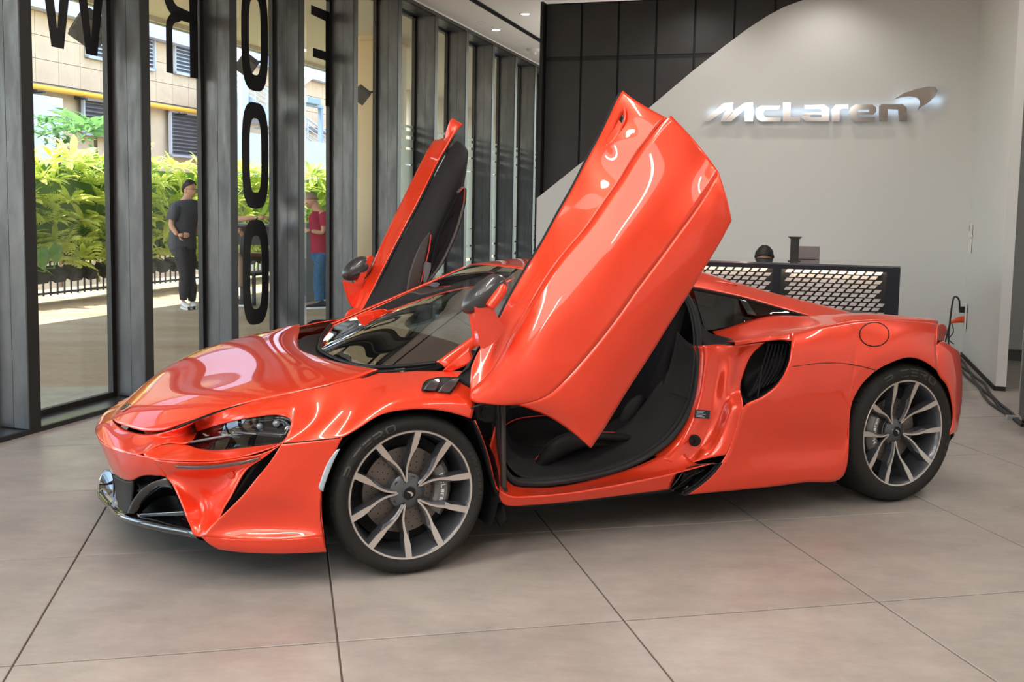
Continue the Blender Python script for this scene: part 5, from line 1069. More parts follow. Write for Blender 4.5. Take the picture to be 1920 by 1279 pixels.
# ---- wheels ---------------------------------------------------------
def arc_text(b, txt, r, h, a_start, depth, w_=.16, wide=1., gap=.32, M=None, lift=.0022):
    a = a_start
    for ch in txt:
        if ch == ' ': a -= h * .6 * wide / r; continue
        wd = 0
        for st in letter_strokes(ch):
            for p0, p1 in zip(st, st[1:]):
                poly = stroke_poly(p0, p1, w_); v = []
                for u, vv in poly:
                    an = a - u * h * wide / r; rr_ = r + vv * h; v.append((rr_ * math.cos(an), rr_ * math.sin(an)))
                    wd = max(wd, u)
                b.add([M(x, z, depth(math.hypot(x, z)) + lift) for x, z in v], [(0, 1, 2, 3)])
        a -= (max(.35, wd) + gap) * h * wide / r
def wheel(cx, ysg, R, hub_z, rim_r, half_w, yface, rot0, sgn, name, rear=False, detail=True):
    """yface: y of the outer rim lip; outward = ysg"""
    root = empty(name, (cx, -ysg * yface, hub_z), 0, parent=car)
    def Mw(x, z, dpt): return (x, -ysg * dpt, z)      # dpt: outward from the lip plane (local object coordinates)
    CARn = False
    b = MB(); g = rim_r
    prof = [(g - .004, -.004), (g + .004, .006), (g + .014, .010), (g + (R - g) * .35, .017), (g + (R - g) * .6, .016), (g + (R - g) * .80, .006), (R - .008, -.010), (R - .002, -.022), (R, -.045), (R, -half_w * 2 + .05), (R - .012, -half_w * 2 + .01), (g + .02, -half_w * 2)]
    b.lathe(prof, 96, lambda v: Mw(v[0], v[1], v[2])); ty = b.build('tyre', M_rubber, root, True, 60, car=False)
    def dep(rr_):
        pr_ = sorted(prof[:8]); return float(np.interp(rr_, [p[0] for p in pr_], [p[1] for p in pr_]))
    b = MB()
    for k in range(72):     # shoulder sipes
        a = 2 * PI * k / 72; 
        poly = [(R * .978 * math.cos(a + s), R * .978 * math.sin(a + s)) for s in (0,)]
        for (r0, r1, d0, d1) in ((R * .955, R * .985, .0, -.0105), (R * .985, R + .0003, -.0105, -.04)):
            v = []
            for rr_, dd in ((r0, d0), (r1, d1)):
                for s in (-.006, .006): v.append(Mw(rr_ * math.cos(a + s) * 1.002, rr_ * math.sin(a + s) * 1.002, dd + .0012))
            b.add([v[0], v[1], v[3], v[2]], [(0, 1, 2, 3)])
    tag(b.build('tread_cuts', M_black, ty, car=False), kind='stuff')
    if detail and ysg > 0:
        b = MB(); flip = lambda x, z, d: Mw(x, z, d)
        h = (R - g) * .38
        arc_text(b, 'P ZERO', g + (R - g) * .30, h, math.radians(158 if not rear else 118), dep, .17, 1.7, .32, flip)
        arc_text(b, '235/35 219 91' if not rear else '295/35 2', g + (R - g) * .36, h * .5, math.radians(32 if not rear else 8), dep, .14, 1.2, .45, flip)
        tl_ = b.build('tyre_lettering', mat('tyre_lettering', (.055, .053, .052), .5) if 'tyre_lettering' not in bpy.data.materials else bpy.data.materials['tyre_lettering'], ty, car=False); tl_['kind'] = 'stuff'
    # rim barrel
    b = MB(); b.lathe([(g + .002, -.012), (g + .003, .0), (g - .001, .004), (g - .006, .003), (g - .010, -.004), (g - .020, -.02), (g - .024, -.06), (g - .034, -.10), (g - .040, -half_w * 2)], 96, lambda v: Mw(v[0], v[1], v[2])); rim = b.build('rim', M_rim, root, True, 50, car=False)
    b = MB(); 
    b.lathe([(g - .0075, .0032), (g - .0005, .0052), (g + .0025, .001)], 96, lambda v: Mw(v[0], v[1], v[2])); b.build('rim_lip', M_alu, rim, True, 60, car=False)
    # spokes: five pairs meeting in a V at the hub
    hubd = -.030 if not rear else -.045
    def dface(rr_): return hubd + (.002 - hubd) * min(1, max(0, (rr_ - .04) / (g - .05)))**1.3
    for k in range(5):
        base = math.radians(rot0 + 72 * k); sb = MB(); fb = MB()
        for s in (1, -1):
            # centre line in (r, angle offset), asymmetric bend
            ends = math.radians(19.5 if s > 0 else 19.5)
            kk = [(.052, .06), (.075, .085), (.105, .13), (.135, .20), (.165, .27), (.185, .30), (.21, .325), (g - .004, .345)]
            line = []
            for rr_, ao in kk:
                rr_ = rr_ * g / .2595 if rr_ < g - .01 else rr_; line.append((rr_, s * ao))
            wd_d = [.011, .012, .014, .017, .021, .024, .024, .025]     # dark spoke body half-width*?
            wd_f = [.0035, .0035, .0040, .0045, .0060, .0105, .0125, .0130]
            def pt(rr_, ao): a = base + ao; return np.array([rr_ * math.cos(a), rr_ * math.sin(a)])
            cl = np.array([pt(*l) for l in line]); tg = np.gradient(cl, axis=0); tg /= np.linalg.norm(tg, axis=1)[:, None]; nr = np.stack([-tg[:, 1], tg[:, 0]], 1) * s   # pointing away from the V's inside
            # face strip hugs the inner edge of the spoke near the hub, full width at the rim
            L = [cl[i] - nr[i] * wd_f[i] for i in range(8)]; R_ = [cl[i] + nr[i] * wd_f[i] for i in range(8)]
            Ld = [cl[i] - nr[i] * (wd_f[i] + .001) for i in range(8)]; Rd = [cl[i] + nr[i] * (wd_f[i] + (wd_d[i] - .009 if i < 5 else .001)) for i in range(8)]
            vs = []; 
            for i in range(8):
                rr_ = line[i][0]; d = dface(rr_)
                vs += [Mw(*Ld[i], d - .0015), Mw(*Rd[i], d - .0015 - (.010 if i < 5 else 0)), Mw(*(Rd[i] + nr[i] * .004), d - .045), Mw(*(Ld[i] - nr[i] * .003), d - .045)]
            sb.add(vs, [(4 * i + j, 4 * i + (j + 1) % 4, 4 * i + 4 + (j + 1) % 4, 4 * i + 4 + j) for i in range(7) for j in range(4)] + [(28, 29, 30, 31), (3, 2, 1, 0)])
            vs = []
            for i in range(8):
                d = dface(line[i][0]); vs += [Mw(*L[i], d + .001), Mw(*R_[i], d + .001), Mw(*L[i], d - .004), Mw(*R_[i], d - .004)]
            fb.add(vs, [q_ for i in range(7) for q_ in ((4 * i, 4 * i + 1, 4 * i + 5, 4 * i + 4), (4 * i + 2, 4 * i, 4 * i + 4, 4 * i + 6), (4 * i + 1, 4 * i + 3, 4 * i + 7, 4 * i + 5))] + [(28, 29, 31, 30)])
        # U at the apex joining the two face strips
        ap = []
        for ao in np.linspace(-.06, .06, 5): ap.append(np.array([.052 * g / .2595 * math.cos(base + ao), .052 * g / .2595 * math.sin(base + ao)]) - np.array([math.cos(base), math.sin(base)]) * .004 * math.cos(ao / .06 * PI / 2))
        d = dface(.052); vs = []
        for p in ap:
            u = p / np.linalg.norm(p); vs += [Mw(*(p - u * .0035), d + .001), Mw(*(p + u * .0035), d + .001)]
        fb.add(vs, [(2 * i, 2 * i + 1, 2 * i + 3, 2 * i + 2) for i in range(4)])
        so = sb.build('spoke', M_rim, root, False, car=False); fb.build('spoke_face', M_alu, so, False, car=False)
        bo = MB(); a = base + PI / 5; c = (.056 * math.cos(a), .056 * math.sin(a)); bo.lathe([(.0001, 0), (.006, 0), (.0065, .004), (.011, .004), (.012, -.02)], 12, lambda v: Mw(c[0] + v[0], c[1] + v[1], v[2] + hubd - .018)); bo.build('wheel_bolt', M_gloss, root, True, 40, car=False)
    b = MB(); b.lathe([(.0001, hubd + .006), (.026, hubd + .005), (.029, hubd + .0), (.045, hubd - .004), (.075, hubd - .022), (.08, hubd - .06)], 40, lambda v: Mw(v[0], v[1], v[2])); b.build('hub', M_rim, root, True, 40, car=False)
    b = MB(); b.lathe([(.0001, hubd + .0075), (.024, hubd + .007), (.026, hubd + .004)], 30, lambda v: Mw(v[0], v[1], v[2])); cap = b.build('hub_cap', M_black, root, True, 40, car=False)
    b = MB(); pl = [(-.014, .010), (-.004, .010), (.008, .005), (.015, -.003), (.012, -.010), (.004, -.014), (.008, -.006), (.0, .001)]
    b.add([Mw(x, z, hubd + .0085) for x, z in pl], [tuple(range(len(pl)))]); b.build('cap_mark', M_alu, cap, car=False)
    # brake
    dr = .175 if not rear else .165
    b = MB(); b.lathe([(.075, -.075), (.078, -.088), (dr, -.088), (dr, -.118), (.075, -.118)], 72, lambda v: Mw(v[0], v[1], v[2])); bd_ = b.build('brake_disc', M_disc, root, True, 30, car=False)
    b = MB()
    for k in range(24):
        for j, rr_ in enumerate((.10, .12, .14, .16)):
            a = 2 * PI * (k + j * .28) / 24; x, z = rr_ * dr / .175 * math.cos(a), rr_ * dr / .175 * math.sin(a)
            b.add([Mw(x + .0028 * math.cos(t), z + .0028 * math.sin(t), -.0872) for t in np.linspace(0, 2 * PI, 6, endpoint=False)], [tuple(range(6))])
    o = b.build('drill_holes', M_black, bd_, car=False); o['kind'] = 'stuff'
    b = MB(); b.lathe([(.03, -.055), (.07, -.06), (.078, -.088)], 40, lambda v: Mw(v[0], v[1], v[2])); b.build('disc_bell', M_gloss, bd_, True, 40, car=False)
    b = MB(); a0, a1 = (math.radians(-38), math.radians(35)) if not rear else (math.radians(150), math.radians(212))
    sx = 1
    for (r0, r1, d0, d1) in ((dr * .70, dr * 1.10, -.05, -.145),):
        N = 14; vs = []
        for k in range(N + 1):
            a = a0 + (a1 - a0) * k / N
            for rr_, dd in ((r0, d0 - .012), (r0 + .012, d0), (r1 - .02, d0), (r1, d0 - .02), (r1, d1), (r0, d1)): vs.append(Mw(rr_ * math.cos(a), rr_ * math.sin(a), dd))
        b.add(vs, [(k * 6 + i, k * 6 + (i + 1) % 6, (k + 1) * 6 + (i + 1) % 6, (k + 1) * 6 + i) for k in range(N) for i in range(6)] + [tuple(range(6)), tuple(N * 6 + i for i in range(6))])
    cal = b.build('brake_caliper', M_cal, root, True, 30, car=False)
    if ysg > 0:
        b = MB(); 
        arc_text(b, 'McLaren', dr * .84, .017, math.radians(22 if not rear else 200), lambda rr_: -.05, .2, 1.1, .3, lambda x, z, d: Mw(x, z, d), .001); b.build('caliper_lettering', mat('caliper_letters', (.9, .9, .9), .5) if 'caliper_letters' not in bpy.data.materials else bpy.data.materials['caliper_letters'], cal, car=False)
    b = MB(); b.lathe([(.0001, -.12), (g - .042, -.12), (g - .045, -.15)], 40, lambda v: Mw(v[0], v[1], v[2])); b.build('brake_shield', M_black, root, True, car=False)
    return root
CAR = False
wheel(0, 1, .3235, .3235, .2595, .115, .93, 104, 1, 'front_wheel')
wheel(0, -1, .3235, .3235, .2595, .115, .93, 104, 1, 'front_wheel')
wheel(2.64, 1, .357, .357, .272, .145, .945, 124, 1, 'rear_wheel', True)
wheel(2.64, -1, .357, .357, .272, .145, .945, 124, 1, 'rear_wheel', True)
CAR = False
# ================================================================== outside the glass
def out_empty(name, kind='structure', **k): return empty(name, W0, WROT, kind=kind, **k)
def conc():
    m = mat('terrace_concrete', (.42, .33, .22), .75); n = m.node_tree; b = n.nodes['Principled BSDF']; g = n.nodes.new('ShaderNodeNewGeometry')
    a = ramp_noise(n, g.outputs['Position'], .9, (.30, .20, .105), (.42, .345, .25), (.6, 1.6, 1), 8, .6, .3, .7); c = ramp_noise(n, g.outputs['Position'], 14, (.9, .9, .9), (1.06, 1.06, 1.06)); mx = n.nodes.new('ShaderNodeVectorMath'); mx.operation = 'MULTIPLY'
    n.links.new(a.outputs[0], mx.inputs[0]); n.links.new(c.outputs[0], mx.inputs[1]); n.links.new(mx.outputs[0], b.inputs['Base Color']); return m
M_conc = conc()
te = out_empty('terrace'); b = MB(); b.box(-60, -FD - .06, -30, 60, -.12, -.004); b.build('terrace_slab', M_conc, te)
M_soffit = mat('soffit_cream', (.66, .60, .50), .8)
cn = out_empty('canopy'); b = MB(); b.box(-5.0, -FD - .1, -30, 40, 4.2, 4.75); b.box(-5.12, -5.0, -30, 40, 4.13, 4.8); b.build('canopy_slab', M_soffit, cn)
b = MB(); b.box(-5.14, -5.06, -30, 40, 4.12, 4.20); b.build('canopy_trim', mat('trim_green_grey', (.25, .30, .27), .5), cn)
p = wl(10.6, -2.62, 0); e = empty('round_column', p, 0, kind='structure'); b = MB(); b.lathe([(.50, 0), (.50, 4.12), (.56, 4.13), (.56, 4.2)], 48); b.build('column_shaft', mat('column_cream', (.66, .53, .36), .7), e, True)
# cream wall and tinted band seen through the far windows
ow = out_empty('far_wall'); b = MB(); b.box(-5.0, -4.9, 17.5, 40, 2.6, 4.2); b.build('far_wall_upper', M_soffit, ow)
b = MB(); b.box(-9, -1.0, 24, 24.2, 0, 1.2); b.box(-9, -8.8, 15, 24, 0, 1.0); b.build('far_wall_base', mat('far_stone', (.35, .36, .36), .7), ow)
# ---- the tan clad building opposite
OFF = -9.6
bld = out_empty('opposite_building', kind=None, label='tan stone-clad building with louvred windows and a yellow pipe beyond the green hedge', cat='building')
def ow_(px, py, off=OFF): return at_wall(px, py, off)
M_tan = mat('tan_cladding', (.62, .44, .28), .8, noise=(3, .10)); M_tan2 = mat('tan_plaster', (.66, .50, .34), .85, noise=(2, .08)); M_lou = mat('louvre_grey', (.46, .46, .48), .6); M_lav = mat('lavender_fascia', (.46, .47, .55), .7)
zt = ow_(60, 17)[1]; zb = ow_(60, 152)[1]
b = MB(); b.box(OFF - .5, OFF - .12, 2, 30, -.1, 9); b.build('building_wall', M_tan2, bld)
ph = (zt - zb) / 3.; 
tA, tB = ow_(68, 110)[0], ow_(111, 110)[0]; pw_ = tB - tA
b = MB(); g = .005; b.box(OFF - .10, OFF - .02, g, pw_ - g, g, ph - g); pn = b.build('cladding_panel', M_tan, bld); np_ = 0
lou_spots = [(ow_(165, 80)[0], ow_(165, 105)[1], .0)]
for i in range(-6, 22):
    for j in range(0, 3):
        o = pn if np_ == 0 else pn.copy()
        if np_: C.objects.link(o); o.parent = bld
        o.location = (0, tA + i * pw_, zb + j * ph); np_ += 1
b = MB(); b.box(OFF - .1, OFF + .25, -5, 30, zb + 3 * ph, zb + 3 * ph + 2.2); b.build('fascia', M_lav, bld)
b = MB(); b.box(OFF - .12, OFF + .04, -5, 30, zb - .12, zb - .02); b.build('ledge', mat('ledge_brown', (.20, .17, .15), .7), bld)
def louvre(t0, t1, z0, z1, m=None):
    b = MB(); 
    for (a0, a1, c0, c1) in ((t0, t1, z0, z0 + .05), (t0, t1, z1 - .05, z1), (t0, t0 + .04, z0, z1), (t1 - .04, t1, z0, z1)): b.box(OFF - .02, OFF + .06, a0, a1, c0, c1)
    f = b.build('louvre_frame', M_lou, bld); n_ = int((z1 - z0) / .085)
    b = MB(); b.box(-.02, .025, 0, t1 - t0 - .08, 0, .012); s0 = None
    for k in range(n_):
        o = b.build('louvre_blade', m or M_lou, f) if s0 is None else s0.copy()
        if s0 is not None: C.objects.link(o); o.parent = f
        s0 = s0 or o; o.location = (OFF + .01, t0 + .04, z0 + .06 + k * .085); o.rotation_euler = (0, .6, 0)
    b = MB(); b.box(OFF - .02, OFF - .01, t0, t1, z0, z1); b.build('louvre_back', mat('louvre_back', (.10, .10, .12), .8) if 'louvre_back' not in bpy.data.materials else bpy.data.materials['louvre_back'], f)
a = ow_(160, 108); c = ow_(196, 60); louvre(a[0], a[0] + 2.2, a[1], a[1] + 1.1)
a = ow_(325, 138); louvre(a[0], a[0] + 1.9, a[1], a[1] + 1.35)
M_lou2 = mat('louvre_brown_grey', (.20, .175, .18), .6)
a = ow_(153, 215); c = ow_(153, 182); louvre(a[0], a[0] + 1.9, a[1] - .4, c[1], M_lou2)
a = ow_(317, 260); c = ow_(317, 206); louvre(a[0], a[0] + 1.9, a[1] - .4, c[1], M_lou2)
# yellow gas pipe with clips
z_ = ow_(120, 173)[1]; b = MB(); b.tube([(OFF + .16, -2, z_), (OFF + .16, ow_(440, 150)[0], z_)], .055, 12); M_yel = mat('pipe_yellow', (.80, .42, .03), .5); pp_ = b.build('gas_pipe', M_yel, bld, True)
for px in (60, 140, 330): 
    t = ow_(px, 170)[0]; b = MB(); b.box(OFF - .02, OFF + .25, t, t + .07, z_ - .11, z_ - .08); b.box(OFF - .02, OFF + .06, t, t + .07, z_ - .11, z_ + .05); b.build('pipe_clip', M_blk, pp_)
a = ow_(438, 85); c = ow_(438, 215); b = MB(); b.tube([(OFF + .3, a[0], a[1] + 1), (OFF + .3, a[0], c[1] + .1), (OFF + .3, a[0] - .1, c[1]), (OFF + .3, a[0] - .5, c[1])], .09, 10); b.build('down_pipe', M_yel, bld, True)
# light sign board on the building's lower wall
a = ow_(54, 250); c = ow_(93, 185); b = MB(); b.box(OFF - .05, OFF + .3, a[0] - 1, c[0], a[1] - .5, c[1]); b.build('sign_board', mat('board_pale_blue', (.62, .72, .80), .6), bld)
# ---- steel stair
SO = -8.3; st = out_empty('steel_stair', kind=None, label='pale grey steel outdoor staircase with tubular railings, right of the tan building', cat='staircase'); M_st = mat('stair_grey', (.50, .57, .64), .5)
def so_(px, py, off=SO): return at_wall(px, py, off)
def bar(name, p0, p1, r, par=st, off=SO, m=None):
    a, c = so_(*p0, off), so_(*p1, off); b = MB(); b.tube([(off, a[0], a[1]), (off, c[0], c[1])], r, 8); return b.build(name, m or M_st, par, True)
a, c = so_(452, 80), so_(452, 330); b = MB(); b.box(SO - .1, SO + .1, a[0] - .14, a[0] + .14, -.1, a[1] + .5); b.build('stair_post', M_st, st)
a = so_(434, 180); c = so_(460, 186); b = MB(); b.box(SO - .8, SO, a[0] - .1, c[0] + .3, a[1] - .12, a[1] + .12); b.build('landing', M_st, st)
def stringer(p0, p1, hgt, nm='stringer'):
    a, c = so_(*p0), so_(*p1); b = MB(); vs = []
    for off in (SO - .05, SO): vs += [(off, a[0], a[1]), (off, c[0], c[1]), (off, c[0], c[1] - hgt), (off, a[0], a[1] - hgt)]
    b.add(vs, [(0, 1, 2, 3), (4, 5, 6, 7), (0, 1, 5, 4), (1, 2, 6, 5), (2, 3, 7, 6), (3, 0, 4, 7)]); return b.build(nm, M_st, st)
stringer((459, 171), (610, 285), .42); stringer((540, 150), (600, 108), .42)
sa, sb = so_(462, 178), so_(606, 285)
b = MB(); b.box(-.8, 0, 0, .30, -.03, 0); t_ = None
for k in range(12):
    f = k / 11; o = b.build('stair_tread', M_st, st) if t_ is None else t_.copy()
    if t_ is not None: C.objects.link(o); o.parent = st
    t_ = t_ or o; o.location = (SO - .05, sa[0] + (sb[0] - sa[0]) * f, sa[1] + (sb[1] - sa[1]) * f - .1)
for k, dy in enumerate((0, 9, 18, 27, 36)): bar('rail', (459, 142 + dy - 4), (612, 252 + dy - 4), .028 if k == 0 else .016)
for px in (478, 500, 522, 544, 577, 598): 
    y = 138 + (px - 459) * .72; bar('baluster', (px, y), (px, y + 42), .022)
for dy in (0, 12, 24, 34): bar('rail', (430, 128 + dy), (447, 128 + dy), .016)
for px in (435, 442): bar('baluster', (px, 128), (px, 172), .018)
bar('rail', (560, 118), (600, 88), .03); bar('rail', (560, 130), (600, 100), .016)
# lamp post in front of the stair
lp = out_empty('street_lamp', kind=None, label='grey-blue flat-headed lamp on a square post in front of the steel stair', cat='lamp'); a = at_wall(601, 255, -7.6); c = at_wall(601, 199, -7.6); M_lp = mat('lamp_blue_grey', (.30, .40, .50), .5)
b = MB(); b.box(-7.65, -7.55, a[0] - .05, a[0] + .05, -.1, c[1]); b.build('lamp_post', M_lp, lp); b = MB(); d_ = at_wall(570, 195, -7.6); b.box(-7.66, -7.54, d_[0] - .1, a[0] + .05, c[1] - .06, c[1] + .02); b.box(-7.75, -7.45, d_[0] - .1, d_[0] + .6, c[1], c[1] + .14); b.build('lamp_head', M_lp, lp)
# white parapet
PO = -7.2; pt = out_empty('parapet', kind='structure'); z = at_wall(520, 256, PO)[1]; a = at_wall(432, 256, PO)[0]; b = MB(); b.box(PO - .2, PO, a - .3, 40, -.1, z); b.build('parapet_wall', mat('parapet_white', (.72, .73, .76), .8), pt)
# ---- planted green screen: railing, pots, plants
def leafmat(name, c0, c1):
    m = bpy.data.materials.new(name); m.use_nodes = True; n = m.node_tree; b = n.nodes['Principled BSDF']; oi = n.nodes.new('ShaderNodeObjectInfo'); g = n.nodes.new('ShaderNodeNewGeometry')
    nz = n.nodes.new('ShaderNodeTexNoise'); nz.inputs['Scale'].default_value = 6; ad = n.nodes.new('ShaderNodeMath'); ad.operation = 'MULTIPLY_ADD'; ad.inputs[1].default_value = .45; r = n.nodes.new('ShaderNodeValToRGB'); r.color_ramp.elements[0].position = .25; r.color_ramp.elements[1].position = .8
    r.color_ramp.elements[0].color = (*c0, 1); r.color_ramp.elements[1].color = (*c1, 1)
    n.links.new(g.outputs['Position'], nz.inputs['Vector']); n.links.new(oi.outputs['Random'], ad.inputs[0]); n.links.new(nz.outputs[0], ad.inputs[2]); n.links.new(ad.outputs[0], r.inputs[0]); n.links.new(r.outputs[0], b.inputs['Base Color'])
    b.inputs['Roughness'].default_value = .45
    tl = n.nodes.new('ShaderNodeBsdfTranslucent'); mx = n.nodes.new('ShaderNodeMixShader'); mx.inputs[0].default_value = .6; out = n.nodes['Material Output']
    n.links.new(r.outputs[0], tl.inputs[0]); n.links.new(b.outputs[0], mx.inputs[1]); n.links.new(tl.outputs[0], mx.inputs[2]); n.links.new(mx.outputs[0], out.inputs[0]); return m
M_leaf = leafmat('leaf_green', (.14, .30, .025), (.72, .80, .20)); M_leaf2 = leafmat('leaf_dark', (.05, .16, .05), (.20, .40, .12))
def leaf_geo(b, base, d, L, W, droop, side):
    d = np.array(d, float); d /= np.linalg.norm(d); s = np.cross(d, side); s /= np.linalg.norm(s) + 1e-9; N = 4; vs = []
    p = np.array(base, float)
    for k in range(N + 1):
        f = k / N; w_ = W * math.sin(PI * min(.98, .12 + .86 * f))**.8; q_ = p + d * L * f + np.array([0, 0, -droop * L * f * f]); nn = np.cross(s, d)
        vs += [q_ - s * w_ / 2, q_ + nn * -.0 + np.array([0, 0, -.12 * w_]), q_ + s * w_ / 2]
    b.add(vs, [(3 * k + j, 3 * k + j + 1, 3 * k + j + 4, 3 * k + j + 3) for k in range(N) for j in range(2)])
def plant_mesh(seed, kind):
    rg = random.Random(seed); b = MB()
    if kind == 'fern':
        for k in range(12):
            a = rg.uniform(0, 2 * PI); el = rg.uniform(.15, 1.1); L = rg.uniform(.22, .42); d = np.array([math.cos(a) * math.cos(el), math.sin(a) * math.cos(el), math.sin(el)])
            sd = np.cross(d, [0, 0, 1.]); sd /= np.linalg.norm(sd)
            for j in range(7):
                f = .2 + .8 * j / 6; p = d * L * f + np.array([0, 0, -.35 * L * f * f]); w_ = .10 * math.sin(PI * (.15 + .8 * f)) + .02
                for s in (1, -1): leaf_geo(b, p, sd * s + d * .5, w_, .022, .3, d)
    elif kind == 'broad':
        for k in range(20):
            a = rg.uniform(0, 2 * PI); el = rg.uniform(-.1, 1.2); d = np.array([math.cos(a) * math.cos(el), math.sin(a) * math.cos(el), math.sin(el)])
            leaf_geo(b, d * .05 + [0, 0, .02], d, rg.uniform(.18, .36), rg.uniform(.05, .09), rg.uniform(.3, .7), [0, 0, 1.])
    else:
        for k in range(30):
            a = rg.uniform(0, 2 * PI); el = rg.uniform(.0, 1.3); d = np.array([math.cos(a) * math.cos(el), math.sin(a) * math.cos(el), math.sin(el)]); q_ = d * rg.uniform(.08, .26)
            leaf_geo(b, q_, [rg.uniform(-1, 1), rg.uniform(-1, 1), rg.uniform(-.3, .9)], rg.uniform(.07, .14), rg.uniform(.03, .05), .4, [0, 0, 1.])
    me = bpy.data.meshes.new('plant'); me.from_pydata([tuple(map(float, v)) for v in b.v], [], b.f); me.update()
    for p in me.polygons: p.use_smooth = True
    return me
PL = {k: [plant_mesh(s * 7 + i, k) for s in range(3)] for i, k in enumerate(('fern', 'broad', 'bushy'))}
for k in PL:
    for me in PL[k]: me.materials.append(M_leaf)
POFF = -5.75
scr = out_empty('planter_screen', kind=None, label='low black railing with a row of tilted dark planters under the green hedge', cat='planter')
b = MB(); b.box(POFF - .10, POFF - .06, 2.0, 24, .80, .84); b.box(POFF - .10, POFF - .06, 2.0, 24, .10, .13)
b.build('planter_rail', M_blk, scr)
b = MB(); b.box(-.01, .01, -.01, .01, 0, .75); rb = None
for k in range(150):
    o = b.build('railing_bar', M_blk, scr) if rb is None else rb.copy()
    if rb is not None: C.objects.link(o); o.parent = scr
    rb = rb or o; o.location = (POFF - .08, 2.2 + k * .14, .08)
b = MB(); b.box(-.10, .12, -.15, .15, .0, .15); pb_ = None; M_pot = mat('planter_pot_dark', (.035, .033, .03), .6)
for k in range(60):
    o = b.build('planter_box', M_pot, scr) if pb_ is None else pb_.copy()
    if pb_ is not None: C.objects.link(o); o.parent = scr
    pb_ = pb_ or o; o.location = (POFF + .02, 2.4 + k * .34, .34); o.rotation_euler = (0, .5, .25)
b = MB(); b.box(POFF - .16, POFF - .13, 1.8, 24, .55, 1.95); b.build('screen_net', mat('screen_net_green', (.10, .20, .04), .9), scr)
rg = random.Random(5); N_ = 0
nm_ = {'fern': 'feathery yellow-green fern', 'broad': 'strap-leaved plant', 'bushy': 'small bushy plant'}
labs = {'fern': 'yellow-green feathery fern in the hedge behind the glass wall', 'broad': 'broad strap-leaved plant in the hedge behind the glass wall', 'bushy': 'small-leaved bushy plant in the hedge behind the glass wall'}
grp = {'fern': 'ferns in the green hedge', 'broad': 'broad-leaved plants in the green hedge', 'bushy': 'bushy plants in the green hedge'}
for r_ in range(6):
    z = .55 + r_ * .285
    for k in range(46):
        t = 2.6 + k * .40 + (r_ % 2) * .2 + rg.uniform(-.08, .08)
        if t > 19.5: continue
        kd = rg.choices(('fern', 'broad', 'bushy'), (5, 4, 2) if r_ < 4 else (2, 6, 2))[0]
        if N_ > 285: continue
        me = rg.choice(PL[kd]); o = bpy.data.objects.new({'fern': 'fern', 'broad': 'strap_leaf_plant', 'bushy': 'bushy_plant'}[kd], me); C.objects.link(o)
        o.location = wl(t, POFF + .02 + rg.uniform(-.05, .10), z); s = rg.uniform(1.0, 1.5); o.scale = (s, s, s); o.rotation_euler = (rg.uniform(-.2, .2), rg.uniform(.1, .5), rg.uniform(0, 6.28)); pxx = float(PPX + FPX * ((np.array(o.location) - CAMO) @ RI) / ((np.array(o.location) - CAMO) @ FW)); wn = next((w_ for lim, w_ in ((58, 'left of the first window'), (200, 'seen through the first window with the W'), (272, 'behind the second steel fin'), (370, 'behind the man in grey, second window'), (434, 'behind the third steel fin'), (505, 'seen through the window with the letters O'), (562, 'behind the fourth steel fin'), (612, 'beside the man in crimson')) if pxx < lim), 'far along, hidden past the fifth fin')
        rn = ('lowest', 'second-lowest', 'third', 'fourth', 'fifth', 'topmost')[r_]; o['label'] = '%s in the %s hedge row, %s' % (nm_[kd], rn, wn); o['category'] = 'fern' if kd == 'fern' else 'plant'; o['group'] = '%s, %s row, %s' % (grp[kd], rn, wn); N_ += 1
# two heart-shaped elephant-ear leaves, shrub and palm behind
def big_leaf(px, py, s, ang, lab):
    off = POFF + .45; t, z = at_wall(px, py, off); b = MB(); pts = [(0, -.02), (.5, .28), (.45, .75), (.2, 1.02), (0, 1.15), (-.2, 1.02), (-.45, .75), (-.5, .28)]
    ca, sa = math.cos(ang), math.sin(ang); pol = [(s * (u * ca - v * sa), s * (u * sa + v * ca)) for u, v in pts]
    c_ = (s * (-.5 * sa) * 1., s * .5 * ca); vs = [(.03, c_[0], c_[1])] + [(-.015, u, v) for u, v in pol]; b.add(vs, [(0, k, k % len(pol) + 1) for k in range(1, len(pol) + 1)])
    e = empty('elephant_ear', wl(t, off, z), WROT, lab, 'plant'); b.build('leaf_blade', M_leaf2, e); b = MB(); b.tube([(0, 0, 0), (-.05, .02, -.35 * 1), (-.25, .02, -z + .5)], .012, 6); b.build('leaf_stem', M_leaf2, e, True)
big_leaf(86, 462, .27, PI * .92, 'left of two large dark heart-shaped leaves low in the hedge'); big_leaf(104, 455, .25, PI * 1.05, 'right of two large dark heart-shaped leaves low in the hedge')
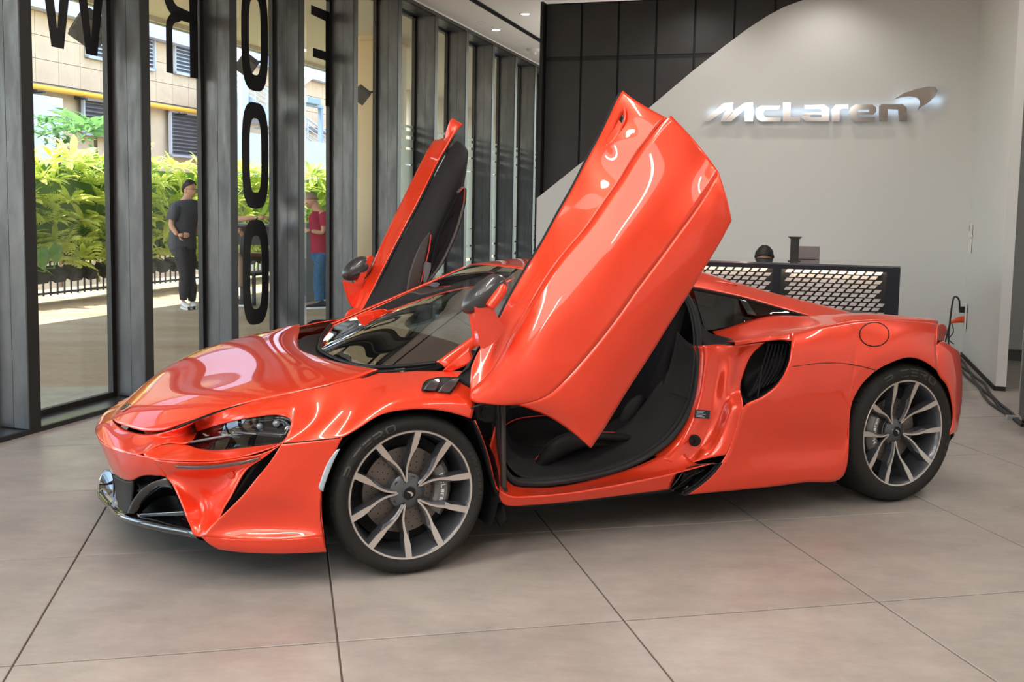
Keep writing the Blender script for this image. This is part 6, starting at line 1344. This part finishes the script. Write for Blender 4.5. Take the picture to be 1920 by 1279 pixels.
def shrub(name, px, py, off, n, R_, lab, me_k, m, sc):
    t, z = at_wall(px, py, off); e = empty(name, wl(t, off, 0), WROT, lab, 'shrub' if name == 'shrub' else 'palm'); g2 = random.Random(n); b = MB()
    if name == 'shrub':
        for k in range(n):
            p = np.array([g2.gauss(0, R_ * .4), g2.gauss(0, R_ * 1.1), z + g2.gauss(0, R_ * .35)])
            for j in range(4): leaf_geo(b, p, [g2.uniform(-1, 1), g2.uniform(-1, 1), g2.uniform(-.2, 1)], .16 * sc, .06 * sc, .3, [0, 0, 1.])
    else:
        for k in range(12):
            a = g2.uniform(0, 2 * PI); el = g2.uniform(.1, .9); d = np.array([math.cos(a) * math.cos(el), math.sin(a) * math.cos(el), math.sin(el)]); sd = np.cross(d, [0, 0, 1.]); sd /= np.linalg.norm(sd)
            for j in range(12):
                f = .15 + .85 * j / 11; p = np.array([0, 0, z - .2]) + d * R_ * f + np.array([0, 0, -.3 * R_ * f * f])
                for s in (1, -1): leaf_geo(b, p, sd * s + d * .8, .35 * sc, .035 * sc, .3, d)
    b.build('foliage', m, e, True); b = MB(); b.tube([(0, 0, 0), (0, .03, z * .5), (0, 0, z - .1)], .03, 6); b.build('stem', mat('bark', (.12, .08, .05), .9) if 'bark' not in bpy.data.materials else bpy.data.materials['bark'], e, True)
shrub('shrub', 108, 238, -7.4, 60, .45, 'dark green open shrub rising above the hedge in the first window', 0, M_leaf2, 1.)
shrub('palm', 178, 225, -7.6, 9, .75, 'feathery green palm top above the hedge beside the second steel fin', 0, M_leaf2, 1.)
# ---- high table, stool and cabinet on the terrace
M_tbl = mat('outdoor_black', (.03, .032, .035), .5)
def tz(px, py, Y): return at_y(px, py, Y)
Yt = 14.3; pt_ = at_y(485, 420, Yt); e = empty('bar_table', (pt_[0], pt_[1], 0), WROT, 'black high bar table seen through the lowest letter O', 'table'); zt_ = pt_[2]
b = MB(); b.box(-.5, .45, -.3, .3, zt_ - .03, zt_); b.build('table_top', M_tbl, e); b = MB(); b.box(-.45, .42, -.02, .0, zt_ - .30, zt_ - .03); b.build('apron', M_tbl, e)
for x, y in ((-.42, -.25), (.40, -.25), (-.42, .25), (.40, .25)): b = MB(); b.box(x - .025, x + .025, y - .025, y + .025, 0, zt_ - .03); b.build('leg', M_tbl, e)
b = MB(); b.box(-.5, .5, .5, .75, .60, .64); 
pb2 = at_y(480, 474, 14.9); e = empty('bench', (pb2[0], pb2[1], 0), WROT, 'brown wooden bar bench on black legs behind the bar table', 'bench'); b = MB(); b.box(-.7, .7, -.12, .12, pb2[2] - .05, pb2[2]); b.build('seat', mat('bench_wood', (.22, .10, .05), .6), e)
b = MB(); b.box(-.7, .7, -.10, .10, pb2[2] - .11, pb2[2] - .05); b.build('seat_frame', M_tbl, e)
for x in (-.6, .6): b = MB(); b.box(x - .03, x + .03, -.1, .1, 0, pb2[2] - .1); b.build('leg', M_tbl, e)
ps = at_z(470, 570, 0); e = empty('bar_stool', tuple(ps), WROT, 'dark square-framed low stool seen through the lowest letter O', 'stool')
b = MB(); b.box(-.17, .17, -.17, .17, .42, .46); b.build('seat', M_tbl, e)
for x, y in ((-.14, -.14), (.14, -.14), (-.14, .14), (.14, .14)): b = MB(); b.box(x - .02, x + .02, y - .02, y + .02, 0, .42); b.build('leg', M_tbl, e)
pc = at_z(568, 566, 0); hc = at_y(568, 418, pc[1])[2]; e = empty('slatted_cabinet', tuple(pc), WROT, 'dark tall slatted cabinet left of the man in the red shirt', 'cabinet'); b = MB(); b.box(-.38, .03, -.0, .3, 0, hc - .0); b.build('cabinet_body', M_tbl, e)
b = MB(); b.box(-.38, .035, -.012, -.0, 0, .115); s0 = None
for k in range(int(hc / .13)):
    o = b.build('slat', mat('cabinet_slat', (.05, .055, .06), .5), e) if s0 is None else s0.copy()
    if s0 is not None: C.objects.link(o); o.parent = e
    s0 = s0 or o; o.location = (0, 0, .01 + k * .13)
# ================================================================== people
def skin_obj(name, verts, edges, radii, m, parent, root=0, sub=2, smooth=True):
    me = bpy.data.meshes.new(name); me.from_pydata([tuple(map(float, v)) for v in verts], edges, []); me.update()
    o = bpy.data.objects.new(name, me); C.objects.link(o); o.parent = parent; me.materials.append(m)
    sk = o.modifiers.new('skin', 'SKIN'); sk.use_smooth_shade = True
    if not me.skin_vertices: return o
    for i, sv in enumerate(me.skin_vertices[0].data):
        r = radii[i]; sv.radius = (r, r) if not isinstance(r, tuple) else r; sv.use_root = (i == root)
    sb = o.modifiers.new('sub', 'SUBSURF'); sb.levels = sub; sb.render_levels = sub
    return o
M_skin = mat('skin', (.55, .30, .20), .55); M_hairb = mat('hair_black', (.012, .010, .009), .6); M_hairg = mat('hair_grey', (.27, .19, .15), .8)
def head_mesh(name, c, r, face, parent, m_skin, up=(0, 0, 1.)):
    """ovoid head with brow, nose, lips, chin, ears; face = unit vector it looks along"""
    f = Vector(face).normalized(); u = Vector(up); s = f.cross(u).normalized(); u = s.cross(f).normalized(); b = MB()
    nu, nv = 24, 18; vs = []
    for j in range(nv + 1):
        th = PI * j / nv
        for i in range(nu):
            a = 2 * PI * i / nu; x = math.sin(th) * math.cos(a); y = math.sin(th) * math.sin(a); z = math.cos(th)    # x forward
            X = x * .88; Y_ = y * .74; Z = z * 1.12
            if z < 0: Y_ *= 1 + .28 * z; X *= 1 + .10 * z
            if x > .7 and abs(y) < .35:
                g = (1 - abs(y) / .35)
                if -.35 < z < .12: X += .20 * g**2 * (1 - abs(z + .15) / .30 if abs(z + .15) < .30 else 0)       # nose
                if .12 <= z < .3: X += .04
                if -.62 < z < -.42: X += .05 * g
                if z < -.75: X += .05 * g
            if x > .5 and .12 < abs(y) < .5 and .02 < z < .2: X -= .06
            vs.append((X, Y_, Z))
    def tr(v): return tuple(Vector(c) + r * (v[0] * f + v[1] * s + v[2] * u))
    b.add([tr(v) for v in vs], [(j * nu + i, (j + 1) * nu + i, (j + 1) * nu + (i + 1) % nu, j * nu + (i + 1) % nu) for j in range(nv) for i in range(nu)])
    h = b.build(name, m_skin, parent, True, None)
    for sg in (1, -1):
        b = MB(); b.ball((0, 0, 0), (.10, .05, .20), 10, 8); b.v = [tr((v[0] - .05, v[1] + sg * .76, v[2] - .02)) for v in b.v]; b.build('ear', m_skin, h, True)
        b = MB(); b.ball((0, 0, 0), (.05, .085, .05), 8, 6); b.v = [tr((v[0] + .80, v[1] + sg * .30, v[2] + .10)) for v in b.v]; b.build('eye', M_hairb, h, True)
    b = MB(); b.box(.84, .92, -.20, .20, -.54, -.50); b.v = [tr(v) for v in b.v]; b.build('mouth', mat('lips', (.35, .12, .09), .6) if 'lips' not in bpy.data.materials else bpy.data.materials['lips'], h)
    return h, tr
def hair_cap(name, tr, parent, m, z0=.15, thick=1.07, back=-.35, bumpy=.05, seed=1):
    rgh = random.Random(seed); b = MB(); nu, nv = 28, 12; vs = []
    for j in range(nv + 1):
        for i in range(nu):
            a = 2 * PI * i / nu; x = math.cos(a); lim = z0 + .35 * max(0, x) + (back - z0) * max(0, -x); thm = math.acos(max(-1, min(1, lim))); th = thm * j / nv
            k = thick + (rgh.uniform(-bumpy, bumpy) if 0 < j < nv else 0)
            vs.append(tr((.88 * math.sin(th) * x * k, .75 * math.sin(th) * math.sin(a) * k, 1.12 * math.cos(th) * k + .02)))
    b.add(vs, [(j * nu + i, (j + 1) * nu + i, (j + 1) * nu + (i + 1) % nu, j * nu + (i + 1) % nu) for j in range(nv) for i in range(nu)]); o = b.build(name, m, parent, True, None)
    so = o.modifiers.new('s', 'SOLIDIFY'); so.thickness = .006; return o
def hand(parent, wrist, d, up, m, scale=1., curl=.5, thumb=1):
    """palm with five separate bent fingers, palm runs along d, back of hand = up"""
    d = Vector(d).normalized(); up = Vector(up).normalized(); s = d.cross(up).normalized(); up = s.cross(d).normalized(); w_ = Vector(wrist); S = scale
    vs = [w_]; ed = []; ra = [.026 * S]; vs.append(w_ + d * .05 * S); ra.append((.036 * S)); ed.append((0, 1)); vs.append(w_ + d * .085 * S); ra.append(.034 * S); ed.append((1, 2))
    h = skin_obj('hand', vs, ed, ra, m, parent, 0, 1)
    for k, (off, L) in enumerate(((-.03, .070), (-.010, .080), (.010, .075), (.029, .058))):
        p0 = w_ + d * .085 * S + s * off * S; d1 = (d * math.cos(curl * .5) - up * math.sin(curl * .5)); d2 = (d * math.cos(curl * 1.2) - up * math.sin(curl * 1.2)); d3 = (d * math.cos(curl * 2) - up * math.sin(curl * 2))
        p1 = p0 + d1 * L * .45 * S; p2 = p1 + d2 * L * .32 * S; p3 = p2 + d3 * L * .28 * S
        b = MB(); b.tube([p0, p1, p2, p3], [.0095 * S, .009 * S, .008 * S, .006 * S], 8); b.build('finger', m, h, True)
    p0 = w_ + d * .03 * S + s * thumb * -.035 * S; p1 = p0 + (d * .6 + s * thumb * -.8) * .035 * S; p2 = p1 + (d * .9 + s * thumb * -.3 - up * .3) * .03 * S
    b = MB(); b.tube([p0, p1, p2], [.012 * S, .011 * S, .008 * S], 8); b.build('thumb', m, h, True); return h
def shoe(parent, ankle, d, m, msole, L=.27):
    d = Vector(d).normalized(); s = d.cross(Vector((0, 0, 1))); a = Vector(ankle); b = MB(); pts = []
    for u, w_, h in ((-.30, .030, .075), (-.22, .036, .085), (-.05, .040, .082), (.15, .043, .060), (.40, .046, .045), (.60, .040, .036), (.70, .020, .024)):
        c = Vector((a.x, a.y, 0)) + d * L * u; ring = []
        for k in range(12):
            an = 2 * PI * k / 12; ring.append(tuple(c + s * w_ * math.cos(an) + Vector((0, 0, .022 + max(0, h * .5 + h * .5 * math.sin(an))))))
        pts.append(ring)
    b.grid([r + [r[0]] for r in pts]); o = b.build('shoe', m, parent, True, None)
    b = MB(); pts = []
    for u, w_ in ((-.33, .022), (-.28, .036), (-.05, .042), (.15, .046), (.40, .049), (.60, .043), (.72, .016)):
        c = Vector((a.x, a.y, 0)) + d * L * u; pts.append([tuple(c + s * w_ + Vector((0, 0, 0))), tuple(c + s * w_ + Vector((0, 0, .026))), tuple(c - s * w_ + Vector((0, 0, .026))), tuple(c - s * w_)])
    b.grid([r + [r[0]] for r in pts]); b.build('sole', msole, o, False); return o
def loft(b, rings, wd, n=20):
    """rings: (centre, half width along wd, half depth) from top to bottom"""
    wd = Vector(wd).normalized(); vs = []; R_ = cr([list(c) + [rw, rd] for c, rw, rd in rings], len(rings) * 5)
    for r in R_:
        c = Vector(r[:3]); dd = wd.cross(Vector((0, 0, 1))).normalized()
        for k in range(n): a = 2 * PI * k / n; vs.append(tuple(c + wd * float(r[3]) * math.cos(a) + dd * float(r[4]) * math.sin(a)))
    m_ = len(R_); b.add(vs, [(i * n + k, i * n + (k + 1) % n, (i + 1) * n + (k + 1) % n, (i + 1) * n + k) for i in range(m_ - 1) for k in range(n)] + [tuple(range(n)), tuple((m_ - 1) * n + k for k in range(n))[::-1]])
def limb(b, pts, rad, n=14): 
    P_ = cr([list(p) + [r] for p, r in zip(pts, rad)], len(pts) * 5); b.tube([p[:3] for p in P_], [float(p[3]) for p in P_], n)
def clothes(parent, wd, torso, sleeves, legs, hips, m_top, m_bot, nm='trousers'):
    b = MB(); loft(b, torso, wd)
    for pts, rad in sleeves: limb(b, pts, rad)
    b.build('shirt', m_top, parent, True, None)
    b = MB(); loft(b, hips, wd)
    for pts, rad in legs: limb(b, pts, rad)
    b.build(nm, m_bot, parent, True, None)
def A(px, py, Y): return Vector([float(v) for v in at_y(px, py, Y)])
def person_thing(p, lab): return empty('person', (0, 0, 0), 0, lab, 'person')
# ---- man with hand on hip
Y = 13.82; pe = person_thing(None, 'person in a dark grey polo shirt, dark cargo trousers and white trainers, hand on hip')
hd = A(356, 356, Y); neck = A(352, 372, Y); chest = A(345, 392, Y); shN = A(329, 389, Y - .12); shF = A(362, 388, Y + .14); waist = A(343, 425, Y); pel = A(343, 455, Y); elb = A(320, 422, Y - .16); wri = A(333, 441, Y - .20)
hipN = A(338, 466, Y - .09); hipF = A(350, 466, Y + .09); kn = A(346, 513, Y - .09); kf = A(355, 513, Y + .08); an_ = A(343, 566, Y - .08); af = A(361, 568, Y + .05)
body = skin_obj('body', [pel, waist, chest, neck, hd, shN, elb, wri, shF, A(372, 420, Y + .2), A(370, 440, Y + .1), hipN, kn, an_, hipF, kf, af], [(0, 1), (1, 2), (2, 3), (3, 4), (2, 5), (5, 6), (6, 7), (2, 8), (8, 9), (9, 10), (0, 11), (11, 12), (12, 13), (0, 14), (14, 15), (15, 16)],
    [.10, .09, .10, .055, .07, .05, .04, .028, .05, .04, .03, .06, .05, .035, .06, .05, .035], M_skin, pe)
M_polo = mat('polo_grey', (.045, .05, .062), .85); M_trs = mat('trousers_dark', (.032, .03, .036), .8)
clothes(body, (.82, .57, 0), [(A(352, 374, Y), .065, .065), (A(350, 378, Y), .155, .10), (A(348, 384, Y), .20, .12), (A(347, 391, Y), .22, .13), (A(345, 405, Y), .20, .135), (A(343, 430, Y), .175, .13), (A(342, 450, Y), .185, .14), (A(342, 466, Y), .19, .145)],
    [([A(333, 387, Y - .10), A(327, 400, Y - .13), A(321, 413, Y - .16)], [.075, .085, .075]), ([A(362, 388, Y + .12), A(368, 400, Y + .16), A(372, 412, Y + .18)], [.07, .08, .07])],
    [([hipN, A(343, 490, Y - .10), kn, A(345, 540, Y - .08), A(344, 562, Y - .08)], [.10, .10, .075, .07, .048]), ([hipF, A(355, 490, Y + .09), kf, A(359, 542, Y + .05), A(360, 564, Y + .05)], [.10, .10, .075, .07, .048])],
    [(A(342, 456, Y), .165, .12), (A(343, 470, Y), .175, .13), (A(345, 480, Y), .15, .12)], M_polo, M_trs)
h, tr = head_mesh('head', hd, .105, (.92, -.35, -.02), body, M_skin); hair_cap('hair', tr, h, M_hairb, .30, 1.12, -.3, .06)
b = MB(); b.tube([tr((.86, -.55, .12)), tr((.96, -.3, .10)), tr((.98, 0, .12)), tr((.96, .3, .10)), tr((.86, .55, .12)), tr((0, .80, .1))], .003, 6); b.build('glasses', M_blk, h)
hand(body, wri, A(346, 441, Y - .2) - wri, (-.1, -1, .3), M_skin, .95, .35, -1)
Mws = mat('trainer_white', (.70, .70, .70), .6); shoe(body, A(346, 573, Y - .08), (.5, -.75, 0), Mws, Mws, .29); shoe(body, A(362, 575, Y + .03), (.35, -.9, 0), Mws, Mws, .29)
# ---- man in the red polo
Y = 14.15; pe = person_thing(None, 'person with cropped grey hair, crimson polo shirt and blue jeans, looking down at the hands')
hd = A(584, 377, Y); neck = A(594, 393, Y); chest = A(601, 412, Y); pel = A(604, 468, Y); shN = A(608, 402, Y - .16); shF = A(596, 402, Y + .14)
elb = A(606, 437, Y - .18); wri = A(583, 433, Y - .22); elf = A(597, 434, Y + .05); wrf = A(576, 432, Y - .02)
hipN = A(606, 474, Y - .09); hipF = A(600, 474, Y + .09); kn = A(598, 522, Y - .08); kf = A(604, 520, Y + .09); an_ = A(600, 566, Y - .08); af = A(610, 562, Y + .10)
body = skin_obj('body', [pel, A(604, 440, Y), chest, neck, hd, shN, elb, wri, shF, elf, wrf, hipN, kn, an_, hipF, kf, af], [(0, 1), (1, 2), (2, 3), (3, 4), (2, 5), (5, 6), (6, 7), (2, 8), (8, 9), (9, 10), (0, 11), (11, 12), (12, 13), (0, 14), (14, 15), (15, 16)],
    [.09, .09, .10, .055, .07, .05, .04, .028, .05, .04, .028, .06, .05, .035, .06, .05, .035], M_skin, pe)
M_crim = mat('polo_crimson', (.30, .018, .045), .85); M_jean = mat('jeans_blue', (.035, .11, .22), .85, noise=(30, .25))
clothes(body, (.6, .8, 0), [(A(596, 396, Y), .07, .065), (A(600, 400, Y), .14, .09), (A(602, 407, Y), .20, .13), (A(604, 425, Y), .19, .15), (A(605, 450, Y), .185, .15), (A(605, 474, Y), .185, .15)],
    [([A(606, 402, Y - .14), A(610, 412, Y - .17), A(610, 424, Y - .18)], [.075, .085, .07]), ([A(597, 402, Y + .12), A(597, 414, Y + .14), A(597, 422, Y + .12)], [.07, .08, .065])],
    [([hipN, A(602, 496, Y - .09), kn, A(598, 545, Y - .08), A(599, 564, Y - .08)], [.095, .092, .075, .068, .06]), ([hipF, A(603, 496, Y + .09), kf, A(606, 545, Y + .1), A(608, 561, Y + .1)], [.095, .092, .072, .066, .058])],
    [(A(605, 468, Y), .155, .12), (A(604, 480, Y), .165, .13), (A(603, 490, Y), .14, .12)], M_crim, M_jean, 'jeans')
h, tr = head_mesh('head', hd, .105, (-.75, -.42, -.50), body, M_skin, (-.3, 0, 1.)); hair_cap('hair', tr, h, M_hairg, .15, 1.035, -.3, .01)
b = MB(); b.tube([tr((.90, -.5, .10)), tr((.98, 0, .10)), tr((.90, .5, .10)), tr((.1, .80, .12))], .003, 6); b.build('glasses', M_blk, h)
hand(body, wri, A(572, 432, Y - .22) - wri, (0, -.3, 1), M_skin, .9, .6, 1); hand(body, wrf, A(567, 429, Y - .06) - wrf, (0, .3, 1), M_skin, .9, .7, -1)
Mnv = mat('shoe_navy', (.02, .02, .035), .7); shoe(body, A(600, 572, Y - .08), (-.85, -.5, 0), Mnv, Mws, .28); shoe(body, A(612, 568, Y + .10), (-.85, -.4, 0), Mnv, Mws, .28)
# ---- person leaning on the bar table (mostly behind a fin)
Y = 14.3; pe = person_thing(None, 'person in dark top and beige trousers reaching onto the bar table, mostly behind a fin')
hd = A(402, 372, Y); neck = A(404, 390, Y); chest = A(408, 412, Y); pel = A(408, 468, Y); shN = A(420, 407, Y - .16); shF = A(404, 404, Y + .16); elb = A(450, 411, Y - .22); wri = A(484, 408, Y - .2); elf = A(424, 432, Y - .3); wrf = A(441, 430, Y - .32)
hipN = A(412, 472, Y - .09); hipF = A(404, 472, Y + .09); kn = A(444, 486, Y - .12); kf = A(436, 486, Y + .1); an_ = A(448, 540, Y - .1); af = A(438, 540, Y + .1)
body = skin_obj('body', [pel, A(408, 440, Y), chest, neck, hd, shN, elb, wri, shF, elf, wrf, hipN, kn, an_, hipF, kf, af], [(0, 1), (1, 2), (2, 3), (3, 4), (2, 5), (5, 6), (6, 7), (2, 8), (8, 9), (9, 10), (0, 11), (11, 12), (12, 13), (0, 14), (14, 15), (15, 16)],
    [.13, .13, .14, .055, .07, .055, .045, .028, .055, .04, .028, .08, .055, .035, .08, .055, .035], M_skin, pe)
clothes(body, (.6, .8, 0), [(A(404, 394, Y), .07, .065), (A(407, 400, Y), .15, .1), (A(409, 408, Y), .21, .13), (A(409, 430, Y), .19, .14), (A(408, 455, Y), .18, .14), (A(408, 470, Y), .18, .14)],
    [([A(420, 406, Y - .15), A(430, 409, Y - .19), A(438, 410, Y - .2)], [.07, .075, .065]), ([A(404, 404, Y + .14), A(410, 414, Y + .1), A(416, 424, Y - .1)], [.07, .08, .06])],
    [([hipN, A(430, 480, Y - .1), kn, A(448, 515, Y - .1), A(448, 538, Y - .1)], [.10, .095, .08, .065, .05]), ([hipF, A(422, 480, Y + .1), kf, A(440, 515, Y + .1), A(438, 538, Y + .1)], [.10, .095, .08, .065, .05])],
    [(A(408, 462, Y), .16, .12), (A(409, 474, Y), .17, .13), (A(410, 482, Y), .14, .12)], mat('shirt_charcoal', (.05, .048, .045), .85), mat('trousers_beige', (.36, .25, .17), .85))
h, tr = head_mesh('head', hd, .105, (.9, -.3, -.2), body, M_skin); hair_cap('hair', tr, h, M_hairb, .2, 1.08, -.2)
hand(body, wri, A(497, 408, Y - .2) - wri, (0, -.5, 1), M_skin, .95, .5, 1); hand(body, wrf, A(452, 436, Y - .3) - wrf, (0, -.6, .8), M_skin, .95, .8, 1)
b = MB(); b.tube([wri + (elb - wri) * .16, wri + (elb - wri) * .06], .034, 12, False); b.build('wristwatch', M_chrome, body, True)
shoe(body, A(449, 546, Y - .1), (.9, -.3, 0), Mnv, Mws, .27); shoe(body, A(440, 546, Y + .1), (.9, -.3, 0), Mnv, Mws, .27)
# ---- receptionist behind the counter, only the hair and forehead show
p_ = at_y(1433, 483, 9.35); hd = Vector([float(v) for v in p_]); hd.z = hd.z - .02; cdv = Vector((-hd.x, -hd.y, 0)).normalized()
pe = person_thing(None, 'person seated behind the counter, only black hair and forehead showing')
body = skin_obj('body', [(hd.x, hd.y, .50), (hd.x, hd.y, .66), (hd.x, hd.y, .84), tuple(hd), (hd.x - .19, hd.y, .76), (hd.x - .24, hd.y - .06, .55), (hd.x + .19, hd.y, .76), (hd.x + .24, hd.y - .06, .55)], [(0, 1), (1, 2), (2, 3), (1, 4), (4, 5), (1, 6), (6, 7)], [.14, .13, .06, .06, .06, .045, .06, .045], M_skin, pe)
skin_obj('shirt', [(hd.x, hd.y, .46), (hd.x, hd.y, .66), (hd.x, hd.y, .80), (hd.x - .19, hd.y, .75), (hd.x - .24, hd.y - .06, .58), (hd.x + .19, hd.y, .75), (hd.x + .24, hd.y - .06, .58)], [(0, 1), (1, 2), (1, 3), (3, 4), (1, 5), (5, 6)], [.16, .15, .08, .08, .07, .08, .07], M_blk, body)
h, tr = head_mesh('head', hd, .098, (cdv.x, cdv.y, -.15), body, M_skin); hair_cap('hair', tr, h, M_hairb, .10, 1.16, -.5, .05, 3)
pc_ = empty('office_chair', (hd.x, hd.y + .02, 0), WROT, 'dark office chair behind the counter under the seated person', 'chair')
b = MB(); b.box(-.24, .24, -.24, .24, .40, .46); b.build('seat', M_blk, pc_); b = MB(); b.tube([(0, 0, .05), (0, 0, .4)], .03, 8); b.build('gas_lift', M_blk, pc_)
b = MB()
for k in range(5): a = k * 2 * PI / 5; b.tube([(0, 0, .08), (.28 * math.cos(a), .28 * math.sin(a), .03)], .02, 6)
b.build('star_base', M_blk, pc_)
